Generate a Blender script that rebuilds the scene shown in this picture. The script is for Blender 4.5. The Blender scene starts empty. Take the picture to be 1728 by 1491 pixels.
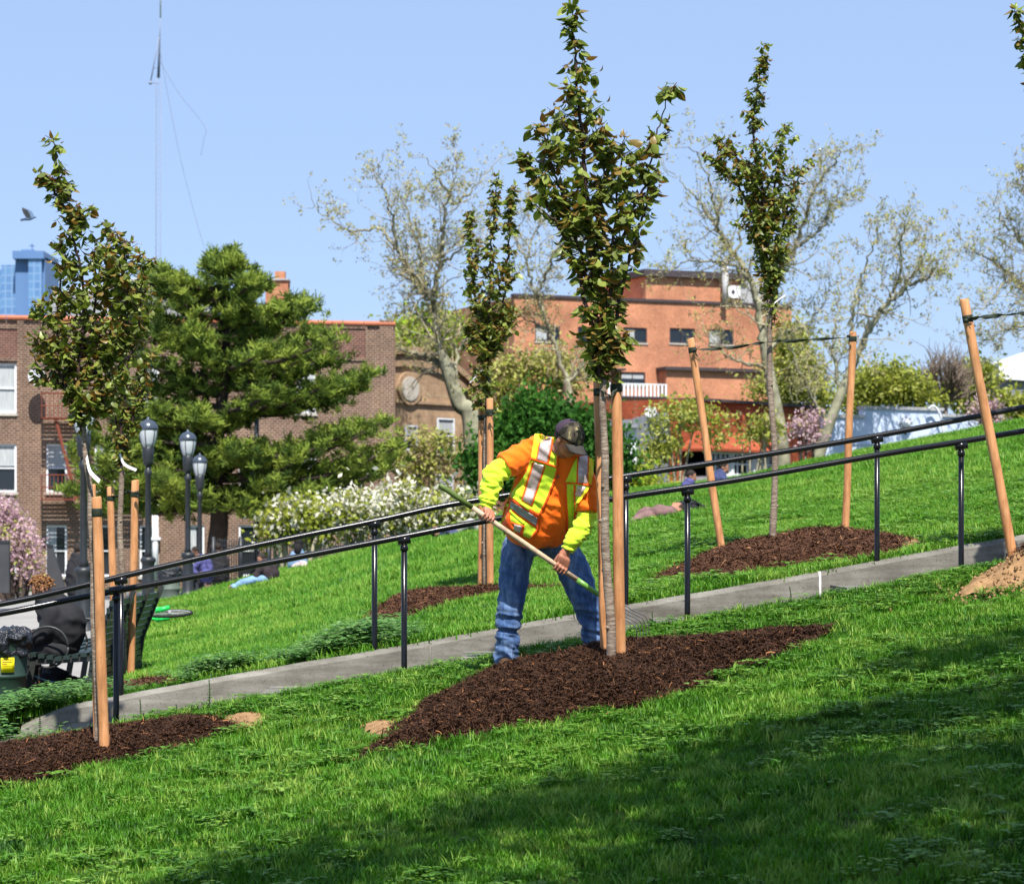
import bpy, bmesh, math, random
import numpy as np
from mathutils import Vector, Matrix, Euler
from mathutils.bvhtree import BVHTree
from mathutils.noise import noise as pnoise
R = math.radians
rng = np.random.default_rng(7)
random.seed(7)
sc = bpy.context.scene
C = sc.collection
# ------------------------------------------------------------------ camera
F = 4065.0; HZ = 888.0; EYE = 1.7
cam = bpy.data.cameras.new('camera'); camo = bpy.data.objects.new('camera', cam); C.objects.link(camo)
camo.location = (0, 0, EYE); camo.rotation_euler = (R(90), 0, 0)
cam.sensor_fit = 'HORIZONTAL'; cam.sensor_width = 36; cam.lens = 36*F/1728; cam.shift_y = (HZ-745.5)/1728
cam.clip_start = .1; cam.clip_end = 6000
cam.dof.use_dof = True; cam.dof.focus_distance = 16.2; cam.dof.aperture_fstop = 5.6
sc.camera = camo
# ------------------------------------------------------------------ light
SUN_EL, SUN_AZ = 58.0, 10.0            # azimuth: degrees to the right of straight behind the camera
w = bpy.data.worlds.new('World'); sc.world = w; w.use_nodes = True
nt = w.node_tree; bg = nt.nodes['Background']
sky = nt.nodes.new('ShaderNodeTexSky'); sky.sky_type = 'NISHITA'; sky.sun_disc = False
sky.sun_elevation = R(SUN_EL); sky.sun_rotation = R(180-SUN_AZ); sky.altitude = 0; sky.air_density = 1.0; sky.dust_density = .0; sky.ozone_density = 10.0
tint = nt.nodes.new('ShaderNodeMixRGB'); tint.blend_type = 'MULTIPLY'; tint.inputs[0].default_value = 1; tint.inputs[2].default_value = (.95, .85, .92, 1)
sky_flat = nt.nodes.new('ShaderNodeMixRGB'); sky_flat.inputs[0].default_value = .65; sky_flat.inputs[2].default_value = (3.0, 4.0, 5.6, 1)      # flat pale blue mixed over the sky texture to even out its gradient
nt.links.new(sky.outputs[0], tint.inputs[1]); nt.links.new(tint.outputs[0], sky_flat.inputs[1]); nt.links.new(sky_flat.outputs[0], bg.inputs[0]); bg.inputs[1].default_value = .10
sd = Vector((math.sin(R(SUN_AZ))*math.cos(R(SUN_EL)), -math.cos(R(SUN_AZ))*math.cos(R(SUN_EL)), math.sin(R(SUN_EL))))
sl = bpy.data.lights.new('sun', 'SUN'); sl.energy = 5.0; sl.angle = R(.53); sl.color = (1, .95, .87)
so = bpy.data.objects.new('sun', sl); C.objects.link(so); so.rotation_euler = sd.to_track_quat('Z', 'Y').to_euler(); so.location = (5, -5, 20)
sc.view_settings.view_transform = 'Standard'; sc.view_settings.look = 'None'
sc.view_settings.gamma = 1; sc.view_settings.use_curve_mapping = False; sc.view_settings.exposure = 0.8
# ------------------------------------------------------------------ helpers
def P(px, py, Y): return Vector(((px-864)/F*Y, Y, EYE-(py-HZ)/F*Y))
def srgb(r, g, b):
    f = lambda c: (c/255/12.92) if c/255 <= .04045 else ((c/255+.055)/1.055)**2.4
    return (f(r), f(g), f(b))
class N:
    def __init__(s, name, rough=.7, spec=.3):
        s.m = bpy.data.materials.new(name); s.m.use_nodes = True; s.t = s.m.node_tree
        s.b = s.t.nodes['Principled BSDF']; s.b.inputs['Roughness'].default_value = rough
        s.b.inputs['Specular IOR Level'].default_value = spec
    def n(s, typ, **kw):
        x = s.t.nodes.new('ShaderNode'+typ)
        for k, v in kw.items():
            if k in x.bl_rna.properties: setattr(x, k, v)
            else: x.inputs[k.replace('_', ' ')].default_value = v
        return x
    def l(s, a, b): s.t.links.new(a, b)
    def coord(s, out='Object', scale=(1, 1, 1)):
        c = s.n('TexCoord'); m = s.n('Mapping'); s.l(c.outputs[out], m.inputs[0]); m.inputs['Scale'].default_value = scale
        return m.outputs[0]
    def noise(s, vec, scale, detail=4, rough=.6):
        x = s.n('TexNoise'); s.l(vec, x.inputs['Vector']); x.inputs['Scale'].default_value = scale
        x.inputs['Detail'].default_value = detail; x.inputs['Roughness'].default_value = rough
        return x.outputs['Fac']
    def ramp(s, fac, stops):
        x = s.n('ValToRGB'); e = x.color_ramp.elements
        while len(e) < len(stops): e.new(.5)
        for i, (p, c) in enumerate(stops): e[i].position = p; e[i].color = (*c, 1) if len(c) == 3 else c
        s.l(fac, x.inputs[0]); return x.outputs[0]
    def mix(s, f, a, b, blend='MIX'):
        x = s.n('MixRGB', blend_type=blend)
        for i, v in enumerate((f, a, b)):
            if isinstance(v, (int, float)): x.inputs[i].default_value = v
            elif isinstance(v, tuple): x.inputs[i].default_value = (*v, 1)
            else: s.l(v, x.inputs[i])
        return x.outputs[0]
    def color(s, c):
        if isinstance(c, tuple): s.b.inputs['Base Color'].default_value = (*c, 1)
        else: s.l(c, s.b.inputs['Base Color'])
    def bump(s, h, strength=.5, dist=.01):
        x = s.n('Bump'); x.inputs['Strength'].default_value = strength; x.inputs['Distance'].default_value = dist
        s.l(h, x.inputs['Height']); s.l(x.outputs[0], s.b.inputs['Normal'])
    def translucent(s, col, fac):
        o = s.t.nodes['Material Output']; t = s.n('BsdfTranslucent'); mx = s.n('MixShader'); mx.inputs[0].default_value = fac
        if isinstance(col, tuple): t.inputs[0].default_value = (*col, 1)
        else: s.l(col, t.inputs[0])
        s.l(s.b.outputs[0], mx.inputs[1]); s.l(t.outputs[0], mx.inputs[2]); s.l(mx.outputs[0], o.inputs[0])
def simple(name, c1, c2=None, scale=8, rough=.7, spec=.3, bump=0, stretch=(1, 1, 1), bdist=.004, metallic=0, detail=5):
    m = N(name, rough, spec); c2 = c2 or tuple(x*.75 for x in c1)
    v = m.coord(scale=stretch); f = m.noise(v, scale, detail)
    m.color(m.ramp(f, [(.32, c2), (.68, c1)]))
    if bump: m.bump(m.noise(v, scale*3, 5), bump, bdist)
    m.b.inputs['Metallic'].default_value = metallic
    return m.m
class MB:
    """collects geometry with per-face material index"""
    def __init__(s): s.V = []; s.F = []; s.M = []; s.n = 0
    def add(s, V, Fc, mi=0):
        s.V.append(np.asarray(V, float).reshape(-1, 3)); k = len(s.V[-1])
        for f in Fc: s.F.append(tuple(i+s.n for i in f))
        s.M += [mi]*len(Fc); s.n += k; return s
    def box(s, lo, hi, mi=0):
        x0, y0, z0 = lo; x1, y1, z1 = hi
        return s.add([(x0,y0,z0),(x1,y0,z0),(x1,y1,z0),(x0,y1,z0),(x0,y0,z1),(x1,y0,z1),(x1,y1,z1),(x0,y1,z1)],
              [(0,3,2,1),(4,5,6,7),(0,1,5,4),(1,2,6,5),(2,3,7,6),(3,0,4,7)], mi)
    def bar(s, a, b, w, h=None, mi=0):
        a = Vector(a); b = Vector(b); h = h or w; d = (b-a).normalized()
        u = d.cross(Vector((0, 0, 1))); u = Vector((1, 0, 0)) if u.length < 1e-3 else u.normalized(); v = u.cross(d)
        q = [(-1,-1),(1,-1),(1,1),(-1,1)]
        V = [p+u*w/2*i+v*h/2*j for p in (a, b) for i, j in q]
        return s.add(V, [(3,2,1,0),(4,5,6,7),(0,1,5,4),(1,2,6,5),(2,3,7,6),(3,0,4,7)], mi)
    def tube(s, pts, rad, seg=8, mi=0, cap=True, rfun=None):
        pts = [Vector(p) for p in pts]; n = len(pts)
        if not hasattr(rad, '__len__'): rad = [rad]*n
        V = []; u = None
        for i, p in enumerate(pts):
            d = (pts[min(i+1, n-1)]-pts[max(i-1, 0)])
            d = d.normalized() if d.length > 1e-9 else Vector((0, 0, 1))
            if u is None:
                u = d.cross(Vector((0, 1, .1)));
                if u.length < .05: u = d.cross(Vector((1, 0, 0)))
            u = (u-d*u.dot(d)).normalized(); v = d.cross(u)
            for k in range(seg):
                a = 2*math.pi*k/seg; r = rad[i]*(rfun(i, a) if rfun else 1)
                V.append(p+u*math.cos(a)*r+v*math.sin(a)*r)
        Fc = [(i*seg+k, i*seg+(k+1) % seg, (i+1)*seg+(k+1) % seg, (i+1)*seg+k) for i in range(n-1) for k in range(seg)]
        if cap: Fc += [tuple(range(seg-1, -1, -1)), tuple((n-1)*seg+k for k in range(seg))]
        return s.add(V, Fc, mi)
    def lathe(s, prof, c, seg=16, mi=0, axis=None):
        """profile of (r, z) about a vertical axis through c"""
        V = [(c[0]+r*math.cos(2*math.pi*k/seg), c[1]+r*math.sin(2*math.pi*k/seg), c[2]+z) for r, z in prof for k in range(seg)]
        n = len(prof)
        Fc = [(i*seg+k, i*seg+(k+1) % seg, (i+1)*seg+(k+1) % seg, (i+1)*seg+k) for i in range(n-1) for k in range(seg)]
        Fc += [tuple(range(seg-1, -1, -1)), tuple((n-1)*seg+k for k in range(seg))]
        return s.add(V, Fc, mi)
    def ball(s, c, r, seg=12, rings=8, mi=0, rot=None):
        r = (r, r, r) if not hasattr(r, '__len__') else r; V = []
        for i in range(1, rings):
            t = math.pi*i/rings
            for k in range(seg):
                a = 2*math.pi*k/seg; V.append(Vector((r[0]*math.sin(t)*math.cos(a), r[1]*math.sin(t)*math.sin(a), r[2]*math.cos(t))))
        V += [Vector((0, 0, r[2])), Vector((0, 0, -r[2]))]
        if rot is not None: V = [rot @ v for v in V]
        V = [v+Vector(c) for v in V]; T = len(V)-2; B = T+1
        Fc = [(i*seg+k, (i+1)*seg+k, (i+1)*seg+(k+1) % seg, i*seg+(k+1) % seg) for i in range(rings-2) for k in range(seg)]
        Fc += [(T, k, (k+1) % seg) for k in range(seg)]+[(B, (rings-2)*seg+(k+1) % seg, (rings-2)*seg+k) for k in range(seg)]
        return s.add(V, Fc, mi)
def root_loc(o):
    l = Vector((0, 0, 0))
    while o is not None: l += o.location; o = o.parent
    return l
def link(name, me, mats, parent=None, smooth=True):
    o = bpy.data.objects.new(name, me); C.objects.link(o)
    for m in (mats if isinstance(mats, (list, tuple)) else [mats]): me.materials.append(m)
    if smooth: me.polygons.foreach_set('use_smooth', [True]*len(me.polygons))
    if parent is not None: o.parent = parent
    return o
def obj(name, mb, mats, parent=None, smooth=True, base=None):
    """mesh object from world-space geometry; child geometry is stored relative to its thing's base"""
    me = bpy.data.meshes.new(name); V = np.concatenate(mb.V)
    o0 = root_loc(parent) if parent is not None else Vector(base or (0, 0, 0))
    V = V-np.array(o0); me.from_pydata(V.tolist(), [], mb.F)
    if max(mb.M, default=0) > 0: me.polygons.foreach_set('material_index', mb.M)
    me.update(); o = link(name, me, mats, parent, smooth)
    if parent is None and base: o.location = base
    return o
def raw(name, V, Fa, mats, parent=None, mi=None, smooth=True, base=None):
    """numpy arrays -> mesh (Fa: M x k)"""
    me = bpy.data.meshes.new(name)
    o0 = root_loc(parent) if parent is not None else Vector(base or (0, 0, 0))
    V = np.asarray(V, np.float32)-np.array(o0, np.float32); Fa = np.asarray(Fa, np.int32); m, k = Fa.shape
    me.vertices.add(len(V)); me.vertices.foreach_set('co', V.ravel())
    me.loops.add(m*k); me.loops.foreach_set('vertex_index', Fa.ravel())
    me.polygons.add(m); me.polygons.foreach_set('loop_start', np.arange(0, m*k, k, dtype=np.int32))
    me.polygons.foreach_set('loop_total', np.full(m, k, np.int32))
    if mi is not None: me.polygons.foreach_set('material_index', np.asarray(mi, np.int32))
    me.update(calc_edges=True); me.validate()
    o = link(name, me, mats, parent, smooth)
    if parent is None and base: o.location = base
    return o
def tag(o, label=None, cat=None, group=None, kind=None):
    if label: o['label'] = label
    if cat: o['category'] = cat
    if group: o['group'] = group
    if kind: o['kind'] = kind
    return o
def thing(name, loc, label, cat, group=None):
    o = bpy.data.objects.new(name, None); C.objects.link(o); o.location = loc; o.empty_display_size = .2
    return tag(o, label, cat, group)
def smooth_line(pts, n=6):
    """Catmull-Rom through points"""
    pts = [Vector(p) for p in pts]; out = []
    if len(pts) < 3:
        return [pts[0].lerp(pts[-1], i/n) for i in range(n+1)]
    for i in range(len(pts)-1):
        p0 = pts[max(i-1, 0)]; p1 = pts[i]; p2 = pts[i+1]; p3 = pts[min(i+2, len(pts)-1)]
        for k in range(n):
            t = k/n; out.append(.5*((2*p1)+(p2-p0)*t+(2*p0-5*p1+4*p2-p3)*t*t+(3*p1-p0-3*p2+p3)*t**3))
    out.append(pts[-1]); return out
# ------------------------------------------------------------------ terrain
def sstep(a, b, x): t = np.clip((x-a)/(b-a), 0, 1); return t*t*(3-2*t)
X50 = [-14, -9, -7, -5.2, -3.7, -2, 0, 2.36, 4.6, 7, 10.6, 16, 30]
Z50 = [0, 0, .1, .62, 1, 1.45, 1.92, 2.39, 2.63, 3.17, 3.86, 4.7, 5.2]
def Yf(x): return 17.4+.19*np.clip(x, -6, 8)
def zf(x): return .80+.172*np.clip(x, -9, 12)
def wob(x, y):
    return .018*np.sin(1.7*x+.6*y+1)*np.sin(1.1*y-.5*x)+.010*np.sin(4.1*x+1.3)*np.sin(3.3*y+.4)
def H(x, y):
    x = np.asarray(x, float); y = np.asarray(y, float)
    yf = Yf(x); near = zf(x)+.10*np.clip(y-yf, -16, 1)-.015*sstep(.9, 0, yf-y)
    yc = yf+1.12; zc = np.maximum(.92+.1695*np.clip(x, -9, 12), .12+.06*np.clip(x+4, -2, 1))
    z50 = np.interp(x, X50, Z50)
    p = np.interp(x, [-4, -1.2], [2.4, 1.0]); t = np.clip((y-yc)/(50-yc), 0, 1)
    far = zc+(z50-zc)*t**p-.12*np.exp(-((x+4.2)/1.3)**2-((y-23)/3.)**2)
    far = far+(-.6-z50)*sstep(50, 78, y)
    k = sstep(0, 1, (y-yf-.15)/.9)
    z = near*(1-k)+far*k
    return z+wob(x, y)*(1-sstep(.0, .4, .9-np.abs(y-yf-.5)))*(1-sstep(40, 60, y))
def Hs(x, y): return float(H(x, y))
def hit(px, py, y0=8., y1=60.):
    """where the view ray through a point of the photograph meets the terrain"""
    ys = np.linspace(y0, y1, 1200); xs = (px-864)/F*ys; zz = EYE-(py-HZ)/F*ys; d = zz-H(xs, ys)
    i = np.where(d <= 0)[0]; i = i[0] if len(i) else len(ys)-1
    return float(xs[i]), float(ys[i])
def inpoly(px, py, poly):
    px = np.asarray(px); py = np.asarray(py); r = np.zeros(px.shape, bool); n = len(poly); j = n-1
    for i in range(n):
        xi, yi = poly[i]; xj, yj = poly[j]
        c = ((yi > py) != (yj > py)) & (px < (xj-xi)*(py-yi)/((yj-yi) or 1e-9)+xi); r ^= c; j = i
    return r
def vnoise(x, y, s, seed=0):
    g_ = np.random.default_rng(900+seed).uniform(-1, 1, (64, 64)); u = np.asarray(x)*s+31.7; v = np.asarray(y)*s+17.3; i = np.floor(u).astype(int); j = np.floor(v).astype(int); a = u-i; b = v-j; a = a*a*(3-2*a); b = b*b*(3-2*b)
    q = lambda m, n: g_[m % 64, n % 64]
    return (q(i, j)*(1-a)+q(i+1, j)*a)*(1-b)+(q(i, j+1)*(1-a)+q(i+1, j+1)*a)*b
def polydist(px, py, poly):
    d = np.full(np.shape(px), 1e9); n = len(poly)
    for i in range(n):
        ax, ay = poly[i]; bx, by = poly[(i+1) % n]; L = (bx-ax)**2+(by-ay)**2+1e-12
        t = np.clip(((px-ax)*(bx-ax)+(py-ay)*(by-ay))/L, 0, 1); d = np.minimum(d, np.hypot(px-ax-t*(bx-ax), py-ay-t*(by-ay)))
    return d
# ------------------------------------------------------------------ materials
M = {}
def grass_mat(name, c0, c1, c2, tr=.35):
    m = N(name, .5, .3); a = m.n('Attribute', attribute_type='INSTANCER', attribute_name='tint')
    col = m.ramp(a.outputs['Fac'], [(0, c0), (.5, c1), (1, c2)]); m.color(col); m.translucent(col, tr); return m.m
M['blade'] = grass_mat('grass_blade', (.018, .080, .004), (.078, .240, .008), (.27, .40, .06))
M['weed'] = grass_mat('weed_leaf', (.045, .13, .010), (.11, .27, .020), (.26, .42, .07), .35)
M['nettle'] = grass_mat('nettle_leaf', (.08, .20, .04), (.14, .31, .07), (.26, .42, .15), .4)
g = N('lawn_soil', .95, .1); v = g.coord()
g.color(g.mix(g.noise(v, 3, 6), (.020, .045, .008), (.055, .075, .018))); g.bump(g.noise(v, 30, 5), .8, .02); M['soil'] = g.m
c = N('concrete', .85, .2); v = c.coord(); vs = c.coord(scale=(1, 1, 9))
base = c.ramp(c.noise(v, 2.2, 8, .65), [(.3, (.125, .115, .10)), (.52, (.20, .19, .165)), (.75, (.285, .27, .24))])
st = c.ramp(c.noise(vs, 1.6, 6, .7), [(.36, (.55, .53, .50)), (.6, (1, 1, 1))])
pit = c.ramp(c.noise(v, 60, 2), [(.3, (.6, .6, .6)), (.4, (1, 1, 1))])
c.color(c.mix(1, c.mix(.8, base, st, 'MULTIPLY'), pit, 'MULTIPLY')); c.bump(c.noise(v, 45, 8, .7), .5, .006); M['concrete'] = c.m
M['mortar'] = simple('pale_joint_sealant', (.72, .70, .66), (.5, .48, .45), 20, .8, bump=.3)
M['black'] = simple('black_gloss_paint', (.008, .008, .010), (.005, .005, .006), 30, .22, .35, bump=.08)
m = N('peeled_wood', .6, .3); v = m.coord(scale=(1, 1, .10)); v2 = m.coord()
wc = m.ramp(m.noise(v, 30, 6, .65), [(.25, (.36, .15, .055)), (.5, (.55, .265, .115)), (.75, (.66, .36, .18))])
kn = m.ramp(m.noise(m.coord(scale=(1, 1, .6)), 38, 1), [(.16, (.25, .13, .06)), (.24, (1, 1, 1))])
oi = m.n('ObjectInfo'); tone = m.ramp(oi.outputs['Random'], [(0, (.88, .84, .80)), (1, (1, 1, 1))])
soil_ = m.ramp(m.noise(m.coord(scale=(1, 1, .35)), 5.5, 5, .7), [(.34, (.62, .58, .52)), (.55, (1.04, 1.02, 1))])
m.color(m.mix(1, m.mix(1, m.mix(1, wc, kn, 'MULTIPLY'), tone, 'MULTIPLY'), soil_, 'MULTIPLY')); m.bump(m.noise(v, 60, 4), .35, .003); M['wood'] = m.m
M['wood_end'] = simple('cut_wood_end', (.50, .33, .19), (.36, .22, .12), 40, .8)
M['tie'] = simple('dark_green_webbing', (.022, .032, .018), (.012, .018, .010), 40, .6, bump=.3)
m = N('cherry_bark', .8, .2); v = m.coord(scale=(1, 1, 6)); v2 = m.coord()
bk = m.ramp(m.noise(v, 16, 5, .7), [(.3, (.10, .062, .048)), (.5, (.22, .165, .125)), (.68, (.40, .34, .26))])
m.color(bk); m.bump(m.noise(v, 20, 5, .7), 1, .006); M['bark'] = m.m
M['twig'] = simple('dark_twig', (.06, .030, .026), (.03, .016, .014), 30, .6)
def leaf_mat(name, c, c2, tr=.3, rough=.38):
    m = N(name, rough, .35); v = m.coord(); f = m.noise(v, 9, 2); col = m.ramp(f, [(.3, c), (.7, c2)])
    gm = m.n('NewGeometry'); under = m.mix(.5, col, (.13, .15, .05)); c3 = m.mix(gm.outputs['Backfacing'], col, under)
    m.color(c3); m.translucent(col, tr); return m.m
M['leaf_green'] = leaf_mat('leaf_dark_green', (.075, .115, .012), (.15, .195, .022))
M['leaf_light'] = leaf_mat('leaf_fresh_green', (.24, .33, .035), (.38, .44, .07))
M['leaf_bronze'] = leaf_mat('leaf_bronze', (.24, .105, .022), (.36, .20, .035))
LEAFM = [M['leaf_green'], M['leaf_light'], M['leaf_bronze']]
def mulch_mat(name, a, b, c_):
    m = N(name, .8, .25); at = m.n('Attribute', attribute_name='tone'); f = m.noise(m.coord(), 25, 3)
    col = m.ramp(at.outputs['Fac'], [(0, a), (.6, b), (.93, c_), (1, tuple(min(x*2.2, 1) for x in c_))])
    m.color(m.mix(.35, col, m.ramp(f, [(.3, a), (.7, b)]))); m.bump(f, .4, .01); return m.m
M['mulch_dark'] = mulch_mat('dark_bark_mulch', (.016, .0065, .0030), (.060, .024, .009), (.20, .085, .033))
M['mulch_red'] = mulch_mat('red_brown_bark_mulch', (.035, .014, .007), (.10, .042, .018), (.22, .11, .05))
M['dirt'] = simple('sandy_dirt', (.36, .22, .11), (.20, .115, .055), 14, .95, .1, bump=.8, bdist=.02)
# ------------------------------------------------------------------ ground
def ground():
    xs = np.concatenate([[-3000, -900, -300, -120, -60, -35, -22, -15], np.arange(-11, -5, .4), np.arange(-5, 6, .09), np.arange(6, 16, .4), [18, 24, 35, 60, 120, 300, 900, 3000]])
    vs = np.concatenate([[-60, -25, -14, -11], np.arange(-9.5, -.05, .11), [-.01, .03, 1.08, 1.13], np.arange(1.2, 8, .12), np.arange(8, 36, .5), [40, 46, 52, 58, 66, 90, 200, 600, 1500, 4000]])
    X, V = np.meshgrid(xs, vs); Y = Yf(X)+V; Z = H(X, Y)
    xc = np.clip(X, -60, 60); Z = np.where(np.abs(X) > 60, H(xc, np.clip(Y, 0, 120)), Z)
    Z[(V > .02) & (V < 1.1) & (X > -3.72)] -= .42
    nx = len(xs); ny = len(vs); idx = np.arange(nx*ny).reshape(ny, nx)
    Fa = np.stack([idx[:-1, :-1], idx[:-1, 1:], idx[1:, 1:], idx[1:, :-1]], -1).reshape(-1, 4)
    o = raw('ground', np.stack([X, Y, Z], -1).reshape(-1, 3), Fa, M['soil']); tag(o, kind='structure')
ground()
PLZ = [(-60, 23.2), (-4.15, 23.2), (-4.35, 27), (-5.0, 33), (-6.35, 42), (-6.9, 46), (-7.6, 52), (-6.0, 60), (-4.0, 74), (-4, 84), (-60, 84)]
def plaza():
    m = N('plaza_paving', .9, .2); v = m.coord(); m.color(m.ramp(m.noise(v, .9, 8, .7), [(.3, (.22, .21, .20)), (.7, (.30, .29, .27))])); m.bump(m.noise(v, 30), .3, .01)
    xs = np.arange(-30, -3, .25); ys = np.arange(23, 84, .4); X, Y = np.meshgrid(xs, ys)
    edge = np.interp(Y, [p[1] for p in PLZ[1:-1]], [p[0] for p in PLZ[1:-1]]); X = np.minimum(X, edge)
    Z = H(X, Y)+.03; idx = np.arange(X.size).reshape(X.shape)
    Fa = np.stack([idx[:-1, :-1], idx[:-1, 1:], idx[1:, 1:], idx[1:, :-1]], -1).reshape(-1, 4)
    ok = (X[:-1, 1:]-X[:-1, :-1] > 1e-4).ravel() | (X[1:, 1:]-X[1:, :-1] > 1e-4).ravel()
    tag(raw('path', np.stack([X, Y, Z], -1).reshape(-1, 3), Fa[ok], m.m), kind='structure')
plaza()
# stair path: long sloping treads between the lawn edge and the far curb
def stairs():
    root = thing('garden_steps', (0, float(Yf(0))+.5, Hs(0, 17.4)-.3), 'long shallow concrete steps climbing the slope between the two black handrails', 'steps')
    a = -3.23-1.43
    for k in range(8):
        x0 = a+1.43*k; x1 = x0+1.43; mb = MB(); x0 = max(x0, -3.74)
        zt0 = zf(x0)+.015; zt1 = zt0+.012
        for (xa, za, xb, zb) in ((x0, zt0, x1+.03, zt1),):
            e = .02
            V = []
            for x, z in ((xa, za), (xb, zb)):
                V += [(x, Yf(x)+.02, z-.45), (x, Yf(x)+.02, z-e), (x, Yf(x)+.02+e, z), (x, Yf(x)+1.0, z), (x, Yf(x)+1.0, z-.45)]
            Fc = [(i, (i+1) % 5, (i+1) % 5+5, i+5) for i in range(5)]+[(4, 3, 2, 1, 0), (5, 6, 7, 8, 9)]
            mb.add(V, [tuple(reversed(f)) for f in Fc])
        obj('step', mb, M['concrete'], root, smooth=False)
stairs()
def curb():
    root = thing('curb_wall', (-3.5, float(Yf(-3.5))+1.05, Hs(-3.5, 17.8)-.1), 'low weathered grey concrete curb wall running up behind the steps', 'curb')
    def seg(xa, xb):
        n = max(3, int((xb-xa)/.12)); pr = []
        for i in range(n+1):
            x = xa+(xb-xa)*i/n; drop = .09*max(0, 1-(x+3.62)/.4)**1.5
            zt = .94+.1695*x-drop+.004*math.sin(x*2.3)+.0015*math.sin(x*11); y0 = float(Yf(x))+.985+.006*math.sin(x*3.1)
            pr.append([(x, y0-.03, zt-.62), (x, y0-.012, zt-.13), (x, y0-.004, zt-.034), (x, y0+.022, zt-.006), (x, y0+.07, zt+.003), (x, y0+.125, zt-.004), (x, y0+.15, zt-.03), (x, y0+.15, zt-.62)])
        V = [p for q in pr for p in q]; k = 8
        Fc = [(i*k+j, i*k+(j+1) % k, (i+1)*k+(j+1) % k, (i+1)*k+j) for i in range(n) for j in range(k)]
        Fc += [tuple(range(k-1, -1, -1)), tuple(n*k+j for j in range(k))]
        return MB().add(V, [tuple(reversed(f)) for f in Fc])
    cuts = [-3.62, -.62, 2.41, 5.6]
    for a, b in zip(cuts[:-1], cuts[1:]):
        obj('curb_section', seg(a+.009, b-.009), M['concrete'], root, smooth=False)
    for xx in cuts[1:-1]:
        s = seg(xx-.008, xx+.008); s.V = [v+np.array([0, .006, -.004]) for v in s.V]
        if xx > 0: s.V = [v+np.array([0, -.010, .006]) for v in s.V]
        obj('joint', s, M['mortar'] if xx > 0 else M['concrete'], root)
curb()
# ------------------------------------------------------------------ handrails
def rail(posts, pts, lab, base_off, y_off):
    root = thing('handrail', (posts[0][0], posts[0][1], posts[0][2]), lab, 'handrail', 'black handrails of the garden steps')
    line = smooth_line(pts, 8)
    obj('top_rail', MB().tube(line, .0225, 12), M['black'], root)
    for (x, y, z0, zt) in posts:
        obj('post', MB().tube([(x, y, z0-.12), (x, y, z0), (x, y, zt)], .0215, 12), M['black'], root)
        mb = MB(); mb.lathe([(.021, -.10), (.029, -.095), (.029, -.065), (.021, -.06)], (x, y, zt), 12)
        mb.tube([(x-.045, y, zt-.022-.0075), (x+.045, y, zt-.022+.0075)], .03, 10)
        obj('post_bracket', mb, M['black'], root)
fp = []
for px, pyb, pyt, Y in ((196, 1217, 990, 17.0), (682, 1133, 906, 17.3), (1160, 1032, 824, 17.8), (1622, 962, 747, 18.2)):
    b = P(px, pyb, Y); t = P(px, pyt, Y); fp.append((b.x, b.y, b.z, t.z))
pts = [P(-260, 1078, 16.7), P(0, 1035, 16.85), P(150, 1005, 17.0), P(432, 953, 17.15), P(682, 905, 17.3), P(800, 882, 17.4), P(1056, 838, 17.7), P(1240, 810, 17.85), P(1480, 768, 18.05), P(1622, 745, 18.2), P(1728, 727, 18.3), P(1950, 690, 18.5)]
rail(fp, pts, 'black tube handrail nearest the camera, its posts set in the lawn edge of the steps', 0, 0)
bp = []
for px, pyb, pyt in ((204, 1170, 974), (632, 1098, 880), (1056, 1024, 804), (1480, 946, 736)):
    Y = 18.32+.19*((px-864)/F*18.2)+.15; b = P(px, pyb, Y); t = P(px, pyt, Y); bp.append((b.x, b.y, b.z, t.z))
ys = lambda px: 18.47+.19*((px-864)/F*18.2)
pts = [P(px, py, ys(px)) for px, py in ((-260, 1060), (0, 1019), (160, 983), (300, 950), (432, 920), (632, 879), (735, 856), (810, 843), (1056, 803), (1240, 775), (1480, 735), (1728, 687), (1950, 650))]
rail(bp, pts, 'black tube handrail farther from the camera, its posts standing on the concrete curb', 0, 0)
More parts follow.
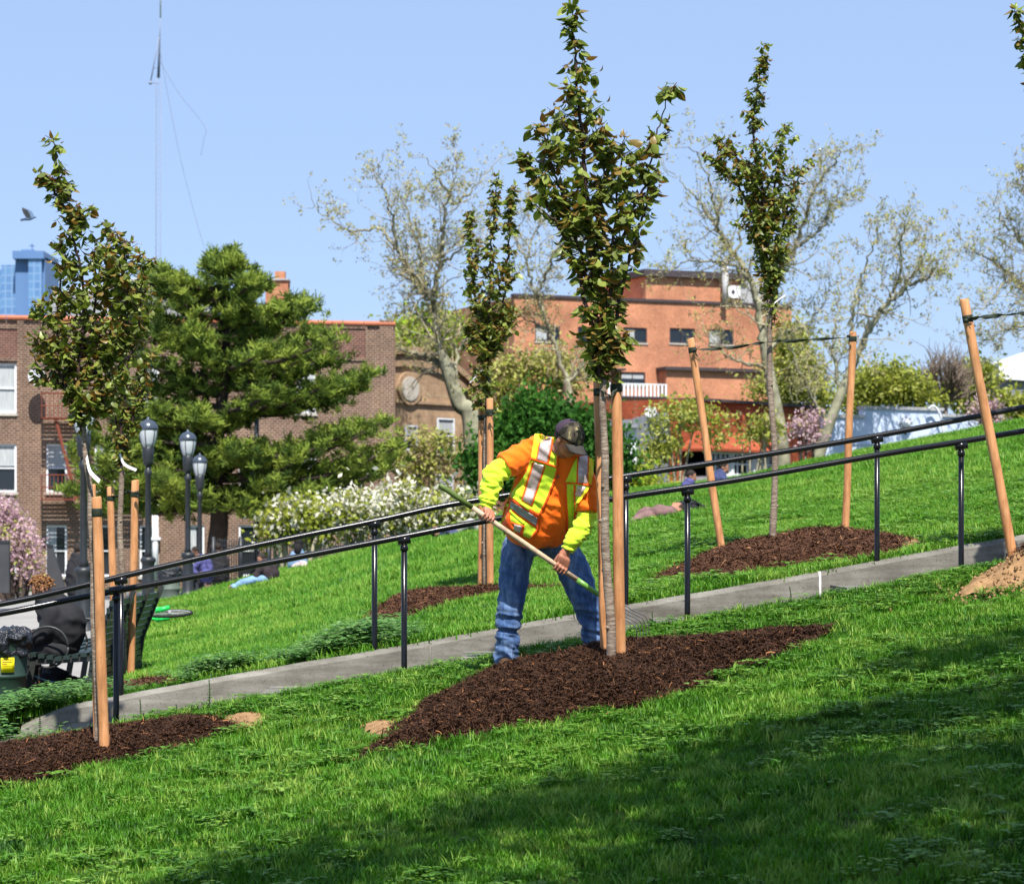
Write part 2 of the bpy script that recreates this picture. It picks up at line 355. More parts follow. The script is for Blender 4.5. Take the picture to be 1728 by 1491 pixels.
# ------------------------------------------------------------------ mulch beds
BEDS = []
def bed_poly(pxs): return [hit(x, y) for x, y in pxs]
def mound(x, y):
    m = np.zeros(np.shape(x))
    for poly, h, wd, *_ in BEDS:
        ins = inpoly(x, y, poly); d = polydist(x, y, poly); m = np.maximum(m, np.where(ins, h*sstep(0, wd, d)**.8, 0))
    return m
def bed(poly, h, wd, mat, lab, chips, seed, size=1.0, dirt_edge=0):
    BEDS.append((poly, h, wd)); r = np.random.default_rng(seed)
    a = np.array(poly); lo = a.min(0)-.05; hi = a.max(0)+.05; st = .035*size
    xs = np.arange(lo[0], hi[0], st); ys_ = np.arange(lo[1], hi[1], st*1.3); X, Y = np.meshgrid(xs, ys_)
    ins = inpoly(X, Y, poly); d = polydist(X, Y, poly)*np.where(ins, 1, -1)+.03*np.sin(9*X+4*Y)+.02*np.sin(23*X-11*Y)
    hm = h*sstep(0, wd, d)**.8
    Z = H(X, Y)+np.where(d > 0, .012+hm, -.03)+np.where(d > 0, .012*np.sin(31*X+3*np.sin(17*Y))*np.sin(27*Y+2)+r.normal(0, .004, X.shape), 0)
    idx = np.arange(X.size).reshape(X.shape); keep = (d[:-1, :-1] > -.03) & (d[1:, 1:] > -.03)
    Fa = np.stack([idx[:-1, :-1], idx[:-1, 1:], idx[1:, 1:], idx[1:, :-1]], -1)[keep]
    V = np.stack([X, Y, Z], -1).reshape(-1, 3); tone = np.full(len(V), .35)
    if dirt_edge: mi0 = (d[:-1, :-1][keep] < dirt_edge).astype(int)
    else: mi0 = np.zeros(len(Fa), int)
    # shreds
    n = chips; cx = r.uniform(lo[0], hi[0], n*3); cy = r.uniform(lo[1], hi[1], n*3)
    dd = polydist(cx, cy, poly)*np.where(inpoly(cx, cy, poly), 1, -1)+.03*np.sin(9*cx+4*cy)+.02*np.sin(23*cx-11*cy)+r.normal(0, .02, n*3)
    ok = dd > (dirt_edge*.8 if dirt_edge else 0); cx = cx[ok][:n]; cy = cy[ok][:n]; dd = dd[ok][:n]; n = len(cx)
    cz = H(cx, cy)+.014+h*sstep(0, wd, dd)**.8+r.uniform(-.006, .012, n)
    L = r.gamma(2.4, .0085, n)*size+.006; W = r.uniform(.0010, .0036, n)*size; th = r.uniform(0, 6.283, n); pi = r.normal(0, .38, n)
    dx = np.stack([np.cos(th)*np.cos(pi), np.sin(th)*np.cos(pi), np.sin(pi)], 1); sd_ = np.stack([-np.sin(th), np.cos(th), r.normal(0, .5, n)], 1)
    up = np.stack([np.zeros(n), np.zeros(n), r.uniform(.002, .010, n)*size], 1); c0 = np.stack([cx, cy, cz], 1)
    q = [c0-dx*L[:, None]-sd_*W[:, None], c0-dx*L[:, None]+sd_*W[:, None]*.6, c0+up-sd_*W[:, None], c0+up+sd_*W[:, None], c0+dx*L[:, None]-sd_*W[:, None]*.5, c0+dx*L[:, None]+sd_*W[:, None]]
    VV = np.stack(q, 1).reshape(-1, 3); b0 = len(V)+np.arange(n)*6
    Fc = np.concatenate([np.stack([b0, b0+1, b0+3, b0+2], 1), np.stack([b0+2, b0+3, b0+5, b0+4], 1)])
    tn = r.beta(1.3, 2.2, n)*.95; tn[r.random(n) < .012] = 1
    V = np.concatenate([V, VV]); tone = np.concatenate([tone, np.repeat(tn, 6)]); Fa = np.concatenate([Fa, Fc])
    mi = np.concatenate([mi0, np.zeros(len(Fc), int)])
    c_ = a.mean(0); o = raw('mulch_bed', V, Fa, [mat, M['dirt']], mi=mi, smooth=False, base=(c_[0], c_[1], Hs(*c_)))
    at = o.data.attributes.new('tone', 'FLOAT', 'POINT'); at.data.foreach_set('value', tone.astype(np.float32))
    tag(o, lab, 'mulch', 'mulch beds round the young trees', 'stuff')
main_bed = bed_poly([(578, 1294), (604, 1276), (668, 1247), (672, 1224), (698, 1204), (729, 1184), (776, 1158), (812, 1143), (865, 1132), (943, 1118), (995, 1104), (1073, 1092), (1150, 1088), (1229, 1088), (1320, 1072), (1400, 1062), (1385, 1080), (1330, 1106), (1281, 1125), (1205, 1135), (1187, 1156), (1125, 1182), (1060, 1196), (995, 1203), (930, 1224), (859, 1234), (797, 1250), (730, 1256), (656, 1268)])
bed(main_bed, .10, .45, M['mulch_dark'], 'broad dark brown mulch bed round the tree the worker is tending', 75000, 1)
left_bed = bed_poly([(-120, 1300), (0, 1266), (62, 1258), (139, 1246), (191, 1234), (243, 1228), (330, 1216), (372, 1218), (401, 1230), (382, 1240), (333, 1255), (278, 1273), (208, 1287), (104, 1315), (0, 1335), (-120, 1370)])
bed(left_bed, .07, .35, M['mulch_dark'], 'dark mulch bed in the lower left round the pair of leaning stakes', 42000, 2)
bed(bed_poly([(30, 1192), (50, 1172), (120, 1160), (200, 1158), (262, 1150), (305, 1142), (312, 1152), (240, 1168), (190, 1176), (110, 1186)]), .04, .3, M['mulch_red'], 'thin brown mulch patch behind the left end of the curb', 6000, 3, 1.3)
bed(bed_poly([(585, 1070), (636, 1030), (668, 1014), (722, 1007), (800, 1000), (900, 992), (1000, 990), (1000, 1000), (930, 1002), (860, 1004), (800, 1013), (746, 1030), (708, 1046), (668, 1054), (633, 1060), (601, 1074)]), .08, .4, M['mulch_red'], 'red brown mulch bed behind the worker on the far side of the steps', 20000, 4, 1.3)
bed(bed_poly([(1064, 996), (1112, 976), (1163, 952), (1190, 938), (1259, 927), (1319, 915), (1398, 904), (1478, 903), (1518, 908), (1553, 920), (1510, 938), (1438, 950), (1378, 955), (1299, 966), (1211, 985), (1171, 983), (1120, 988)]), .11, .5, M['mulch_red'], 'red brown mulch bed beyond the curb under the tree tied to two stakes', 24000, 5, 1.3)
sand_bed = [(3.10, 16.75), (3.22, 17.15), (3.45, 17.55), (3.75, 17.85), (4.3, 17.95), (4.9, 17.8), (5.4, 17.3), (5.2, 16.8), (4.4, 16.55), (3.7, 16.52)]
bed(sand_bed, .26, .65, M['mulch_dark'], 'sandy mound with dark mulch on top at the right edge', 7000, 6, 1, dirt_edge=.42)
def patch(pxs, lab, seed):
    poly = bed_poly(pxs); BEDS.append((poly, 0, .2)); a = np.array(poly); lo = a.min(0); hi = a.max(0); st = .04
    X, Y = np.meshgrid(np.arange(lo[0], hi[0]+st, st), np.arange(lo[1], hi[1]+st, st)); d = polydist(X, Y, poly)*np.where(inpoly(X, Y, poly), 1, -1)
    r = np.random.default_rng(seed); Z = H(X, Y)+np.clip(d*.25, -.02, .03)+.006+r.normal(0, .004, X.shape); idx = np.arange(X.size).reshape(X.shape)
    keep = (d[:-1, :-1] > -.02) & (d[1:, 1:] > -.02)
    if keep.sum() < 3: return
    o = raw('dirt_patch', np.stack([X, Y, Z], -1).reshape(-1, 3), np.stack([idx[:-1, :-1], idx[:-1, 1:], idx[1:, 1:], idx[1:, :-1]], -1)[keep], M['dirt'], base=(a.mean(0)[0], a.mean(0)[1], Hs(*a.mean(0))))
    tag(o, lab, 'dirt', kind='stuff')
patch([(372, 1216), (400, 1206), (440, 1204), (462, 1208), (450, 1220), (425, 1230), (402, 1236)], 'pale dirt patch at the right tip of the lower left mulch bed', 1)
patch([(608, 1226), (640, 1216), (670, 1220), (672, 1240), (640, 1248)], 'small pale dirt patch at the left tip of the central mulch bed', 2)
patch([(1500, 920), (1530, 908), (1560, 912), (1568, 920), (1540, 932), (1495, 945), (1440, 956), (1420, 954)], 'sandy dirt patch at the right end of the far mulch bed', 3)
def spill():
    r = np.random.default_rng(77); mb = []; cs = []; tn = []
    for poly, h, wd in BEDS[:2]:
        a = np.array(poly); n = 900; i = r.integers(0, len(a), n); t = r.random((n, 1)); q = a[i]*(1-t)+a[(i+1) % len(a)]*t+r.normal(0, .07, (n, 2)); cs.append(q)
    q = np.concatenate(cs); n = len(q); z = H(q[:, 0], q[:, 1])+r.uniform(.015, .045, n); th = r.uniform(0, 6.28, n); L = r.uniform(.006, .025, n); W = r.uniform(.0015, .004, n); c0 = np.stack([q[:, 0], q[:, 1], z], 1)
    dx = np.stack([np.cos(th), np.sin(th), r.normal(0, .3, n)], 1)*L[:, None]; dy = np.stack([-np.sin(th), np.cos(th), r.normal(0, .3, n)], 1)*W[:, None]; V = np.stack([c0-dx-dy, c0+dx-dy, c0+dx+dy, c0-dx+dy], 1).reshape(-1, 3)
    o = raw('mulch_spill', V, np.arange(4*n).reshape(-1, 4), M['mulch_dark'], smooth=False, base=(0, 15, .6)); at = o.data.attributes.new('tone', 'FLOAT', 'POINT'); at.data.foreach_set('value', np.repeat(r.uniform(.2, 1, n), 4).astype(np.float32)); tag(o, 'loose mulch chips spilled into the grass round the near beds', 'mulch', kind='stuff')
    n = 500; x = r.normal(3.7, .45, n); y = r.normal(16.7, .22, n); c0 = np.stack([x, y, H(x, y)+mound(x, y)+.02], 1); s = r.uniform(.004, .020, n)[:, None]; B = np.array([(1, 0, 0), (-1, 0, 0), (0, 1, 0), (0, -1, 0), (0, 0, 1), (0, 0, -1.)]); V = (c0[:, None, :]+B*s[:, None, :]*r.uniform(.6, 1.2, (n, 6, 1))).reshape(-1, 3); T = np.array([(0, 2, 4), (2, 1, 4), (1, 3, 4), (3, 0, 4), (2, 0, 5), (1, 2, 5), (3, 1, 5), (0, 3, 5)])
    tag(raw('soil_crumbs', V, (T[None]+np.arange(n)[:, None, None]*6).reshape(-1, 3), M['dirt'], smooth=False, base=(3.7, 16.7, 1.3)), 'crumbs of sandy soil scattered on and round the mound at the right edge', 'soil', kind='stuff')
spill()
def HT(x, y): return float(H(x, y)+mound(np.array(x), np.array(y)))
# ------------------------------------------------------------------ grass
def clump(name, mat, nbl, hgt, spread, wid, seed, kind='blade'):
    r = np.random.default_rng(seed); V = []; Fc = []; n = 0
    for i in range(nbl):
        x, y = r.normal(0, spread, 2); th = r.uniform(0, 6.283); h = hgt*r.uniform(.55, 1.15); lean = r.uniform(.05, .75)*h; w = wid*r.uniform(.7, 1.3)
        d = np.array([math.cos(th), math.sin(th), 0]); s = np.array([-math.sin(th), math.cos(th), 0]); b = np.array([x, y, -.01])
        if kind == 'blade':
            k = 3
            for j in range(k+1):
                t = j/k; c = b+d*lean*t**1.8+np.array([0, 0, h*(t-.28*t*t)]); ww = w*(1-t**1.6)*.5+.0002
                V += [c-s*ww, c+s*ww]
            for j in range(k): Fc.append((n+2*j, n+2*j+1, n+2*j+3, n+2*j+2))
            n += 2*(k+1)
        else:
            tilt = r.uniform(.1, .9); top = b+d*lean*.6+np.array([0, 0, h]); dd = d*math.cos(tilt)+np.array([0, 0, -math.sin(tilt)*.5+.25])
            for j, (t, ww) in enumerate(((0, .15), (.35, 1), (.7, .8), (1, .05))):
                c = top+dd*w*2.1*t+np.array([0, 0, -.15*w*t*t]); V += [c-s*w*ww*.75+np.array([0, 0, .12*w*ww]), c, c+s*w*ww*.75+np.array([0, 0, .12*w*ww])]
            for j in range(3):
                Fc += [(n+3*j, n+3*j+1, n+3*j+4, n+3*j+3), (n+3*j+1, n+3*j+2, n+3*j+5, n+3*j+4)]
            n += 12
    me = bpy.data.meshes.new(name); me.from_pydata([tuple(v) for v in V], [], Fc); me.materials.append(mat); me.polygons.foreach_set('use_smooth', [True]*len(Fc)); me.update()
    return bpy.data.objects.new(name, me)
def scatter(name, pts, scl, tint, protos, lab, cat, seed):
    """one object: a point mesh whose modifier plants a clump on each point"""
    r = np.random.default_rng(seed); n = len(pts)
    me = bpy.data.meshes.new(name); me.vertices.add(n); me.vertices.foreach_set('co', np.asarray(pts, np.float32).ravel())
    for nm, val, ty in (('scl', scl, 'FLOAT'), ('tint', tint, 'FLOAT'), ('yaw', r.uniform(0, 6.283, n), 'FLOAT'), ('kind', r.integers(0, len(protos), n), 'INT')):
        a = me.attributes.new(nm, ty, 'POINT'); a.data.foreach_set('value', np.asarray(val, np.float32 if ty == 'FLOAT' else np.int32))
    me.update(); o = bpy.data.objects.new(name, me); C.objects.link(o)
    ng = bpy.data.node_groups.new(name+'_planting', 'GeometryNodeTree')
    ng.interface.new_socket('Geometry', in_out='INPUT', socket_type='NodeSocketGeometry'); ng.interface.new_socket('Geometry', in_out='OUTPUT', socket_type='NodeSocketGeometry')
    gi = ng.nodes.new('NodeGroupInput'); go = ng.nodes.new('NodeGroupOutput'); L = ng.links.new
    gti = ng.nodes.new('GeometryNodeGeometryToInstance')
    for p in protos:
        oi = ng.nodes.new('GeometryNodeObjectInfo'); oi.inputs['Object'].default_value = p; L(oi.outputs['Geometry'], gti.inputs[0])
    def attr(nm, ty='FLOAT'):
        a = ng.nodes.new('GeometryNodeInputNamedAttribute'); a.data_type = ty; a.inputs[0].default_value = nm; return a.outputs[0]
    ip = ng.nodes.new('GeometryNodeInstanceOnPoints'); L(gi.outputs[0], ip.inputs['Points']); L(gti.outputs[0], ip.inputs['Instance'])
    ip.inputs['Pick Instance'].default_value = True; L(attr('kind', 'INT'), ip.inputs['Instance Index'])
    cx = ng.nodes.new('ShaderNodeCombineXYZ'); L(attr('yaw'), cx.inputs[2]); L(cx.outputs[0], ip.inputs['Rotation'])
    cs = ng.nodes.new('ShaderNodeCombineXYZ'); s_ = attr('scl')
    for k in range(3): L(s_, cs.inputs[k])
    L(cs.outputs[0], ip.inputs['Scale']); L(ip.outputs[0], go.inputs[0])
    md = o.modifiers.new('planting', 'NODES'); md.node_group = ng
    return tag(o, lab, cat, kind='stuff')
G = [clump('grass_tuft', M['blade'], 22, .075, .030, .0075, s) for s in (1, 2, 3)]
GT = [clump('tall_grass_tuft', M['blade'], 24, .13, .034, .0095, s) for s in (4, 5)]
GF = [clump('far_grass_tuft', M['blade'], 24, .11, .06, .013, s) for s in (6, 7, 8)]
WD = [clump('weed_tuft', M['weed'], 16, .055, .040, .017, s, 'leaf') for s in (9, 10)]
NT = [clump('nettle_tuft', M['nettle'], 24, .13, .05, .022, s, 'leaf') for s in (11, 12)]
def fnoise(x, y, s, k=0): return .7*vnoise(x, y, s, k)+.45*vnoise(x, y, s*2.3, k+7)+.25*vnoise(x, y, s*5.1, k+13)
def pick(x, y, margin=.0):
    yf = Yf(x); m = ~(((y-yf) > -.01) & ((y-yf) < 1.12) & (x > -3.74))
    for poly, *_ in BEDS:
        d = polydist(x, y, poly)*np.where(inpoly(x, y, poly), 1, -1)+.03*np.sin(9*x+4*y)+.02*np.sin(23*x-11*y)
        m &= d < margin
    m &= ~inpoly(x, y, PLZ)
    return m
def field(n, y0, y1, seed, marg=.03, ext=.235):
    r = np.random.default_rng(seed); y = np.sqrt(r.uniform(y0**2, y1**2, n)); x = r.uniform(-ext, ext, n)*y; k = pick(x, y, r.uniform(-.05, marg, n))
    return x[k], y[k], r
x, y, r = field(34000, 8.6, 18.2, 21); s = .72+.45*fnoise(x, y, 2.3)+r.uniform(-.25, .35, len(x)); s = np.clip(s, .45, 1.5)
ti = np.clip(.42+.30*fnoise(x, y, 1.3, 1)+.25*fnoise(x, y, 5, 2)+r.normal(0, .16, len(x)), 0, 1)
scatter('grass', np.stack([x, y, H(x, y)], 1), s, ti, G, 'short bright lawn grass in the foreground below the steps', 'grass', 1)
x, y, r = field(11000, 8.6, 18.2, 22); k = (fnoise(x, y, 1.9, 3)+r.normal(0, .45, len(x))) > .22; x = x[k]; y = y[k]
scatter('grass', np.stack([x, y, H(x, y)], 1), r.uniform(.4, .95, len(x)), np.clip(r.normal(.6, .25, len(x)), 0, 1), GT, 'longer paler grass tufts standing up out of the foreground lawn', 'grass', 2)
x, y, r = field(9000, 8.6, 18.2, 23); k = (fnoise(x, y, 1.1, 5)+.9*sstep(-2.2, -.2, y-Yf(x))*(y < Yf(x))+r.normal(0, .45, len(x))) > .40; x = x[k]; y = y[k]
scatter('ground_cover', np.stack([x, y, H(x, y)+.01], 1), r.uniform(.5, 1.15, len(x)), np.clip(r.normal(.5, .22, len(x)), 0, 1), WD, 'broad leaved weeds mixed into the lawn along the steps', 'weeds', 3)
x, y, r = field(52000, 18.3, 31, 24); s = np.clip(.85+.25*fnoise(x, y, 1.4)+r.uniform(-.2, .2, len(x)), .5, 1.5)
ti = np.clip(.5+.2*fnoise(x, y, .7, 1)+.15*fnoise(x, y, 2.6, 2)+r.normal(0, .18, len(x)), 0, 1)
scatter('grass', np.stack([x, y, H(x, y)], 1), s, ti, GF, 'sunlit grass on the slope just beyond the concrete curb', 'grass', 4)
x, y, r = field(60000, 30.5, 62, 25, ext=.225); s = np.clip(1.3+.4*fnoise(x, y, .8)+r.uniform(-.3, .3, len(x)), .7, 2.2)
ti = np.clip(.55+.2*fnoise(x, y, .4, 1)+.15*fnoise(x, y, 1.4, 2)+r.normal(0, .15, len(x)), 0, 1)
scatter('grass', np.stack([x, y, H(x, y)], 1), s, ti, GF, 'grass on the upper hillside below the trees and buildings', 'grass', 5)
x, y, r = field(9000, 18.3, 36, 26); k = (x > .5) & ((fnoise(x, y, 1.1, 5)+r.normal(0, .3, len(x))) > -.1); x = x[k]; y = y[k]
scatter('ground_cover', np.stack([x, y, H(x, y)+.01], 1), r.uniform(1.0, 2.0, len(x)), np.clip(r.normal(.6, .2, len(x)), 0, 1), WD, 'leafy weeds spread over the hillside on the right', 'weeds', 6)
# nettles along the back of the curb, left half; and weeds at its left end
r = np.random.default_rng(31); n = 1500; x = r.uniform(-3.1, -.75, n); y = Yf(x)+1.16+np.abs(r.normal(0, .55, n))*(.4+.6*np.clip((x+3.3), .2, 1)); k = pick(x, y) & (fnoise(x, y, 1.8, 6)+r.normal(0, .15, n)+.5*np.exp(-((x+1.05)/.5)**2) > -.02)
x = x[k]; y = y[k]; hh = .5+.75*np.exp(-((x+1.05)/.45)**2)+.35*np.exp(-((x+2.2)/.4)**2)+.35*fnoise(x, y, 3, 4); hh = np.clip(hh, .25, 1.5)
scatter('ground_cover', np.stack([x, y, H(x, y)+.01], 1), hh*r.uniform(.7, 1.2, len(x)), np.clip(r.normal(.55, .25, len(x)), 0, 1), NT, 'grey green nettle like plants growing over the back of the curb', 'weeds', 7)
n = 300; x = np.concatenate([r.normal(-3.72, .22, n), r.normal(-3.4, .3, 90), r.uniform(-4.5, -3.5, 750)]); y = np.concatenate([r.normal(17.0, .35, n), r.normal(18.2, .25, 90), r.uniform(16.6, 18.1, 750)]); k = pick(x, y); x = x[k]; y = y[k]
scatter('ground_cover', np.stack([x, y, H(x, y)+.01], 1), r.uniform(.6, 1.3, len(x)), np.clip(r.normal(.45, .2, len(x)), 0, 1), NT, 'leafy green weeds crowding the left end of the curb', 'weeds', 8)
# ------------------------------------------------------------------ stakes and ties
def stake(top, foot, Y, r, lab, Yf_=None, band=None, group='round wooden tree stakes'):
    f = P(foot[0], foot[1], Yf_ or Y); t = P(top[0], top[1], Y); d = (t-f).normalized(); b = f-d*.25
    root = thing('tree_stake', tuple(f), lab, 'stake', group)
    n = 14; pts = [b.lerp(t, i/n) for i in range(n+1)]
    ph = random.uniform(0, 6)
    pts = [p+Vector((math.sin(i*.7+ph)*.0025, 0, 0)) for i, p in enumerate(pts)]
    rr = [r*(1+.03*math.sin(i*1.3+ph))*(1.02-.03*i/n) for i in range(n+1)]; pts.insert(n, t-d*.010); rr.insert(n, rr[-1]); rr[-1] = r*.86
    obj('shaft', MB().tube(pts, rr, 18), M['wood'], root)
    tilt = Vector((random.uniform(-.1, .1), random.uniform(-.25, .05), 1)); m = MB().tube([t-d*.001, t+d*.002], r*.85, 18); obj('cut_end', m, M['wood_end'], root, smooth=False)
    if band:
        q = f.lerp(t, band); obj('strap_wrap', MB().tube([q-d*.026, q-d*.02, q+d*.02, q+d*.026], [r*1.02, r*1.09, r*1.08, r*1.02], 18), M['tie'], root, smooth=True)
    return root
stake((1008, 640), (1021, 1127), 15.98, .027, 'slimmer of the two stakes at the tree the worker is tending, left of its trunk', band=.955)
stake((1039.5, 627), (1047, 1131), 15.75, .036, 'thick stake right of the trunk at the tree the worker is tending', band=.945)
stake((163, 838), (175, 1246), 15.45, .033, 'thick front stake of the close pair in the lower left mulch bed', band=.935)
stake((156.5, 817), (163, 1243), 15.72, .020, 'thin stake just behind the thick one in the lower left mulch bed')
stake((186.5, 821), (194, 1152), 22.9, .034, 'stake left of the trunk behind the left end of the handrails', band=.94)
stake((228.5, 810), (220.5, 1155), 22.6, .036, 'stake right of the trunk behind the left end of the handrails', band=.93)
stake((812.5, 676), (812, 996), 24.1, .031, 'left stake of the pair behind the worker rising above his raised elbow', band=.91)
stake((826.5, 672), (827, 998), 23.9, .035, 'right stake of the pair behind the worker rising above his raised elbow', band=.93)
stake((1165.5, 571), (1218, 929), 22.6, .035, 'left leaning stake of the wide pair in the far right mulch bed', band=.945)
stake((1439.5, 560), (1426, 900), 23.4, .036, 'right upright stake of the wide pair in the far right mulch bed', band=.965)
stake((1626.5, 505), (1706, 918), 17.45, .035, 'leaning stake in the sandy mound at the right edge', band=.92)
def ribbon(pts, w, lab, turns=2.0, n=60, knot=()):
    line = smooth_line(pts, max(2, n//max(1, len(pts)-1))); V = []; Fc = []; N_ = len(line)
    for i, p in enumerate(line):
        d = (line[min(i+1, N_-1)]-line[max(i-1, 0)]).normalized(); u = d.cross(Vector((0, 1, 0))).normalized(); v = d.cross(u); a = turns*2*math.pi*i/N_+.6*math.sin(i*.5)
        s = u*math.cos(a)+v*math.sin(a); t = v*math.cos(a)-u*math.sin(a)
        V += [p-s*w/2-t*.001, p+s*w/2-t*.001, p+s*w/2+t*.001, p-s*w/2+t*.001]
    for i in range(N_-1):
        for k in range(4): Fc.append((4*i+k, 4*i+(k+1) % 4, 4*i+4+(k+1) % 4, 4*i+4+k))
    mb = MB().add(V, Fc)
    for q in knot:
        q = Vector(q); mb.ball(q, (.02, .02, .016), 8, 6)
        mb.bar(q, q+Vector((.05, -.02, .035)), .012, .003); mb.bar(q, q+Vector((.03, -.02, -.06)), .012, .003)
    return tag(obj('tree_tie', mb, M['tie'], base=tuple(pts[0])), lab, 'tree tie', 'dark green ties between trees and stakes')
ribbon([P(1170, 590, 22.55), P(1230, 587, 22.6), P(1296, 577, 22.72), P(1340, 575, 22.9), P(1438, 569, 23.33)], .032, 'long dark twisted strap tied between the two stakes of the wide pair', 3.5, knot=[P(1172, 591, 22.53), P(1432, 567, 23.3)])
ribbon([P(1634, 538, 17.4), P(1672, 534, 17.5), P(1728, 529, 17.7), P(1800, 530, 17.75)], .034, 'dark strap running off the leaning stake to the right edge', 1.4, knot=[P(1630, 541, 17.4)])
ribbon([P(1040, 655, 15.71), P(1030, 668, 15.68), P(1018, 660, 15.64), P(1008, 664, 15.93)], .022, 'short strap round the trunk of the tree the worker is tending', .3)
ribbon([P(192, 838, 22.85), P(205, 835, 22.8), P(216, 829, 22.7), P(228, 832, 22.56)], .028, 'dark strap across the stakes behind the left end of the handrails', .8, knot=[P(230, 831, 22.5)])
ribbon([P(812, 704, 24.05), P(819, 702, 23.9), P(827, 699, 23.86)], .024, 'short strap across the stake pair behind the worker', .2, knot=[P(828, 700, 23.8)])
ribbon([P(163, 866, 15.42), P(158, 872, 15.5), P(155, 880, 15.62)], .022, 'short dark strap on the close pair of stakes in the lower left', .2)
# ------------------------------------------------------------------ young cherry trees
def leaf_geo(fold=.35, droop=.5):
    """unit leaf along +X, folded along its midrib"""
    rows = [(0, .0), (.16, .34), (.38, .54), (.62, .46), (.84, .22), (1.0, .0)]; V = []
    for t, w in rows:
        z = -droop*t*t*.45; x = t*(1-.12*droop*t)
        if w == 0: V.append((x, 0, z))
        else: V += [(x, -w*.5*math.cos(fold)*1.05, z+w*.5*math.sin(fold)), (x, 0, z), (x, w*.5*math.cos(fold)*1.05, z+w*.5*math.sin(fold))]
    # indices: 0 | 1,2,3 | 4,5,6 | 7,8,9 | 10,11,12 | 13
    T = [(0, 1, 2), (0, 2, 3)]
    for a in (1, 4, 7): T += [(a, a+3, a+4), (a, a+4, a+1), (a+1, a+4, a+5), (a+1, a+5, a+2)]
    T += [(10, 13, 11), (11, 13, 12)]
    return np.array(V), np.array(T)
LEAFV, LEAFT = leaf_geo(.22, .45)
LEAFV2, _ = leaf_geo(.55, .95)
leaf_me = []
for k, m in enumerate(LEAFM):
    for vv in (LEAFV, LEAFV2):
        me = bpy.data.meshes.new('leaf'); me.from_pydata(vv.tolist(), [], LEAFT.tolist()); me.polygons.foreach_set('use_smooth', [True]*len(LEAFT)); me.materials.append(m); leaf_me.append(me)
def young_tree(Y, trunk, r0, leaders, leafpx, lab, seed, nleaf_parts=300, dens=1.0, tagp=None, warm=.24, spread=1.25):
    r = np.random.default_rng(seed); base = P(trunk[0][0], trunk[0][1], Y)
    root = thing('cherry_tree', tuple(base), lab, 'tree', 'young cherry trees planted in mulch')
    def line(pl, dys): return [P(p[0], p[1], Y+dy) for p, dy in zip(pl, dys)]
    tl = smooth_line([base-Vector((0, 0, .15))]+line(trunk, [0]*len(trunk)), 7); n = len(tl)
    hs = r.uniform(0, 6, 8)
    tl = [p+Vector((.004*math.sin(i*.6+hs[0]), .006*math.sin(i*.7+hs[1]), 0)) for i, p in enumerate(tl)]
    rad = [r0*(1.15-.45*i/n)*(1+.05*math.sin(i*1.9+hs[2])*math.sin(i*.8)) for i in range(n)]
    mb = MB().tube(tl, rad, 14, rfun=lambda i, a: 1+.03*math.sin(3*a+i)+.02*math.sin(5*a-i*2))
    for i in range(6, n-2, 5):       # old pruning knots
        a = r.uniform(0, 6.28); d = Vector((math.cos(a), math.sin(a), .2)); mb.tube([tl[i], tl[i]+d*rad[i]*1.15, tl[i]+d*rad[i]*1.45], [rad[i]*.6, rad[i]*.5, rad[i]*.2], 7)
    obj('trunk', mb, M['bark'], root)
    sc_ = Y/F; leaves = []; tw = MB()
    for li, ld in enumerate(leaders):
        pl = [(a[0], a[1]) for a in ld]; reach = [a[2] for a in ld]
        dmax = r.uniform(-1, 1)*sum(reach)/len(reach)*sc_*1.3 if li else 0
        dys = [dmax*(i/(len(pl)-1)) for i in range(len(pl))]
        w3 = line(pl, dys); L = smooth_line(w3, 8); m = len(L)
        L = [p+Vector(r.normal(0, .006, 3)) for p in L]
        rb = r0*(.62 if li == 0 else .42)
        obj('branch', MB().tube(L, [max(rb*(1-i/m)+.0025, .003) for i in range(m)], 7), M['twig'], root)
        acc = 0; k = 0
        for i in range(m-1):
            seg = L[i+1]-L[i]; s = i/8; j = int(s); f = s-j; rc = (reach[j]*(1-f)+reach[min(j+1, len(reach)-1)]*f)*sc_*spread
            cnt = r.poisson(max(seg.length/.0115*dens*min(1, .45+rc/.16), 0))
            for q in range(cnt):
                p = L[i].lerp(L[i+1], r.random()); a = r.uniform(0, 6.283); up = r.uniform(.2, 1.3); ln = rc*r.uniform(.25, 1.05)
                if r.random() < .25: ln = min(ln, .04)
                d = Vector((math.cos(a), math.sin(a), up)).normalized(); e = p+d*ln; mid = p.lerp(e, .5)+Vector((0, 0, -.06*ln))
                if ln > .05: tw.tube([p, mid, e], [.0028, .0022, .0014], 4, cap=False)
                nl = 4+int(ln/.03)
                for z in range(nl):
                    t = .25+.75*(z+1)/nl if ln > .05 else 1
                    b = p.lerp(mid, t*2) if t < .5 else mid.lerp(e, t*2-1)
                    aa = r.uniform(0, 6.283); dz = r.normal(-1.35, .6) if z < nl-1 else r.normal(-.5, .6)
                    dd = Vector((math.cos(aa), math.sin(aa), dz)).normalized()
                    leaves.append((b+dd*.012, dd, leafpx*sc_*r.uniform(.55, 1.2)*(.8 if z == nl-1 else 1), r.random(), (z == nl-1)))
        tip = L[-1]
        for q in range(5):
            aa = r.uniform(0, 6.283); dd = Vector((math.cos(aa), math.sin(aa), r.uniform(-.5, .9))).normalized(); leaves.append((tip, dd, leafpx*sc_*r.uniform(.5, .9), r.random(), True))
    if tw.V: obj('twigs', tw, M['twig'], root)['kind'] = 'stuff'
    order = sorted(range(len(leaves)), key=lambda i: leaves[i][0].y-leaves[i][2]*2); near = set(order[:nleaf_parts]); VV = []; FF = []; MI = []; nn = 0
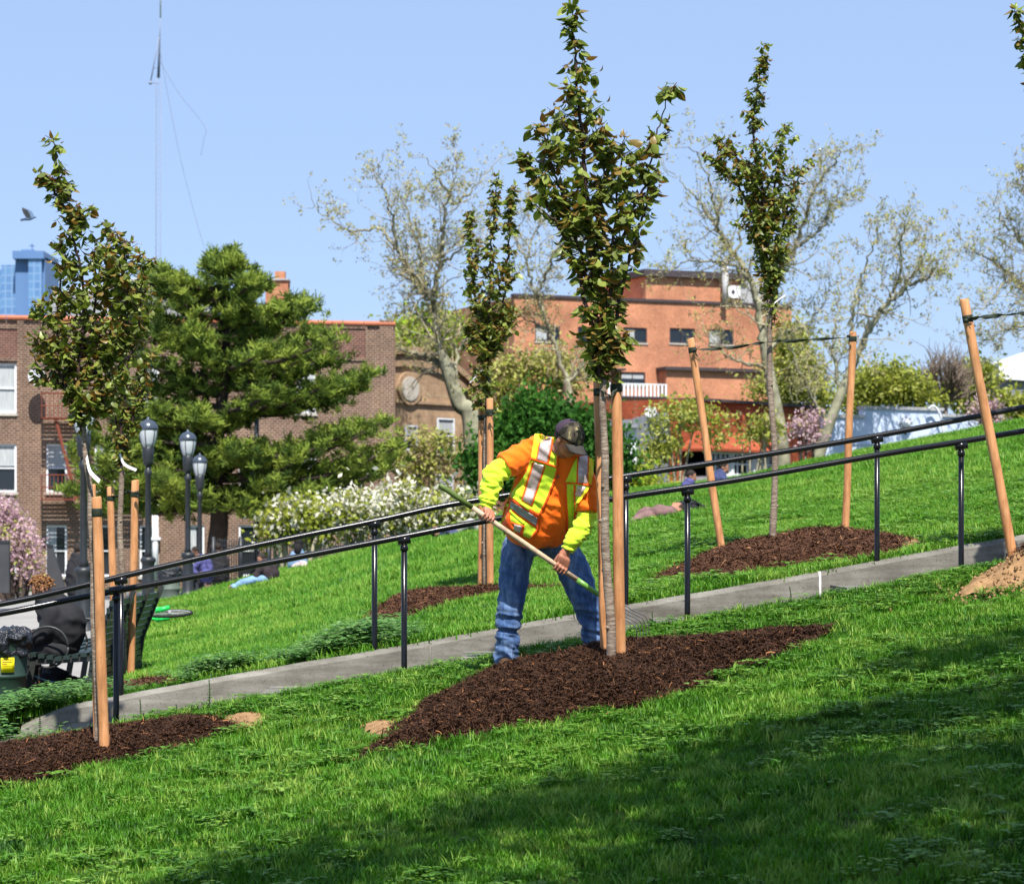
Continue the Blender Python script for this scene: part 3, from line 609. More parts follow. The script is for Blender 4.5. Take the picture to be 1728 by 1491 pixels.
    for i, (b, d, s, rr, tip) in enumerate(leaves):
        side = Vector((-d.y, d.x, 0)); side = side.normalized() if side.length > .05 else Vector((1, 0, 0)); nrm = d.cross(side)*-1
        roll = r.normal(0, .55); nrm = (nrm*math.cos(roll)+side*math.sin(roll)); side2 = nrm.cross(d); Mx = Matrix((d, side2, nrm)).transposed()
        pw = warm*(2.2 if tip else .75); mi = 2 if rr < pw else (1 if rr < pw+.36 else 0); v = r.integers(0, 2)
        if i in near:
            o = bpy.data.objects.new('leaf', leaf_me[mi*2+v]); C.objects.link(o); o.parent = root; m4 = Mx.to_4x4() @ Matrix.Diagonal((s, s*r.uniform(.85, 1.15), s, 1)); m4.translation = b-base; o.matrix_local = m4
        else:
            lv = (LEAFV if v else LEAFV2)*s; VV.append(lv @ np.array(Mx).T+np.array(b)); FF.append(LEAFT+nn); nn += len(lv); MI += [mi]*len(LEAFT)
    if VV: raw('foliage', np.concatenate(VV), np.concatenate(FF), LEAFM, root, mi=MI)['kind'] = 'stuff'
    if tagp:
        for a, b_, c_ in tagp:
            l = smooth_line([P(a[0], a[1], Y-.05), P(b_[0], b_[1], Y-.08), P(c_[0], c_[1], Y-.1)], 5); V = []
            for p in l: V += [p+Vector((-.006, -.002, -.012)), p+Vector((.006, .002, .012))]
            V = V+[v_+Vector((0, .0015, 0)) for v_ in V]; q = len(l)*2
            Fc = [(2*i, 2*i+1, 2*i+3, 2*i+2) for i in range(len(l)-1)]+[(q+2*i+2, q+2*i+3, q+2*i+1, q+2*i) for i in range(len(l)-1)]
            obj('plant_tag', MB().add(V, Fc), M['tagwhite'], root)
    return root
M['tagwhite'] = simple('white_plastic_tag', (.75, .75, .76), (.65, .65, .66), 20, .35, .5)
young_tree(15.68, [(1033, 1130), (1027, 1000), (1020, 880), (1022, 800), (1018, 720), (1018, 640)], .030, [
    [(1018, 650, 30), (1008, 560, 42), (1000, 450, 36), (990, 350, 58), (985, 250, 66), (975, 170, 40), (972, 100, 24), (965, 40, 16), (966, 8, 14)],
    [(1022, 620, 18), (1040, 540, 14), (1058, 450, 12), (1075, 395, 14), (1092, 340, 26), (1098, 270, 24), (1115, 205, 20), (1132, 150, 14)],
    [(1016, 600, 26), (1030, 500, 32), (1035, 400, 46), (1045, 300, 50), (1052, 228, 26)],
    [(1010, 590, 20), (985, 500, 24), (960, 420, 34), (935, 370, 36), (900, 345, 18)],
    [(1002, 500, 25), (965, 380, 38), (935, 290, 42), (918, 205, 22)],
    [(960, 400, 22), (918, 330, 34), (888, 262, 18)],
    [(1016, 640, 16), (1000, 600, 26), (990, 560, 26)],
    [(1022, 630, 12), (1040, 595, 20), (1052, 570, 16)],
    [(1040, 430, 22), (1080, 330, 36), (1108, 285, 20)],
    [(1005, 480, 25), (1010, 380, 44), (1020, 290, 44), (1005, 210, 22)]], 24,
    'tall young cherry tree between two stakes beside the worker', 11, dens=.50)
young_tree(15.6, [(166, 1243), (161, 1100), (156, 950), (153, 850), (146, 780), (140, 720)], .022, [
    [(139, 730, 22), (130, 640, 50), (140, 560, 60), (138, 470, 50), (118, 380, 28), (100, 310, 18), (90, 232, 9)],
    [(140, 720, 28), (165, 640, 46), (185, 560, 46), (205, 480, 42), (222, 405, 26)],
    [(137, 710, 20), (100, 630, 34), (70, 570, 26), (75, 510, 18)],
    [(145, 640, 40), (160, 520, 50), (172, 440, 40), (185, 385, 18)],
    [(130, 650, 30), (95, 560, 34), (110, 450, 30), (100, 400, 16)],
    [(142, 690, 30), (180, 660, 30), (175, 700, 22)],
    [(105, 340, 14), (78, 300, 12), (62, 288, 7)],
    [(120, 390, 20), (148, 352, 12)],
    [(145, 705, 20), (195, 650, 34), (228, 570, 36), (240, 480, 24), (238, 430, 12)],
    [(150, 640, 26), (190, 600, 36), (215, 520, 36), (200, 440, 24)],
    [(120, 650, 26), (75, 640, 26), (58, 600, 18)]], 20,
    'leafy young cherry tree beside the close pair of stakes at the lower left', 12, dens=.55, spread=1.5, tagp=[((146, 770), (152, 795), (168, 812))], warm=.26)
young_tree(22.75, [(209, 1155), (207, 1000), (203, 880), (206, 780)], .032, [
    [(206, 790, 14), (205, 720, 30), (215, 640, 40), (225, 560, 40), (232, 490, 22)],
    [(205, 770, 16), (225, 700, 26), (242, 640, 22), (248, 600, 14)],
    [(205, 760, 14), (195, 700, 26), (190, 620, 30)]], 14,
    'young cherry tree in the second row behind the left end of the handrails', 13, dens=.7, tagp=[((202, 765), (210, 783), (230, 793))], warm=.25)
young_tree(24.0, [(820, 997), (819, 850), (820, 740), (822, 660)], .028, [
    [(822, 670, 16), (822, 600, 42), (826, 520, 46), (828, 430, 16), (834, 350, 14), (838, 298, 10)],
    [(824, 600, 26), (848, 520, 30), (858, 420, 12), (860, 360, 12), (864, 318, 8)],
    [(820, 580, 28), (802, 500, 26), (798, 430, 14), (790, 362, 12)],
    [(822, 620, 24), (800, 585, 18), (790, 540, 14)],
    [(824, 600, 24), (845, 570, 24), (862, 520, 16)],
    [(821, 690, 8), (800, 668, 14), (792, 655, 10)],
    [(822, 690, 8), (840, 690, 14)]], 14,
    'slender young cherry tree behind the raised elbow of the worker', 14, dens=.75, warm=.32, tagp=[((793, 645), (806, 632), (815, 622))])
young_tree(22.8, [(1303, 911), (1308, 800), (1300, 650), (1298, 500)], .033, [
    [(1298, 510, 14), (1294, 430, 34), (1287, 330, 46), (1272, 220, 22), (1278, 150, 20), (1289, 76, 8)],
    [(1299, 480, 22), (1320, 390, 38), (1342, 310, 26), (1366, 270, 10)],
    [(1293, 430, 22), (1255, 330, 36), (1215, 280, 26), (1186, 262, 12)],
    [(1296, 410, 28), (1310, 300, 36), (1326, 214, 14)],
    [(1288, 360, 24), (1245, 270, 26), (1216, 236, 14)],
    [(1299, 500, 12), (1310, 450, 24), (1322, 420, 22)],
    [(1297, 480, 16), (1280, 420, 26), (1262, 380, 26)],
    [(1299, 505, 8), (1305, 525, 8), (1308, 548, 6)]], 14,
    'young cherry tree with a straight bare stem tied between the wide pair of stakes', 15, dens=.75, tagp=[((1306, 512), (1316, 504), (1325, 498))])
young_tree(17.6, [(1802, 880), (1800, 700), (1796, 450)], .03, [
    [(1796, 460, 26), (1790, 300, 40), (1785, 150, 44), (1780, 0, 30), (1776, -90, 16)],
    [(1796, 440, 18), (1772, 250, 26), (1745, 120, 18), (1723, 50, 16), (1713, 16, 12)],
    [(1798, 430, 20), (1830, 280, 40), (1850, 130, 30)]], 18,
    'leaf tips of a cherry tree poking in at the top right corner', 16, dens=.6)
# ------------------------------------------------------------------ continuous figures: union of limbs, remeshed
def fuse(name, mb, voxel, mats, parent=None, smooth_it=3, disp=None, matfun=None, base=None):
    me = bpy.data.meshes.new('tmp'); me.from_pydata(np.concatenate(mb.V).tolist(), [], mb.F); me.update()
    t = bpy.data.objects.new('tmp', me); C.objects.link(t); md = t.modifiers.new('r', 'REMESH'); md.mode = 'VOXEL'; md.voxel_size = voxel
    dg = bpy.context.evaluated_depsgraph_get(); m2 = bpy.data.meshes.new_from_object(t.evaluated_get(dg)); bpy.data.objects.remove(t); bpy.data.meshes.remove(me)
    nv = len(m2.vertices); co = np.empty(nv*3); m2.vertices.foreach_get('co', co); co = co.reshape(-1, 3)
    ed = np.empty(len(m2.edges)*2, np.int32); m2.edges.foreach_get('vertices', ed); ed = ed.reshape(-1, 2)
    deg = np.bincount(ed.ravel(), minlength=nv)[:, None]
    for _ in range(smooth_it):
        for lam in (.6, -.3):
            s = np.zeros_like(co)
            for k in range(3): s[:, k] = np.bincount(ed[:, 0], co[ed[:, 1], k], nv)+np.bincount(ed[:, 1], co[ed[:, 0], k], nv)
            co = co+lam*(s/np.maximum(deg, 1)-co)
    m2.vertices.foreach_set('co', co.ravel()); m2.update()
    if disp:
        nr = np.empty(nv*3); m2.vertices.foreach_get('normal', nr); nr = nr.reshape(-1, 3)
        co = co+nr*disp(co)[:, None]; m2.vertices.foreach_set('co', co.ravel()); m2.update()
    o0 = np.array(root_loc(parent) if parent is not None else Vector(base or (0, 0, 0)))
    bv = BVHTree.FromPolygons(co.tolist(), [tuple(p.vertices) for p in m2.polygons]) if matfun == 'bvh' else None
    if callable(matfun):
        pc = np.empty(len(m2.polygons)*3); m2.polygons.foreach_get('center', pc); mi = matfun(pc.reshape(-1, 3)); m2.polygons.foreach_set('material_index', mi.astype(np.int32))
    m2.vertices.foreach_set('co', (co-o0).ravel()); m2.name = name
    m2.materials.clear(); o = link(name, m2, mats, parent)
    if parent is None and base: o.location = base
    return (o, bv) if bv else o
def limb(mb, pts, rad, seg=14, flat=None):
    L = smooth_line(pts, 5) if len(pts) > 2 else smooth_line([pts[0], pts[0].lerp(pts[1], .5), pts[1]], 4)
    k = len(pts) if len(pts) > 2 else 3
    rr = list(np.interp(np.linspace(0, 1, len(L)), np.linspace(0, 1, len(rad)), rad))
    mb.tube(L, rr, seg); mb.ball(L[0], rr[0]*.97, seg, 8); mb.ball(L[-1], rr[-1]*.97, seg, 8); return mb
def loft(mb, secs, seg=28, half=None, grow=0, mi=0, power=2.5):
    """secs: (px, py, Y, halfwidth_px, halfdepth_m, tilt) -> torso of superellipse rings"""
    rings = []
    keys = np.linspace(0, 1, len(secs)); ts = np.linspace(0, 1, len(secs)*4); A = np.array(secs, float)
    A = np.stack([np.interp(ts, keys, A[:, k]) for k in range(A.shape[1])], 1)
    V = []
    angs = [2*math.pi*k/seg for k in range(seg)] if half is None else [half[0]+(half[1]-half[0])*k/(seg-1) for k in range(seg)]
    for px, py, Y, hw, hd, tl in A:
        c = P(px, py, Y); hw = hw*Y/F+grow; hd = hd+grow
        for a in angs:
            ca, sa = math.cos(a), math.sin(a); e = 2/power
            x = hw*math.copysign(abs(ca)**e, ca); y = hd*math.copysign(abs(sa)**e, sa)
            V.append(c+Vector((x, y, tl*x)))
    n = len(A); Fc = []
    for i in range(n-1):
        for k in range(seg if half is None else seg-1): Fc.append((i*seg+k, (i+1)*seg+k, (i+1)*seg+(k+1) % seg, i*seg+(k+1) % seg))
    if half is None: Fc += [tuple(range(seg)), tuple((n-1)*seg+k for k in range(seg-1, -1, -1))]
    return mb.add(V, Fc, mi)
def folds(amp, fx, fz, seed, ridge=True, fine=.25):
    def f(co):
        out = np.empty(len(co))
        for i, (x, y, z) in enumerate(co):
            a = pnoise((x*fx+seed+.35*z*fz, y*fx, z*fz+.5*x*fx)); b = pnoise((x*fx*2.7, y*fx*2.7+seed, z*fz*2.4))
            v = (1-abs(a)*2.6) if ridge else a
            out[i] = amp*(v-.5)+amp*fine*b
        return out
    return f
def handle_frame(c, axis, towrist):
    ax = axis.normalized(); u = (towrist-ax*towrist.dot(ax)).normalized(); return ax, u, ax.cross(u)
def gripping_hand(mb, c, axis, wrist, front, rh=.017, s=1.0, flip=1):
    """palm over the handle, four fingers of unequal length curled round it, thumb closing from the side"""
    ax, u, v = handle_frame(c, axis, wrist-c)
    if v.dot(front) < 0: v = -v
    R_ = rh+.010*s
    kn = c+u*.034*s+v*.016*s
    for a, b, ra, rb in ((-.030, -.018, .019, .017), (-.010, -.006, .021, .018), (.012, .006, .021, .018), (.030, .018, .018, .016)):
        mb.tube([wrist+ax*b*s, (wrist+ax*b*s).lerp(kn+ax*a*s, .5)+v*.006*s, kn+ax*a*s], [rb*s, ra*1.08*s, ra*.72*s], 10)
        mb.ball(kn+ax*a*s, ra*.68*s, 8, 6)
    mb.ball(wrist, .030*s, 12, 8)
    for k, (off, L, r_) in enumerate(((-.034, 2.75, .0088), (-.0115, 3.1, .0095), (.0115, 3.0, .0092), (.033, 2.5, .0080))):
        off *= flip; pts = []
        for j in range(7):
            a = .25+L*j/6; rad = R_*(1.16 if j in (2, 4) else 1.04)+.002
            pts.append(c+ax*(off+.003*math.sin(a))*s+(u*math.cos(a)+v*math.sin(a))*rad)
        pts = [kn+ax*off*s*.95]+pts; mb.tube(pts, [r_*1.15*s]+[r_*s*(1-.035*j) for j in range(7)], 8); mb.ball(pts[-1], r_*.82*s, 8, 6); mb.ball(pts[3], r_*1.12*s, 8, 6)
    tb = wrist.lerp(kn, .45)-ax*flip*.030*s-v*.012*s
    tp = [tb, c-ax*flip*.046*s+u*.022*s-v*.018*s, c-ax*flip*.040*s-v*(R_+.003), c-ax*flip*.020*s-v*(R_)-u*.018*s]
    mb.tube(smooth_line(tp, 4), list(np.interp(np.linspace(0, 1, 13), [0, .4, 1], [.017*s, .0125*s, .009*s])), 10); mb.ball(tp[-1], .0088*s, 8, 6)
def head_blob(mb, c, fwd, up, s=1.0, ears=True):
    f = fwd.normalized(); u = (up-f*up.dot(f)).normalized(); r_ = f.cross(u)
    Mx = Matrix((r_, f, u)).transposed()
    q = lambda x, y, z: c+Mx @ Vector((x, y, z))*s
    mb.ball(q(0, -.012, .030), (.076*s, .094*s, .084*s), 20, 14, rot=Mx)
    mb.ball(q(0, .022, -.030), (.058*s, .066*s, .078*s), 18, 12, rot=Mx)
    mb.ball(q(0, .050, -.082), (.034*s, .030*s, .024*s), 12, 8, rot=Mx)
    mb.ball(q(.030, .046, -.030), (.024*s, .022*s, .022*s), 10, 8, rot=Mx); mb.ball(q(-.030, .046, -.030), (.024*s, .022*s, .022*s), 10, 8, rot=Mx)
    mb.ball(q(0, .077, .012), (.050*s, .014*s, .012*s), 12, 8, rot=Mx)
    mb.tube([q(0, .080, .004), q(0, .097, -.020), q(0, .106, -.034)], [.009*s, .012*s, .015*s], 8); mb.ball(q(0, .098, -.037), (.019*s, .014*s, .010*s), 10, 6, rot=Mx)
    mb.ball(q(0, .079, -.058), (.025*s, .012*s, .0065*s), 10, 6, rot=Mx); mb.ball(q(0, .076, -.068), (.022*s, .012*s, .007*s), 10, 6, rot=Mx)
    if ears:
        for sx in (-1, 1):
            mb.ball(q(sx*.079, -.010, -.010), (.010*s, .020*s, .031*s), 10, 8, rot=Mx)
    mb.tube([q(0, -.02, -.03), q(0, -.035, -.12)], [.056*s, .056*s], 14)
    return q, Mx
m = N('skin_tanned', .5, .4); v = m.coord(); sk = m.ramp(m.noise(v, 14, 4), [(.3, (.33, .125, .070)), (.7, (.46, .20, .125))]); m.color(sk)
m.b.inputs['Subsurface Weight'].default_value = .08; m.b.inputs['Subsurface Radius'].default_value = (.02, .008, .004); m.bump(m.noise(v, 120, 3), .25, .002); M['skin'] = m.m
def cloth(name, c, c2, scale=10, rough=.85, weave=900, bs=.15):
    m = N(name, rough, .2); v = m.coord(); m.color(m.ramp(m.noise(v, scale, 4), [(.3, c2), (.7, c)])); m.bump(m.noise(v, weave, 2), bs, .001)
    m.b.inputs['Sheen Weight'].default_value = .15; return m.m
M['orange'] = cloth('hi_vis_orange_cotton', (1.0, .19, .008), (1.0, .15, .006))
M['lime'] = cloth('hi_vis_lime_fabric', (.66, .90, .045), (.52, .76, .030))
M['lime_mesh'] = cloth('lime_vest_mesh', (.52, .74, .03), (.40, .62, .02), 6, .7)
M['edge'] = cloth('orange_vest_tape', (1.0, .13, .01), (.9, .1, .008))
M['yellow_tape'] = cloth('yellow_vest_tape', (.95, .72, .03), (.85, .62, .02))
m = N('silver_reflective_tape', .35, .6); v = m.coord(); m.color(m.ramp(m.noise(v, 12, 3), [(.35, (.40, .30, .29)), (.65, (.66, .54, .52))])); m.b.inputs['Metallic'].default_value = .25; m.bump(m.noise(v, 25, 3), .5, .006); M['silver'] = m.m
M['grey_tape'] = simple('grey_reflective_band', (.33, .35, .36), (.24, .25, .27), 12, .4, .5, bump=.2)
m = N('blue_denim', .9, .15); v = m.coord(); v2 = m.coord(scale=(1, 1, .3))
dn = m.ramp(m.noise(v2, 9, 6, .7), [(.3, (.020, .046, .125)), (.47, (.050, .100, .225)), (.66, (.18, .27, .43))])
m.color(dn); m.bump(m.noise(v, 700, 2), .3, .001); m.b.inputs['Sheen Weight'].default_value = .1; M['denim'] = m.m
M['leather'] = simple('black_leather', (.02, .018, .016), (.012, .01, .01), 30, .5, .4, bump=.2)
M['boot'] = simple('brown_work_boot', (.10, .055, .03), (.06, .035, .02), 20, .7, bump=.3)
m = N('camouflage_cap', .9, .15); v = m.coord(); ca = m.ramp(m.noise(v, 16, 2, .4), [(.38, (.020, .018, .014)), (.44, (.062, .052, .038)), (.55, (.085, .070, .052)), (.60, (.11, .10, .055)), (.66, (.30, .24, .13))])
for e in ca.node.color_ramp.elements: pass
ca.node.color_ramp.interpolation = 'CONSTANT'; m.color(ca); m.bump(m.noise(v, 500, 2), .3, .001); M['camo'] = m.m
m = N('mesh_cap_back', .8, .2); v = m.coord(); vo = m.n('TexVoronoi'); m.l(v, vo.inputs['Vector']); vo.inputs['Scale'].default_value = 260
m.color(m.ramp(vo.outputs['Distance'], [(.25, (.012, .008, .014)), (.5, (.060, .040, .062))])); M['capmesh'] = m.m
M['brim'] = simple('grey_cap_brim', (.050, .046, .042), (.034, .031, .029), 30, .8, bump=.3)
M['handlewood'] = simple('worn_ash_handle', (.66, .50, .32), (.36, .25, .18), 14, .5, .4, bump=.2, stretch=(1, 1, 1))
M['greenpaint'] = simple('green_painted_steel', (.16, .36, .06), (.11, .27, .045), 14, .35, .5)
M['oliverubber'] = simple('olive_handle_sleeve', (.11, .16, .035), (.08, .12, .028), 14, .5, .4)
M['steel'] = simple('worn_steel_tine', (.42, .40, .38), (.26, .24, .22), 30, .35, .6, metallic=.7)
M['hair'] = simple('short_grey_hair', (.05, .04, .035), (.02, .016, .014), 80, .8, bump=1)
# ------------------------------------------------------------------ the fork
HA = P(742, 818, 15.88); HB = P(1012, 1004, 16.12)
def hp(px): t = (px-742)/(1012-742); return HA.lerp(HB, t)
hax = (HB-HA).normalized()
def fork():
    end = HB+hax*.15
    root = thing('garden_fork', tuple(P(1080, 1076, 16.3)), 'long handled fork with green ends and curved steel tines held by the worker', 'fork')
    obj('wooden_handle', MB().tube([hp(794), hp(850), hp(910), hp(976)], [.0165, .0175, .0175, .017], 14), M['handlewood'], root)
    obj('grip_sleeve', MB().tube([HA-hax*.004, HA, hp(750), hp(770), hp(796)], [.010, .0165, .019, .0188, .0172], 14), M['oliverubber'], root)
    nk = [hp(973), hp(990), HB, HB+hax*.06, end]
    obj('ferrule', MB().tube(nk, [.0185, .018, .015, .011, .009], 12), M['greenpaint'], root)
    side = Vector((.42, .80, .30)).normalized()
    mb = MB().tube(smooth_line([end-side*.085, end-side*.04+hax*.01, end+hax*.012, end+side*.04+hax*.01, end+side*.085], 5), .0065, 8)
    obj('tine_yoke', mb, M['steel'], root)
    tip = P(1086, 1078, 16.25)
    for k in range(5):
        o = (k-2)*.042; a = end+side*o+hax*.008; b = tip+side*o*1.15; c1 = a+hax*.10+Vector((.02, 0, -.01)); c2 = a.lerp(b, .62)+Vector((.045, 0, .035))
        L = smooth_line([a, a.lerp(c1, .6), c2, b], 6); obj('tine', MB().tube(L, list(np.linspace(.0052, .0026, len(L))), 6), M['steel'], root)
fork()
# ------------------------------------------------------------------ the worker
def worker():
    base = (float(P(915, 1100, 16.6).x), 16.6, Hs(.2, 16.6))
    root = thing('person', base, 'man in orange shirt, lime reflective vest and camouflage cap bending over a long fork', 'person')
    sec = [(946, 742, 16.08, 15, .07, -.1), (942, 752, 16.09, 34, .09, -.2), (938, 764, 16.12, 50, .115, -.22), (935, 784, 16.15, 57, .13, -.2), (931, 808, 16.19, 58, .14, -.15), (924, 834, 16.23, 59, .155, -.1),
           (914, 860, 16.27, 61, .17, -.05), (908, 882, 16.31, 60, .175, 0), (907, 900, 16.35, 54, .18, .03), (911, 914, 16.39, 44, .19, .05), (914, 923, 16.42, 30, .17, .05)]
    RS, LS = P(896, 766, 16.15), P(982, 786, 16.10)
    EL1, WR1 = P(834, 799, 16.06), P(822, 856, 16.00)
    EL2, WR2 = P(990, 878, 16.10), P(954, 930, 16.04)
    h1, h2 = hp(821), hp(944)
    HC = P(960, 741, 15.96); fw = Vector((.60, -.52, -.60)); up = Vector((.22, -.30, .92))
    # --- body, one continuous surface
    mb = MB(); q, Mx = head_blob(mb, HC, fw, up, 1.02)
    mb.tube([HC+Vector((-.01, .02, -.03)), P(942, 768, 16.10)], [.062, .072], 14)
    loft(mb, [(a, b, c_, d*.86, e*.86, f) for a, b, c_, d, e, f in sec[2:]], 20)
    limb(mb, [RS, RS.lerp(EL1, .5), EL1], [.062, .052, .042]); limb(mb, [EL1, EL1.lerp(WR1, .5), WR1], [.042, .038, .029])
    limb(mb, [LS, LS.lerp(EL2, .5), EL2], [.062, .052, .044]); limb(mb, [EL2, EL2.lerp(WR2, .5), WR2], [.044, .040, .029])
    gripping_hand(mb, h1, hax, WR1+(h1-WR1)*.22, Vector((0, -1, 0)), s=1.0)
    gripping_hand(mb, h2, hax, WR2+(h2-WR2)*.10, Vector((-.4, -1, -.1)), s=1.05)
    HL, KL, AL = P(882, 918, 16.66), P(863, 1008, 16.56), P(853, 1112, 16.60); HR, KR, AR = P(944, 918, 16.68), P(984, 1006, 16.58), P(1004, 1088, 16.68)
    for a, b, c_ in ((HL, KL, AL), (HR, KR, AR)):
        limb(mb, [a, a.lerp(b, .5), b], [.085, .075, .056]); limb(mb, [b, b.lerp(c_, .4), c_], [.056, .054, .038])
        mb.tube([c_, c_+Vector((0, -.02, -.05)), c_+Vector((.0, -.13, -.07))], [.036, .036, .028], 10)
    body = fuse('body', mb, .0055, M['skin'], root, 2)
    for sx in (-1, 1):
        e = MB().ball(q(sx*.031, .071, -.004), .0125, 10, 8); obj('eye', e, M['eye'], root)
    # --- jeans
    mb = MB(); loft(mb, [(909, 893, 16.58, 50, .13, 0), (908, 908, 16.63, 55, .145, 0), (910, 925, 16.66, 56, .14, 0), (912, 938, 16.67, 46, .12, 0)], 24)
    limb(mb, [P(876, 918, 16.66), P(870, 955, 16.61), P(863, 1008, 16.56)], [.118, .116, .100], 18); limb(mb, [P(863, 1008, 16.56), P(857, 1060, 16.57), P(853, 1119, 16.60)], [.100, .090, .083], 18)
    limb(mb, [P(946, 920, 16.67), P(968, 962, 16.62), P(986, 1008, 16.58)], [.115, .118, .103], 18); limb(mb, [P(986, 1008, 16.58), P(998, 1048, 16.62), P(1005, 1086, 16.66)], [.103, .090, .084], 18)
    f1 = folds(.016, 7, 11, 3.3); f2 = folds(.010, 5, 24, 9.1)
    def jd(co):
        low = sstep(P(0, 985, 16.5).z, P(0, 1095, 16.5).z, co[:, 2]); return f1(co)*(.55+.6*low)+f2(co)*(.2+1.0*low)-.004
    jeans = fuse('jeans', mb, .0085, M['denim'], root, 2, disp=jd)
    mb = MB(); loft(mb, [(909, 889, 16.56, 52, .142, 0), (909, 896, 16.58, 52.5, .143, 0)], 28); obj('belt', mb, M['leather'], root)
    # --- boots
    for a in (AL, AR):
        mb = MB(); g_ = Vector((a.x, a.y, Hs(a.x, a.y)))
        mb.tube([a+Vector((0, .01, .02)), g_+Vector((0, .02, .05))], [.052, .056], 14); mb.tube([g_+Vector((0, .04, .045)), g_+Vector((.0, -.05, .05)), g_+Vector((.0, -.17, .035)), g_+Vector((0, -.20, .03))], [.050, .052, .044, .03], 14)
        fuse('boot', mb, .009, M['boot'], root, 3)
    # --- lime long sleeves
    mb = MB(); limb(mb, [RS.lerp(EL1, .45), RS.lerp(EL1, .8), EL1+Vector((-.005, 0, -.01))], [.074, .076, .078]); limb(mb, [EL1+Vector((.0, 0, -.01)), P(826, 828, 16.03), P(822, 850, 16.01)], [.078, .068, .056]); mb.tube([P(822, 848, 16.01), P(822, 858, 16.0)], [.046, .043], 14)
    fd = folds(.013, 9, 26, 1.1)
    fuse('long_sleeve', mb, .0065, M['lime'], root, 2, disp=fd)
    mb = MB(); limb(mb, [P(989, 846, 16.10), P(991, 866, 16.1), P(988, 880, 16.09)], [.050, .064, .074]); limb(mb, [P(988, 880, 16.09), P(975, 901, 16.06), P(962, 919, 16.045)], [.074, .064, .052]); mb.tube([P(963, 917, 16.045), P(957, 927, 16.04)], [.046, .044], 14)
    fuse('long_sleeve', mb, .0065, M['lime'], root, 2, disp=fd)
    # --- shirt
    mb = MB(); loft(mb, sec, 30)
    mb.tube([P(915, 752, 16.12), P(893, 764, 16.14), P(868, 777, 16.11), P(851, 787, 16.085)], [.085, .092, .092, .090], 18)
    mb.tube([P(968, 776, 16.11), P(982, 788, 16.10), P(989, 825, 16.10), P(990, 863, 16.10)], [.070, .078, .078, .082], 18)
    f3 = folds(.014, 5.5, 8, 5.2); f4 = folds(.006, 14, 16, 2.2)
    shirt, bv = fuse('shirt', mb, .0075, M['orange'], root, 2, disp=lambda co: f3(co)+f4(co), matfun='bvh')
    # rolled collar rib
    _r = [P(946+26*math.cos(a), 752+25*math.sin(a)*.9, 16.25-.075*math.sin(max(a, 0))) for a in np.linspace(.1, math.pi-.1, 10)]
    # --- vest, laid over the shirt
    o0 = Vector((0, 0, EYE))
    def cast(px, py, off):
        d = (P(px, py, 16.3)-o0).normalized()
        for ddx in (0, 2, -2, 4, -4, 7, -7, 10, -10):
            dd = (P(px+ddx, py, 16.3)-o0).normalized(); h, nrm, i, dist = bv.ray_cast(o0, dd)
            if h is not None:
                if nrm.dot(dd) > 0: nrm = -nrm
                hh = o0+d*(h-o0).length
                return hh+nrm*off*.4-dd*off*.6
        return None
    def strip(name, A, B, off, mat, parent, th=.004, cols=None):
        n = 14; A_ = np.array(A, float); B_ = np.array(B, float)
        def rs(Q, n):
            s = np.r_[0, np.cumsum(np.hypot(*np.diff(Q, axis=0).T))]; t = np.linspace(0, s[-1], n); return np.stack([np.interp(t, s, Q[:, 0]), np.interp(t, s, Q[:, 1])], 1)
        ln = max(np.hypot(*np.diff(A_, axis=0).T).sum(), np.hypot(*np.diff(B_, axis=0).T).sum()); n = max(4, int(ln/2.5)); A_ = rs(A_, n); B_ = rs(B_, n)
        w = np.hypot(*(A_-B_).T).max(); k = max(3, int(w/2.5)+2)
        top = []; bad = 0; last = None
        for i in range(n):
            for j in range(k):
                p = A_[i]*(1-j/(k-1))+B_[i]*(j/(k-1)); h = cast(p[0], p[1], off)
                if h is None: h = last if last is not None else P(p[0], p[1], 16.25)
                last = h; top.append(h)
        bot = []
        for h in top: bot.append(h+(h-o0).normalized()*th)
        N_ = n*k; Fc = []
        for i in range(n-1):
            for j in range(k-1):
                a = i*k+j; Fc.append((a, a+k, a+k+1, a+1)); Fc.append((N_+a, N_+a+1, N_+a+k+1, N_+a+k))
        rim = [j for j in range(k)]+[i*k+k-1 for i in range(1, n)]+[(n-1)*k+j for j in range(k-2, -1, -1)]+[i*k for i in range(n-2, 0, -1)]
        for a, b in zip(rim, rim[1:]+rim[:1]): Fc.append((a, b, N_+b, N_+a))
        return obj(name, MB().add(top+bot, Fc), mat, parent)
    vest = MB(); loft(vest, [(a, b, c_, d, e, f) for a, b, c_, d, e, f in sec[1:9]], 26, half=(.15, math.pi-.15), grow=.014)
    ve = obj('vest', vest, M['lime_mesh'], root)
    md = ve.modifiers.new('thick', 'SOLIDIFY'); md.thickness = .004
    S = lambda nm, A, B, off, mt: strip(nm, A, B, off, M[mt], ve)
    # image-left half
    S('vest_front', [(903, 731), (896, 772), (889, 796), (866, 828), (856, 848), (850, 868), (849, 886), (868, 897), (882, 903)], [(943, 732), (941, 770), (941, 792), (933, 818), (922, 845), (913, 862), (908, 874), (906, 892), (896, 908)], .010, 'lime')
    S('front_edging', [(941, 733), (939, 770), (939, 792), (931, 818), (920, 845), (911, 862), (906, 874), (905, 892), (895, 907)], [(944, 733), (942, 770), (942, 793), (934, 819), (923, 846), (914, 863), (909, 875), (908, 893), (898, 909)], .0135, 'edge')
    S('orange_side', [(863, 834), (855, 848), (849, 868), (848, 886)], [(866, 838), (862, 852), (862, 876), (868, 897)], .0125, 'edge')
    S('shoulder_tape', [(903, 731), (896, 773)], [(914, 731), (905, 776)], .0125, 'yellow_tape')
    S('tape_edging', [(913, 731), (904, 776)], [(937, 731), (926, 783)], .0125, 'edge')
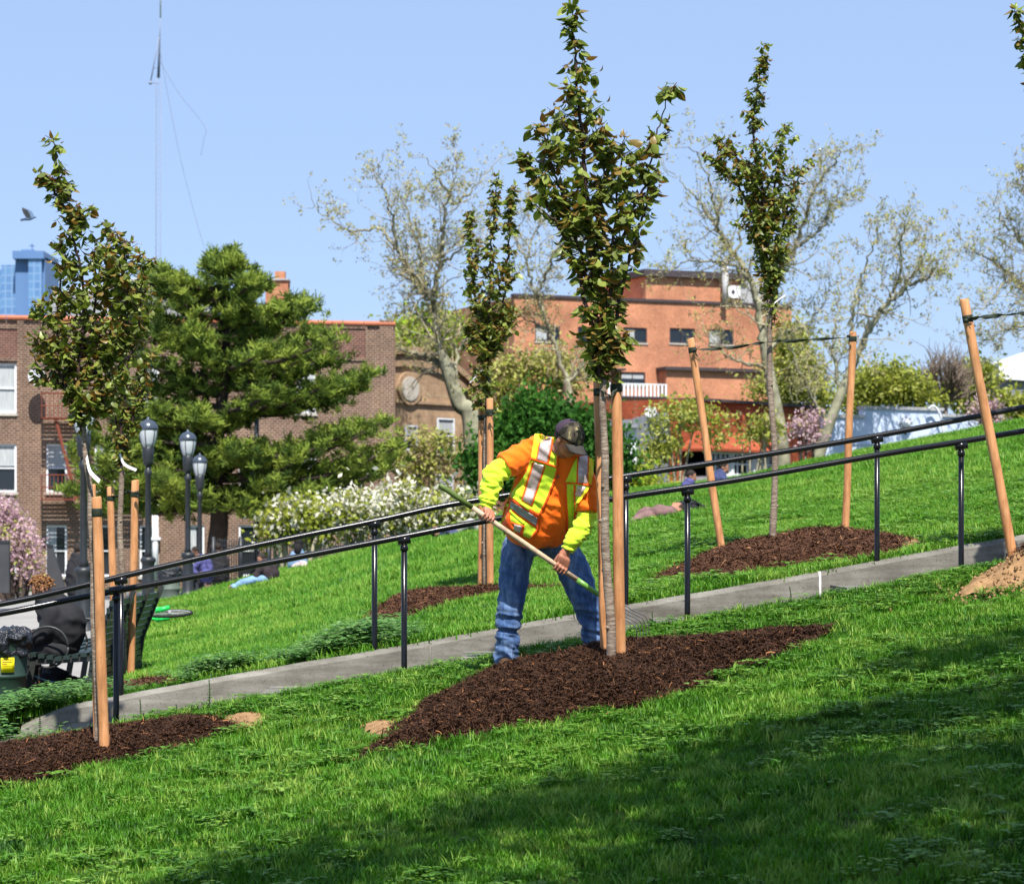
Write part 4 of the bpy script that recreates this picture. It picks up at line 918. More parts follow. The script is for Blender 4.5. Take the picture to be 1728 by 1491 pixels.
    S('reflective_stripe', [(915.5, 731), (906.5, 775)], [(934, 731), (923, 781)], .015, 'silver')
    S('seam', [(896, 772), (918, 779), (941, 787)], [(896, 775), (918, 782), (941, 790)], .0165, 'edge')
    S('tape_edging', [(898, 779), (880, 845)], [(921, 786), (898, 855)], .0125, 'edge')
    S('reflective_stripe', [(902, 780), (883, 844)], [(918.5, 785), (896, 852)], .015, 'silver')
    S('side_tape', [(897, 777), (877, 838)], [(900, 778), (880.5, 841)], .0145, 'yellow_tape')
    S('waist_edging', [(861, 838), (865, 864)], [(909, 866), (906, 892)], .014, 'edge')
    strip('reflective_band', [(863, 845), (878, 854), (892, 863), (907, 873)], [(862, 856), (875, 866), (888, 875), (905, 887)], .0175, M['grey_tape'], ve)
    strip('waist_tape', [(864, 835), (879, 846), (894, 857)], [(863.5, 839), (878, 850), (893, 861)], .0175, M['lime'], ve)
    strip('waist_tape', [(861, 859), (873, 870), (886, 880)], [(860, 863), (872, 875), (884, 885)], .0175, M['lime'], ve)
    S('pocket_edging', [(864, 880), (870, 898)], [(885, 886), (882, 904)], .0135, 'edge')
    S('reflective_patch', [(868.5, 883), (866.5, 893)], [(881, 887), (878, 899)], .0155, 'silver')
    # image-right half
    S('vest_front', [(972, 772), (962, 795), (954, 813), (955, 850), (957, 880), (956, 910)], [(1002, 776), (1000, 800), (997, 818), (976, 845), (969, 875), (968, 905)], .010, 'lime')
    S('tape_edging', [(974, 771), (973, 815)], [(994, 770), (993, 818)], .0125, 'edge')
    S('reflective_stripe', [(976, 770), (976, 814)], [(991, 769), (991, 817)], .015, 'silver')
    S('shoulder_tape', [(993, 772), (992, 817)], [(1001, 776), (998, 818)], .0125, 'yellow_tape')
    S('seam', [(954, 812), (975, 814), (998, 818)], [(954, 815), (975, 817), (998, 821)], .0165, 'edge')
    S('reflective_stripe', [(975, 819), (971, 836)], [(989, 821), (980, 838)], .0145, 'silver')
    S('side_tape', [(993, 821), (972, 850)], [(996, 822), (977, 850)], .0145, 'yellow_tape')
    S('front_edging', [(969, 818), (968, 850), (968, 880), (968, 905)], [(972, 818), (972, 850), (971, 880), (971, 905)], .0135, 'edge')
    S('front_edging', [(953, 813), (954, 850), (956, 880), (955, 910)], [(956, 813), (957, 850), (959, 880), (958, 910)], .0135, 'edge')
    # --- cap
    qc = lambda x, y, z: q(x, y, z)
    def dome(y0, y1, r=(.090, .108, .100), nz=12, cz=.035, cy=-.012):
        V = []; Fc = []; K = 18; ph = np.linspace(y0, y1, K+1)
        for i in range(nz+1):
            t = math.pi/2*i/nz
            for a in ph: V.append(qc(r[0]*math.sin(a)*math.cos(t*.985), cy+r[1]*math.cos(a)*math.cos(t*.985), cz-.012+r[2]*math.sin(t)*1.02))
        for i in range(nz):
            for k in range(K): a = i*(K+1)+k; Fc.append((a, a+1, a+K+2, a+K+1))
        return MB().add(V, Fc)
    cp = obj('cap', dome(-1.75, 1.75), M['camo'], root); md = cp.modifiers.new('thick', 'SOLIDIFY'); md.thickness = .003
    bk = obj('mesh_back', dome(1.75, 2*math.pi-1.75), M['capmesh'], cp); md = bk.modifiers.new('thick', 'SOLIDIFY'); md.thickness = .003
    V = []; K = 16
    for j in range(7):
        s = j/6
        for k in range(K+1):
            a = -1.05+2.1*k/K; x = .092*math.sin(a)*(1-.05*s); y = -.012+.106*math.cos(a)+.078*s*(1-.35*abs(math.sin(a))**2.2)
            V.append(qc(x, y, .026-.030*(x/.09)**2-.018*s-.010*s*s))
    Fc = [(j*(K+1)+k, j*(K+1)+k+1, (j+1)*(K+1)+k+1, (j+1)*(K+1)+k) for j in range(6) for k in range(K)]
    br = obj('brim', MB().add(V, Fc), M['brim'], cp); md = br.modifiers.new('thick', 'SOLIDIFY'); md.thickness = .004
    obj('button', MB().ball(qc(0, -.012, .126), .007, 10, 6), M['camo'], cp)
    V = []
    for j in range(5):
        for k in range(6):
            a = -.24+.48*k/5-.12; t = .36+.42*j/4; V.append(qc(.092*math.sin(a)*math.cos(t)*1.03, -.012+.110*math.cos(a)*math.cos(t)*1.03, .023+.102*math.sin(t)*1.03))
    pt = obj('patch', MB().add(V, [(j*6+k, j*6+k+1, j*6+k+7, j*6+k+6) for j in range(4) for k in range(5)]), M['brim'], cp); md = pt.modifiers.new('thick', 'SOLIDIFY'); md.thickness = .003
    V = []
    for j in range(4):
        for k in range(13):
            a = 1.5+(2*math.pi-3.0)*k/12; V.append(qc(.080*math.sin(a), -.014+.098*math.cos(a), .024-.014*j-(.012*j if 4 < k < 8 else 0)))
    hr = obj('hair', MB().add(V, [(j*13+k, j*13+k+1, j*13+k+14, j*13+k+13) for j in range(3) for k in range(12)]), M['hair'], root); md = hr.modifiers.new('thick', 'SOLIDIFY'); md.thickness = .006
    return root
M['eye'] = simple('eye_white', (.6, .57, .52), (.5, .45, .42), 10, .2, .5)
worker()
# ------------------------------------------------------------------ buildings
def brick_mat(name, a, b, mortar, bw=.215, bh=.075, ms=.011, bumpd=.012, tone=1.0):
    m = N(name, .9, .15); c = m.n('TexCoord'); s = m.n('SeparateXYZ'); m.l(c.outputs['Object'], s.inputs[0]); ad = m.n('Math', operation='ADD'); m.l(s.outputs[0], ad.inputs[0]); m.l(s.outputs[1], ad.inputs[1])
    cb = m.n('CombineXYZ'); m.l(ad.outputs[0], cb.inputs[0]); m.l(s.outputs[2], cb.inputs[1]); t = m.n('TexBrick'); m.l(cb.outputs[0], t.inputs['Vector'])
    t.inputs['Scale'].default_value = 1; t.inputs['Brick Width'].default_value = bw; t.inputs['Row Height'].default_value = bh; t.inputs['Mortar Size'].default_value = ms; t.inputs['Mortar Smooth'].default_value = .2
    t.inputs['Color1'].default_value = (*a, 1); t.inputs['Color2'].default_value = (*b, 1); t.inputs['Mortar'].default_value = (*mortar, 1); t.inputs['Bias'].default_value = -.1
    n_ = m.noise(c.outputs['Object'], .45, 6, .7); n2 = m.noise(c.outputs['Object'], 7, 3)
    col = m.mix(1, t.outputs['Color'], m.ramp(n_, [(.32, (.62, .60, .60)), (.68, (1.12, 1.09, 1.05))]), 'MULTIPLY'); col = m.mix(1, col, m.ramp(n2, [(.3, (.80, .80, .80)), (.7, (1.1, 1.1, 1.1))]), 'MULTIPLY')
    m.color(col); m.bump(t.outputs['Fac'], -.8, bumpd); return m.m
M['brick_brown'] = brick_mat('brown_brick', (.17, .095, .065), (.095, .052, .038), (.36, .28, .22), .23, .085, .015, .02)
M['brick_red'] = brick_mat('dark_red_brick_panel', (.20, .085, .06), (.13, .055, .042), (.30, .22, .19), .23, .085, .013)
M['brick_orange'] = brick_mat('orange_brick', (.60, .262, .145), (.53, .215, .115), (.52, .28, .19), .22, .08, .010)
M['brick_scarlet'] = brick_mat('scarlet_brick', (.42, .085, .035), (.32, .06, .028), (.34, .14, .08), .22, .08, .010)
M['stone_brown'] = brick_mat('brownstone', (.44, .31, .20), (.38, .26, .165), (.33, .23, .16), .6, .3, .012)
M['terracotta'] = simple('terracotta_coping', (.50, .17, .09), (.38, .12, .065), 3, .7)
M['trim'] = simple('white_window_trim', (.78, .80, .82), (.66, .68, .71), 6, .5)
M['sill'] = simple('limestone_sill', (.50, .46, .40), (.40, .36, .31), 8, .8)
m = N('window_glass', .06, .6); m.color((.012, .016, .022)); M['glass'] = m.m
M['curtain'] = simple('pale_curtain', (.48, .50, .50), (.30, .32, .34), 5, .9, stretch=(6, 6, .4))
M['rust'] = simple('rust_red_iron', (.22, .055, .030), (.13, .035, .022), 12, .7)
M['dark_trim'] = simple('dark_cornice', (.07, .055, .06), (.045, .035, .04), 6, .7)
M['pale_blue'] = simple('pale_blue_painted_wall', (.56, .64, .80), (.48, .56, .74), 1.3, .8, bump=.1)
M['white_wall'] = simple('white_wall', (.80, .80, .82), (.70, .71, .74), 1.3, .8)
M['grey_wall'] = simple('grey_wall', (.24, .25, .28), (.19, .20, .22), 1.5, .8)
M['concrete_far'] = simple('grey_render', (.42, .42, .43), (.34, .34, .35), 2, .85)
class Facade:
    def __init__(s, pxa, Ya, pxb, Yb):
        a = Vector(((pxa-864)/F*Ya, Ya, 0)); b = Vector(((pxb-864)/F*Yb, Yb, 0)); s.O = a; s.u = (b-a).normalized(); s.n = Vector((s.u.y, -s.u.x, 0))
    def uv(s, px, py):
        k = (px-864)/F; ox, oy = s.O.x, s.O.y; ux, uy = s.u.x, s.u.y; t = (ox*uy-oy*ux)/(k*uy-ux); q = (Vector((k*t, t, 0))-s.O).dot(s.u)
        return q, EYE-(py-HZ)/F*t
    def w(s, a, z, d=0): p = s.O+s.u*a-s.n*d; return Vector((p.x, p.y, z))
    def rect(s, x0, y0, x1, y1): a, t = s.uv(x0, y0); b, l = s.uv(x1, y1); return [a, min(l, t), b, max(l, t)]
    def box(s, mb, r, d0, d1, mi=0):
        a, l, b, t = r; V = [s.w(x, z, d) for d in (d0, d1) for x, z in ((a, l), (b, l), (b, t), (a, t))]
        mb.add(V, [(0, 1, 2, 3), (7, 6, 5, 4), (0, 4, 5, 1), (1, 5, 6, 2), (2, 6, 7, 3), (3, 7, 4, 0)], mi); return mb
    def wall(s, name, r, depth, holes, mat, parent, reveal=.16, round_top=None):
        xs = sorted({r[0], r[2]} | {v for h in holes for v in (h[0], h[2])}); zs = sorted({r[1], r[3]} | {v for h in holes for v in (h[1], h[3])}); mb = MB()
        for i in range(len(xs)-1):
            for j in range(len(zs)-1):
                cx, cz = (xs[i]+xs[i+1])/2, (zs[j]+zs[j+1])/2
                if cx < r[0] or cx > r[2] or cz < r[1] or cz > r[3] or any(h[0] < cx < h[2] and h[1] < cz < h[3] for h in holes): continue
                mb.add([s.w(xs[i], zs[j]), s.w(xs[i+1], zs[j]), s.w(xs[i+1], zs[j+1]), s.w(xs[i], zs[j+1])], [(0, 1, 2, 3)])
        for a, l, b, t in holes:
            V = [s.w(x, z, d) for d in (0, reveal) for x, z in ((a, l), (b, l), (b, t), (a, t))]
            mb.add(V, [(4, 5, 1, 0), (5, 6, 2, 1), (6, 7, 3, 2), (7, 4, 0, 3)])
        a, l, b, t = r; V = [s.w(x, z, d) for d in (0, depth) for x, z in ((a, l), (b, l), (b, t), (a, t))]
        mb.add(V, [(7, 6, 5, 4), (1, 5, 6, 2), (3, 2, 6, 7), (4, 0, 3, 7), (4, 5, 1, 0)])
        return obj(name, mb, mat, parent, smooth=False)
    def window(s, h, parent, frame='trim', fw=.07, cols=1, rows=2, sill=True, curtain=0, d=.10):
        a, l, b, t = h; fr = MB(); s.box(fr, [a, l, a+fw, t], d-.05, d+.02); s.box(fr, [b-fw, l, b, t], d-.05, d+.02); s.box(fr, [a+fw, t-fw, b-fw, t], d-.05, d+.02); s.box(fr, [a+fw, l, b-fw, l+fw], d-.05, d+.02)
        f = obj('window', fr, M[frame], parent, smooth=False); mb = MB()
        for k in range(1, cols): x = a+(b-a)*k/cols; s.box(mb, [x-fw*.3, l+fw, x+fw*.3, t-fw], d-.03, d+.015)
        for k in range(1, rows): z = l+(t-l)*k/rows; s.box(mb, [a+fw, z-fw*.35, b-fw, z+fw*.35], d-.04, d+.012)
        if mb.V: obj('glazing_bar', mb, M[frame], f, smooth=False)
        obj('pane', s.box(MB(), [a+fw, l+fw, b-fw, t-fw], d+.022, d+.04), M['glass'], f, smooth=False)
        if curtain:
            cz = l+fw+(t-l-2*fw)*(1-curtain) if curtain < 1 else l+fw
            obj('curtain', s.box(MB(), [a+fw, cz, b-fw if curtain != .99 else (a+b)/2, t-fw], d+.016, d+.021), M['curtain'], f, smooth=False)
        if sill: obj('sill', s.box(MB(), [a-.06, l-.10, b+.06, l], -.07, d-.05), M['sill'], f, smooth=False)
        return f
def bthing(name, F_, px, py, lab, cat='building', group=None):
    a, z = F_.uv(px, py); p = F_.w(a, -.6); return thing(name, tuple(p), lab, cat, group)
# brown apartment house on the left
A = Facade(-160, 88, 667, 91.5)
apt = bthing('apartment_building', A, 300, 980, 'brown brick apartment building with terracotta coped parapet and white windows behind the pine tree')
L, T = A.uv(-160, 536); Rr, T2 = A.uv(667, 543); holes = []
for (x0, x1) in ((-10, 28), (78, 113), (160, 194), (236, 268), (318, 345), (403, 438), (500, 533)):
    for ri, (y0, y1) in enumerate(((613, 697), (749, 830), (886, 972))):
        if (x0, ri) in ((78, 0), (160, 0), (318, 0), (403, 0)): continue
        holes.append(A.rect(x0, y0, x1, y1))
A.wall('wall', [L, -1, Rr, T], 14, holes, M['brick_brown'], apt)
for i, h in enumerate(holes): A.window(h, apt, curtain=(1, .45, 0, .5, .99, .4, 0)[i % 7])
n = 15
for k in range(n):
    a0 = L+(Rr-L)*k/n; a1 = L+(Rr-L)*(k+1)/n; mb = MB(); z0 = T
    V = []
    for a in (a0+.01, a1-.01):
        V += [A.w(a, z0, -.10), A.w(a, z0+.07, -.12), A.w(a, z0+.13, -.05), A.w(a, z0+.17, .12), A.w(a, z0+.13, .3), A.w(a, z0, .34)]
    mb.add(V, [(i, i+6, (i+1) % 6+6, (i+1) % 6) for i in range(6)]+[(0, 1, 2, 3, 4, 5), (11, 10, 9, 8, 7, 6)]); obj('coping_tile', mb, M['terracotta'], apt, smooth=False)
for x0, x1 in ((-60, 34), (505, 616)):
    r_ = A.rect(x0, 553, x1, 604); obj('recessed_panel', A.box(MB(), r_, -.012, .01), M['brick_red'], apt, smooth=False)
    for q in ((r_[0]-.08, r_[1]-.1, r_[2]+.08, r_[1]), (r_[0]-.08, r_[3], r_[2]+.08, r_[3]+.12), (r_[0]-.08, r_[1], r_[0], r_[3]), (r_[2], r_[1], r_[2]+.08, r_[3])): obj('brick_border', A.box(MB(), q, -.06, .01), M['brick_brown'], apt, smooth=False)
for x0, x1 in ((29, 40), (640, 664)):
    r_ = A.rect(x0, 540, x1, 990); obj('pilaster', A.box(MB(), r_, -.07, .01), M['brick_brown'], apt, smooth=False)
def fire_escape(x0, x1, lv, lab):
    root = bthing('fire_escape', A, (x0+x1)/2, 980, lab, 'fire escape', 'rusty fire escapes on the brown facade'); root.location.y -= .5
    for k, y in enumerate(lv):
        a0, z = A.uv(x0, y); a1, _ = A.uv(x1, y)
        for q in range(11): obj('platform_slat', A.box(MB(), [a0, z-.02, a1, z+.02], -.10-q*.095, -.15-q*.095), M['rust'], root, smooth=False)
        rl = MB()
        for zz in (z+.45, z+.9): A.box(rl, [a0, zz-.02, a1, zz+.02], -1.10, -1.14)
        for q in range(13): x = a0+(a1-a0)*q/12; A.box(rl, [x-.012, z, x+.012, z+.9], -1.09, -1.12)
        for x in (a0, a1):
            for zz in (z, z+.45, z+.9): A.box(rl, [x-.02, zz-.02, x+.02, zz+.02], -.02, -1.1)
        obj('railing', rl, M['rust'], root, smooth=False)
        if k < len(lv)-1:
            _, zn = A.uv(x0, lv[k+1]); st = MB()
            for dd in (-.45, -.95): st.bar(A.w(a0+.5, z, dd), A.w(a1-.5, zn, dd), .05, .10)
            for q in range(11): t = (q+.5)/11; A.box(st, [a0+.5+(a1-a0-1)*t-.10, z+(zn-z)*t-.02, a0+.5+(a1-a0-1)*t+.10, z+(zn-z)*t], -.45, -.95)
            obj('stair', st, M['rust'], root, smooth=False)
fire_escape(70, 152, [707, 843], 'rusty iron fire escape left of the first lamp post, partly behind the leafy young tree')
fire_escape(172, 240, [843], 'small rusty fire escape platform beside the first lamp post')
r_ = A.rect(255, 850, 268, 985); t_ = thing('drain_pipe', tuple(A.w(r_[0], -.6, -.2)), 'wide white vertical pipe on the brick wall beside the first lamp post', 'pipe'); obj('pipe', MB().tube([A.w((r_[0]+r_[2])/2, r_[1], -.16), A.w((r_[0]+r_[2])/2, r_[3], -.16)], .12, 10), M['trim'], t_); obj('pipe_bracket', A.box(MB(), [r_[0]-.05, 1.2, r_[2]+.05, 1.3], -.02, -.30), M['trim'], t_, smooth=False)
M['dish'] = simple('weathered_dish', (.46, .47, .49), (.36, .37, .39), 3, .6)
def dish(c, r, lab, aim=Vector((.25, -1, .45))):
    root = thing('satellite_dish', tuple(c), lab, 'satellite dish'); aim = aim.normalized(); u = aim.cross(Vector((0, 0, 1))).normalized(); v = u.cross(aim); V = [c]; K = 20
    for i in range(1, 5):
        for k in range(K): a = 2*math.pi*k/K; q = r*i/4; V.append(c+u*math.cos(a)*q+v*math.sin(a)*q*1.08+aim*(.35*q*q/r))
    Fc = [(0, 1+k, 1+(k+1) % K) for k in range(K)]+[(1+i*K+k, 1+(i+1)*K+k, 1+(i+1)*K+(k+1) % K, 1+i*K+(k+1) % K) for i in range(3) for k in range(K)]
    o = obj('reflector', MB().add(V, Fc), M['dish'], root); md = o.modifiers.new('t', 'SOLIDIFY'); md.thickness = .02
    obj('feed_arm', MB().tube([c-v*r*.9, c-v*r*.7+aim*r*.6, c+aim*r*1.0], .018, 6), M['concrete_far'], root); obj('bracket', MB().tube([c-aim*.02, c-aim*.25+Vector((0, .15, -.1)), c+Vector((0, .5, -.35))], .03, 6), M['concrete_far'], root)
a, z = A.uv(62, 640); dish(A.w(a, z, -.62), .33, 'white satellite dish fixed to the brown brick wall beside the leafy tree')
# chimney, rooftop skylight and white roof behind the pine
B_ = Facade(425, 97, 486, 97); ch = bthing('chimney', B_, 470, 560, 'red brick chimney above the flat roof behind the pine', 'chimney'); ch.location.z = 8
B_.wall('stack', B_.rect(448, 472, 486, 560), .9, [], M['brick_orange'], ch); obj('pot', B_.box(MB(), B_.rect(463, 457, 480, 472), .2, .6), M['brick_orange'], ch, smooth=False); obj('cap', B_.box(MB(), B_.rect(447, 470, 487, 473), -.08, .98), M['concrete_far'], ch, smooth=False)
W_ = Facade(180, 112, 360, 116)
wr = bthing('rooftop_hall', W_, 270, 600, 'white barrel roofed hall with a glazed rooftop lantern behind the pine', 'building')
mb = MB(); n = 20; V = []
for k in range(n+1):
    px = 190+170*k/n; t = (k/n-.45)*2; py = 468+30*abs(t)**2.4 if k else 560
    if k == n: py = 560
    a, z = W_.uv(px, py); V += [W_.w(a, z, 0), W_.w(a, z, 6), W_.w(a, -1, 0)]
Fc = [(3*k, 3*k+3, 3*k+4, 3*k+1) for k in range(n)]+[(3*k+2, 3*k+5, 3*k+3, 3*k) for k in range(n)]; obj('roof', MB().add(V, Fc), M['concrete_far'], wr, smooth=False)
V = []
for (px, py, d) in ((268, 466, -.4), (330, 475, -.4), (336, 474, 3), (270, 465, 3), (296, 454, .8), (310, 455, .8), (310, 455, 1.6), (296, 454, 1.6)): a, z = W_.uv(px, py); V.append(W_.w(a, z, d))
obj('lantern', MB().add(V, [(0, 1, 5, 4), (1, 2, 6, 5), (2, 3, 7, 6), (3, 0, 4, 7), (4, 5, 6, 7)]), M['concrete_far'], wr, smooth=False)
e = MB()
for i, j in ((0, 1), (1, 5), (0, 4), (4, 5), (1, 2), (5, 6)): e.bar(V[i], V[j], .09)
e.bar(V[0].lerp(V[1], .45), V[4].lerp(V[5], .2), .09); e.bar(V[0].lerp(V[1], .72), V[4].lerp(V[5], .85), .09); obj('lantern_frame', e, M['rust'], wr, smooth=False)
cc = (V[4]+V[6])/2; obj('vent_cap', MB().tube([cc, cc+Vector((0, 0, .22)), cc+Vector((0, 0, .3))], [.22, .26, .1], 10), M['rust'], wr)
# arched brownstone front
Bq = Facade(655, 106, 800, 110); br = bthing('church_front', Bq, 700, 880, 'brownstone front with a round arched gable and circular window', 'building')
def arcz(px): return 597+((px-690)/110)**2*62 if px > 690 else 597+((px-690)/200)**2*20
n = 24; V = []; V2 = []; V3 = []
for k in range(n+1):
    px = 655+145*k/n; a, z = Bq.uv(px, arcz(px)); V += [Bq.w(a, z, 0), Bq.w(a, z, 9), Bq.w(a, -1, 0)]
    for d0, d1, zz, arr in ((-.28, .1, .0, V2), (-.14, .1, -.55, V3)): arr += [Bq.w(a, z+zz, d0), Bq.w(a, z+zz+.3, d0), Bq.w(a, z+zz+.3, d1), Bq.w(a, z+zz, d1)]
obj('wall', MB().add(V, [(3*k, 3*k+3, 3*k+4, 3*k+1) for k in range(n)]+[(3*k+2, 3*k+5, 3*k+3, 3*k) for k in range(n)]), M['stone_brown'], br, smooth=False)
for nm, arr in (('arched_cornice', V2), ('arched_moulding', V3)): obj(nm, MB().add(arr, [(4*k+i, 4*k+4+i, 4*k+4+(i+1) % 4, 4*k+(i+1) % 4) for k in range(n) for i in range(4)]), M['stone_brown'], br, smooth=False)
def disc(F_, px, py, rpx, d0, d1, seg=28):
    a, z = F_.uv(px, py); r = abs(F_.uv(px+rpx, py)[0]-a); V = [F_.w(a+r*math.cos(2*math.pi*k/seg), z+r*math.sin(2*math.pi*k/seg), d) for d in (d0, d1) for k in range(seg)]
    return MB().add(V, [tuple(range(seg)), tuple(range(2*seg-1, seg-1, -1))]+[(k, k+seg, (k+1) % seg+seg, (k+1) % seg) for k in range(seg)])
obj('round_surround', disc(Bq, 689, 655, 20, -.16, .05), M['stone_brown'], br, smooth=False); obj('round_window', disc(Bq, 688, 656, 14.5, -.20, .05), M['sill'], br, smooth=False)
obj('string_course', Bq.box(MB(), Bq.rect(657, 679, 800, 682), -.12, .05), M['stone_brown'], br, smooth=False)
for x0, y0, x1, y1 in ((679, 717, 700, 760), (733, 705, 762, 765), (730, 800, 760, 838), (690, 800, 706, 840)):
    r_ = Bq.rect(x0, y0, x1, y1); obj('window_surround', Bq.box(MB(), [r_[0]-.15, r_[1]-.15, r_[2]+.15, r_[3]+.15], -.05, .02), M['stone_brown'], br, smooth=False); Bq.window([r_[0], r_[1], r_[2], r_[3]], br, d=-.16, cols=1, rows=2, curtain=.4)
# orange brick block
O_ = Facade(868, 158, 1336, 166); ob = bthing('brick_block', O_, 1100, 860, 'large orange brick building with a flat roof and a rooftop bulkhead', 'building')
L, T = O_.uv(868, 500); Rr, _ = O_.uv(1336, 508); holes = [O_.rect(*q) for q in ((903, 549, 945, 577), (975, 551, 1012, 578), (1052, 552, 1092, 579), (1130, 553, 1173, 580), (1196, 555, 1238, 582), (1047, 627, 1089, 650))]
O_.wall('wall', [L, -1, Rr, T], 16, holes, M['brick_orange'], ob)
for i, h in enumerate(holes): O_.window(h, ob, frame='dark_trim', fw=.09, cols=2, rows=1, curtain=(.99, 0, .99, 0, .99, .5)[i])
obj('parapet_coping', O_.box(MB(), [L-.1, T, Rr+.1, T+.18], -.12, .4), M['dark_trim'], ob, smooth=False)
r_ = O_.rect(1090, 466, 1250, 502); r_[1] = T; bh_ = O_.wall('bulkhead', r_, 8, [], M['brick_orange'], ob); obj('bulkhead_fascia', O_.box(MB(), [r_[0]-.3, r_[3], r_[2]+.3, r_[3]+.45], -.35, 8.3), M['dark_trim'], bh_, smooth=False)
r_ = O_.rect(1246, 468, 1312, 504); r_[1] = T; O_.wall('grey_bulkhead', r_, 7, [], M['concrete_far'], ob)
a, z = O_.uv(1218, 500); a2, z2 = O_.uv(1218, 460); obj('flue', MB().tube([O_.w(a, T, -.5), O_.w(a, z2, -.5)], .22, 10), M['concrete_far'], ob); obj('flue_cowl', MB().ball(O_.w(a, z2+.15, -.5), (.32, .32, .22), 10, 6), M['white_wall'], ob)
r_ = O_.rect(1221, 482, 1246, 504); o = obj('white_panel', O_.box(MB(), r_, -.30, -.22), M['white_wall'], ob, smooth=False)
a, z = (r_[0]+r_[2])/2, (r_[1]+r_[3])/2; obj('diamond', MB().add([O_.w(a+dx, z+dz, d) for d in (-.34, -.305) for dx, dz in ((-.14, 0), (0, -.18), (.14, 0), (0, .18))], [(0, 1, 2, 3), (7, 6, 5, 4), (0, 4, 5, 1), (1, 5, 6, 2), (2, 6, 7, 3), (3, 7, 4, 0)]), M['dark_trim'], o, smooth=False)
r_ = O_.rect(1111, 626, 1290, 704); O_2 = O_.wall('lower_wing', [r_[0], -1, r_[2], r_[3]], .1, [], M['brick_orange'], ob); O_2.location = -O_.n*-1.2*1.0
obj('wing_side', O_.box(MB(), [r_[0], -1, r_[2], r_[3]], -1.2, 0), M['brick_orange'], ob, smooth=False); obj('wing_cornice', O_.box(MB(), [r_[0]-.2, r_[3], r_[2]+.2, r_[3]+.22], -1.5, 0), M['dark_trim'], ob, smooth=False)
bpy.data.objects.remove(O_2)
r_ = O_.rect(1010, 672, 1111, 700); obj('balcony_wall', O_.box(MB(), [r_[0], -1, r_[2], r_[3]], -1.2, 0), M['brick_orange'], ob, smooth=False)
obj('balcony_floor', O_.box(MB(), [r_[0], r_[3], r_[2], r_[3]+.12], -1.35, 0), M['dark_trim'], ob, smooth=False)
_, zt = O_.uv(1080, 651); bal = obj('balustrade_rail', O_.box(MB(), [r_[0], zt, r_[2], zt+.08], -1.3, -1.18), M['white_wall'], ob, smooth=False)
x = r_[0]+.1
while x < r_[2]: obj('baluster', O_.box(MB(), [x, r_[3]+.12, x+.13, zt], -1.29, -1.21), M['white_wall'], ob, smooth=False); x += .28
obj('awning', O_.box(MB(), O_.rect(1024, 622, 1048, 626), -.8, 0), M['dark_trim'], ob, smooth=False)
# scarlet brick house with a bay of white windows
S_ = Facade(1128, 98, 1292, 103); sh = bthing('red_brick_house', S_, 1200, 840, 'scarlet brick house with a hipped bay and many paned white windows', 'house')
L, _ = S_.uv(1128, 700); Rr, T = S_.uv(1392, 690); S_.wall('wall', [L, -1, Rr, T], 9, [], M['brick_scarlet'], sh); obj('roof_edge', S_.box(MB(), [L+1.6, T, Rr+.15, T+.12], -.2, 9), M['dark_trim'], sh, smooth=False)
r_ = S_.rect(1158, 762, 1282, 806); hs = []
w_ = (r_[2]-r_[0]); hs = [[r_[0]+.0, r_[1], r_[0]+w_*.27, r_[3]], [r_[0]+w_*.30, r_[1], r_[0]+w_*.57, r_[3]], [r_[0]+w_*.63, r_[1], r_[0]+w_*.93, r_[3]]]
D = -1.3
obj('bay_base', S_.box(MB(), [r_[0]-.1, -1, r_[2]+.1, r_[1]], D, 0), M['concrete_far'], sh, smooth=False)
for k, x in enumerate((r_[0]-.1, r_[0]+w_*.27, r_[0]+w_*.57, r_[0]+w_*.93)): obj('bay_post', S_.box(MB(), [x, r_[1], x+w_*(.03, .03, .06, .07)[k], r_[3]+.1], D, D+.2), M['white_wall'], sh, smooth=False)
obj('bay_back', S_.box(MB(), [r_[0], r_[1], r_[2], r_[3]], -.05, 0), M['glass'], sh, smooth=False)
for h in hs:
    f = S_.window(h, sh, fw=.10, cols=4, rows=2, sill=False, d=D+.1)
a0, a1 = r_[0]-.5, r_[2]+.3; zt = r_[3]+.1; _, zr = S_.uv(1200, 728)
V = [S_.w(a0, zt, D-.35), S_.w(a1, zt, D-.35), S_.w(a1, zt, 0), S_.w(a0, zt, 0), S_.w(a0+1.1, zr, -.1), S_.w(a1-1.1, zr, -.1)]
V += [v-Vector((0, 0, .1)) for v in V[:4]]
obj('bay_roof', MB().add(V, [(0, 1, 5, 4), (1, 2, 5), (3, 0, 4), (2, 3, 4, 5), (6, 7, 1, 0), (7, 8, 2, 1), (9, 6, 0, 3), (9, 8, 7, 6)]), M['brick_scarlet'], sh, smooth=False)
# grey siding wall with dish left of it
Q_ = Facade(1072, 90, 1128, 93); gh = bthing('grey_shed', Q_, 1100, 840, 'tall grey boarded shed beside the red brick house', 'shed'); r_ = Q_.rect(1072, 705, 1128, 840); n = 9
V = []
for k in range(n):
    a0 = r_[0]+(r_[2]-r_[0])*k/n; a1 = r_[0]+(r_[2]-r_[0])*(k+1)/n; obj('board', Q_.box(MB(), [a0+.008, -1, a1-.008, r_[3]+.35*math.sin(k/n*1.5)], 0 if k % 2 else -.02, .1), M['grey_wall'], gh, smooth=False)
obj('shed_body', Q_.box(MB(), [r_[0]+.05, -1, r_[2]-.05, r_[3]-.05], .1, 5), M['grey_wall'], gh, smooth=False)
a, z = Q_.uv(1094, 699); dish(Q_.w(a, z+.05, -.1), .24, 'white satellite dish on top of the grey shed', Vector((-.2, -1, .6)))
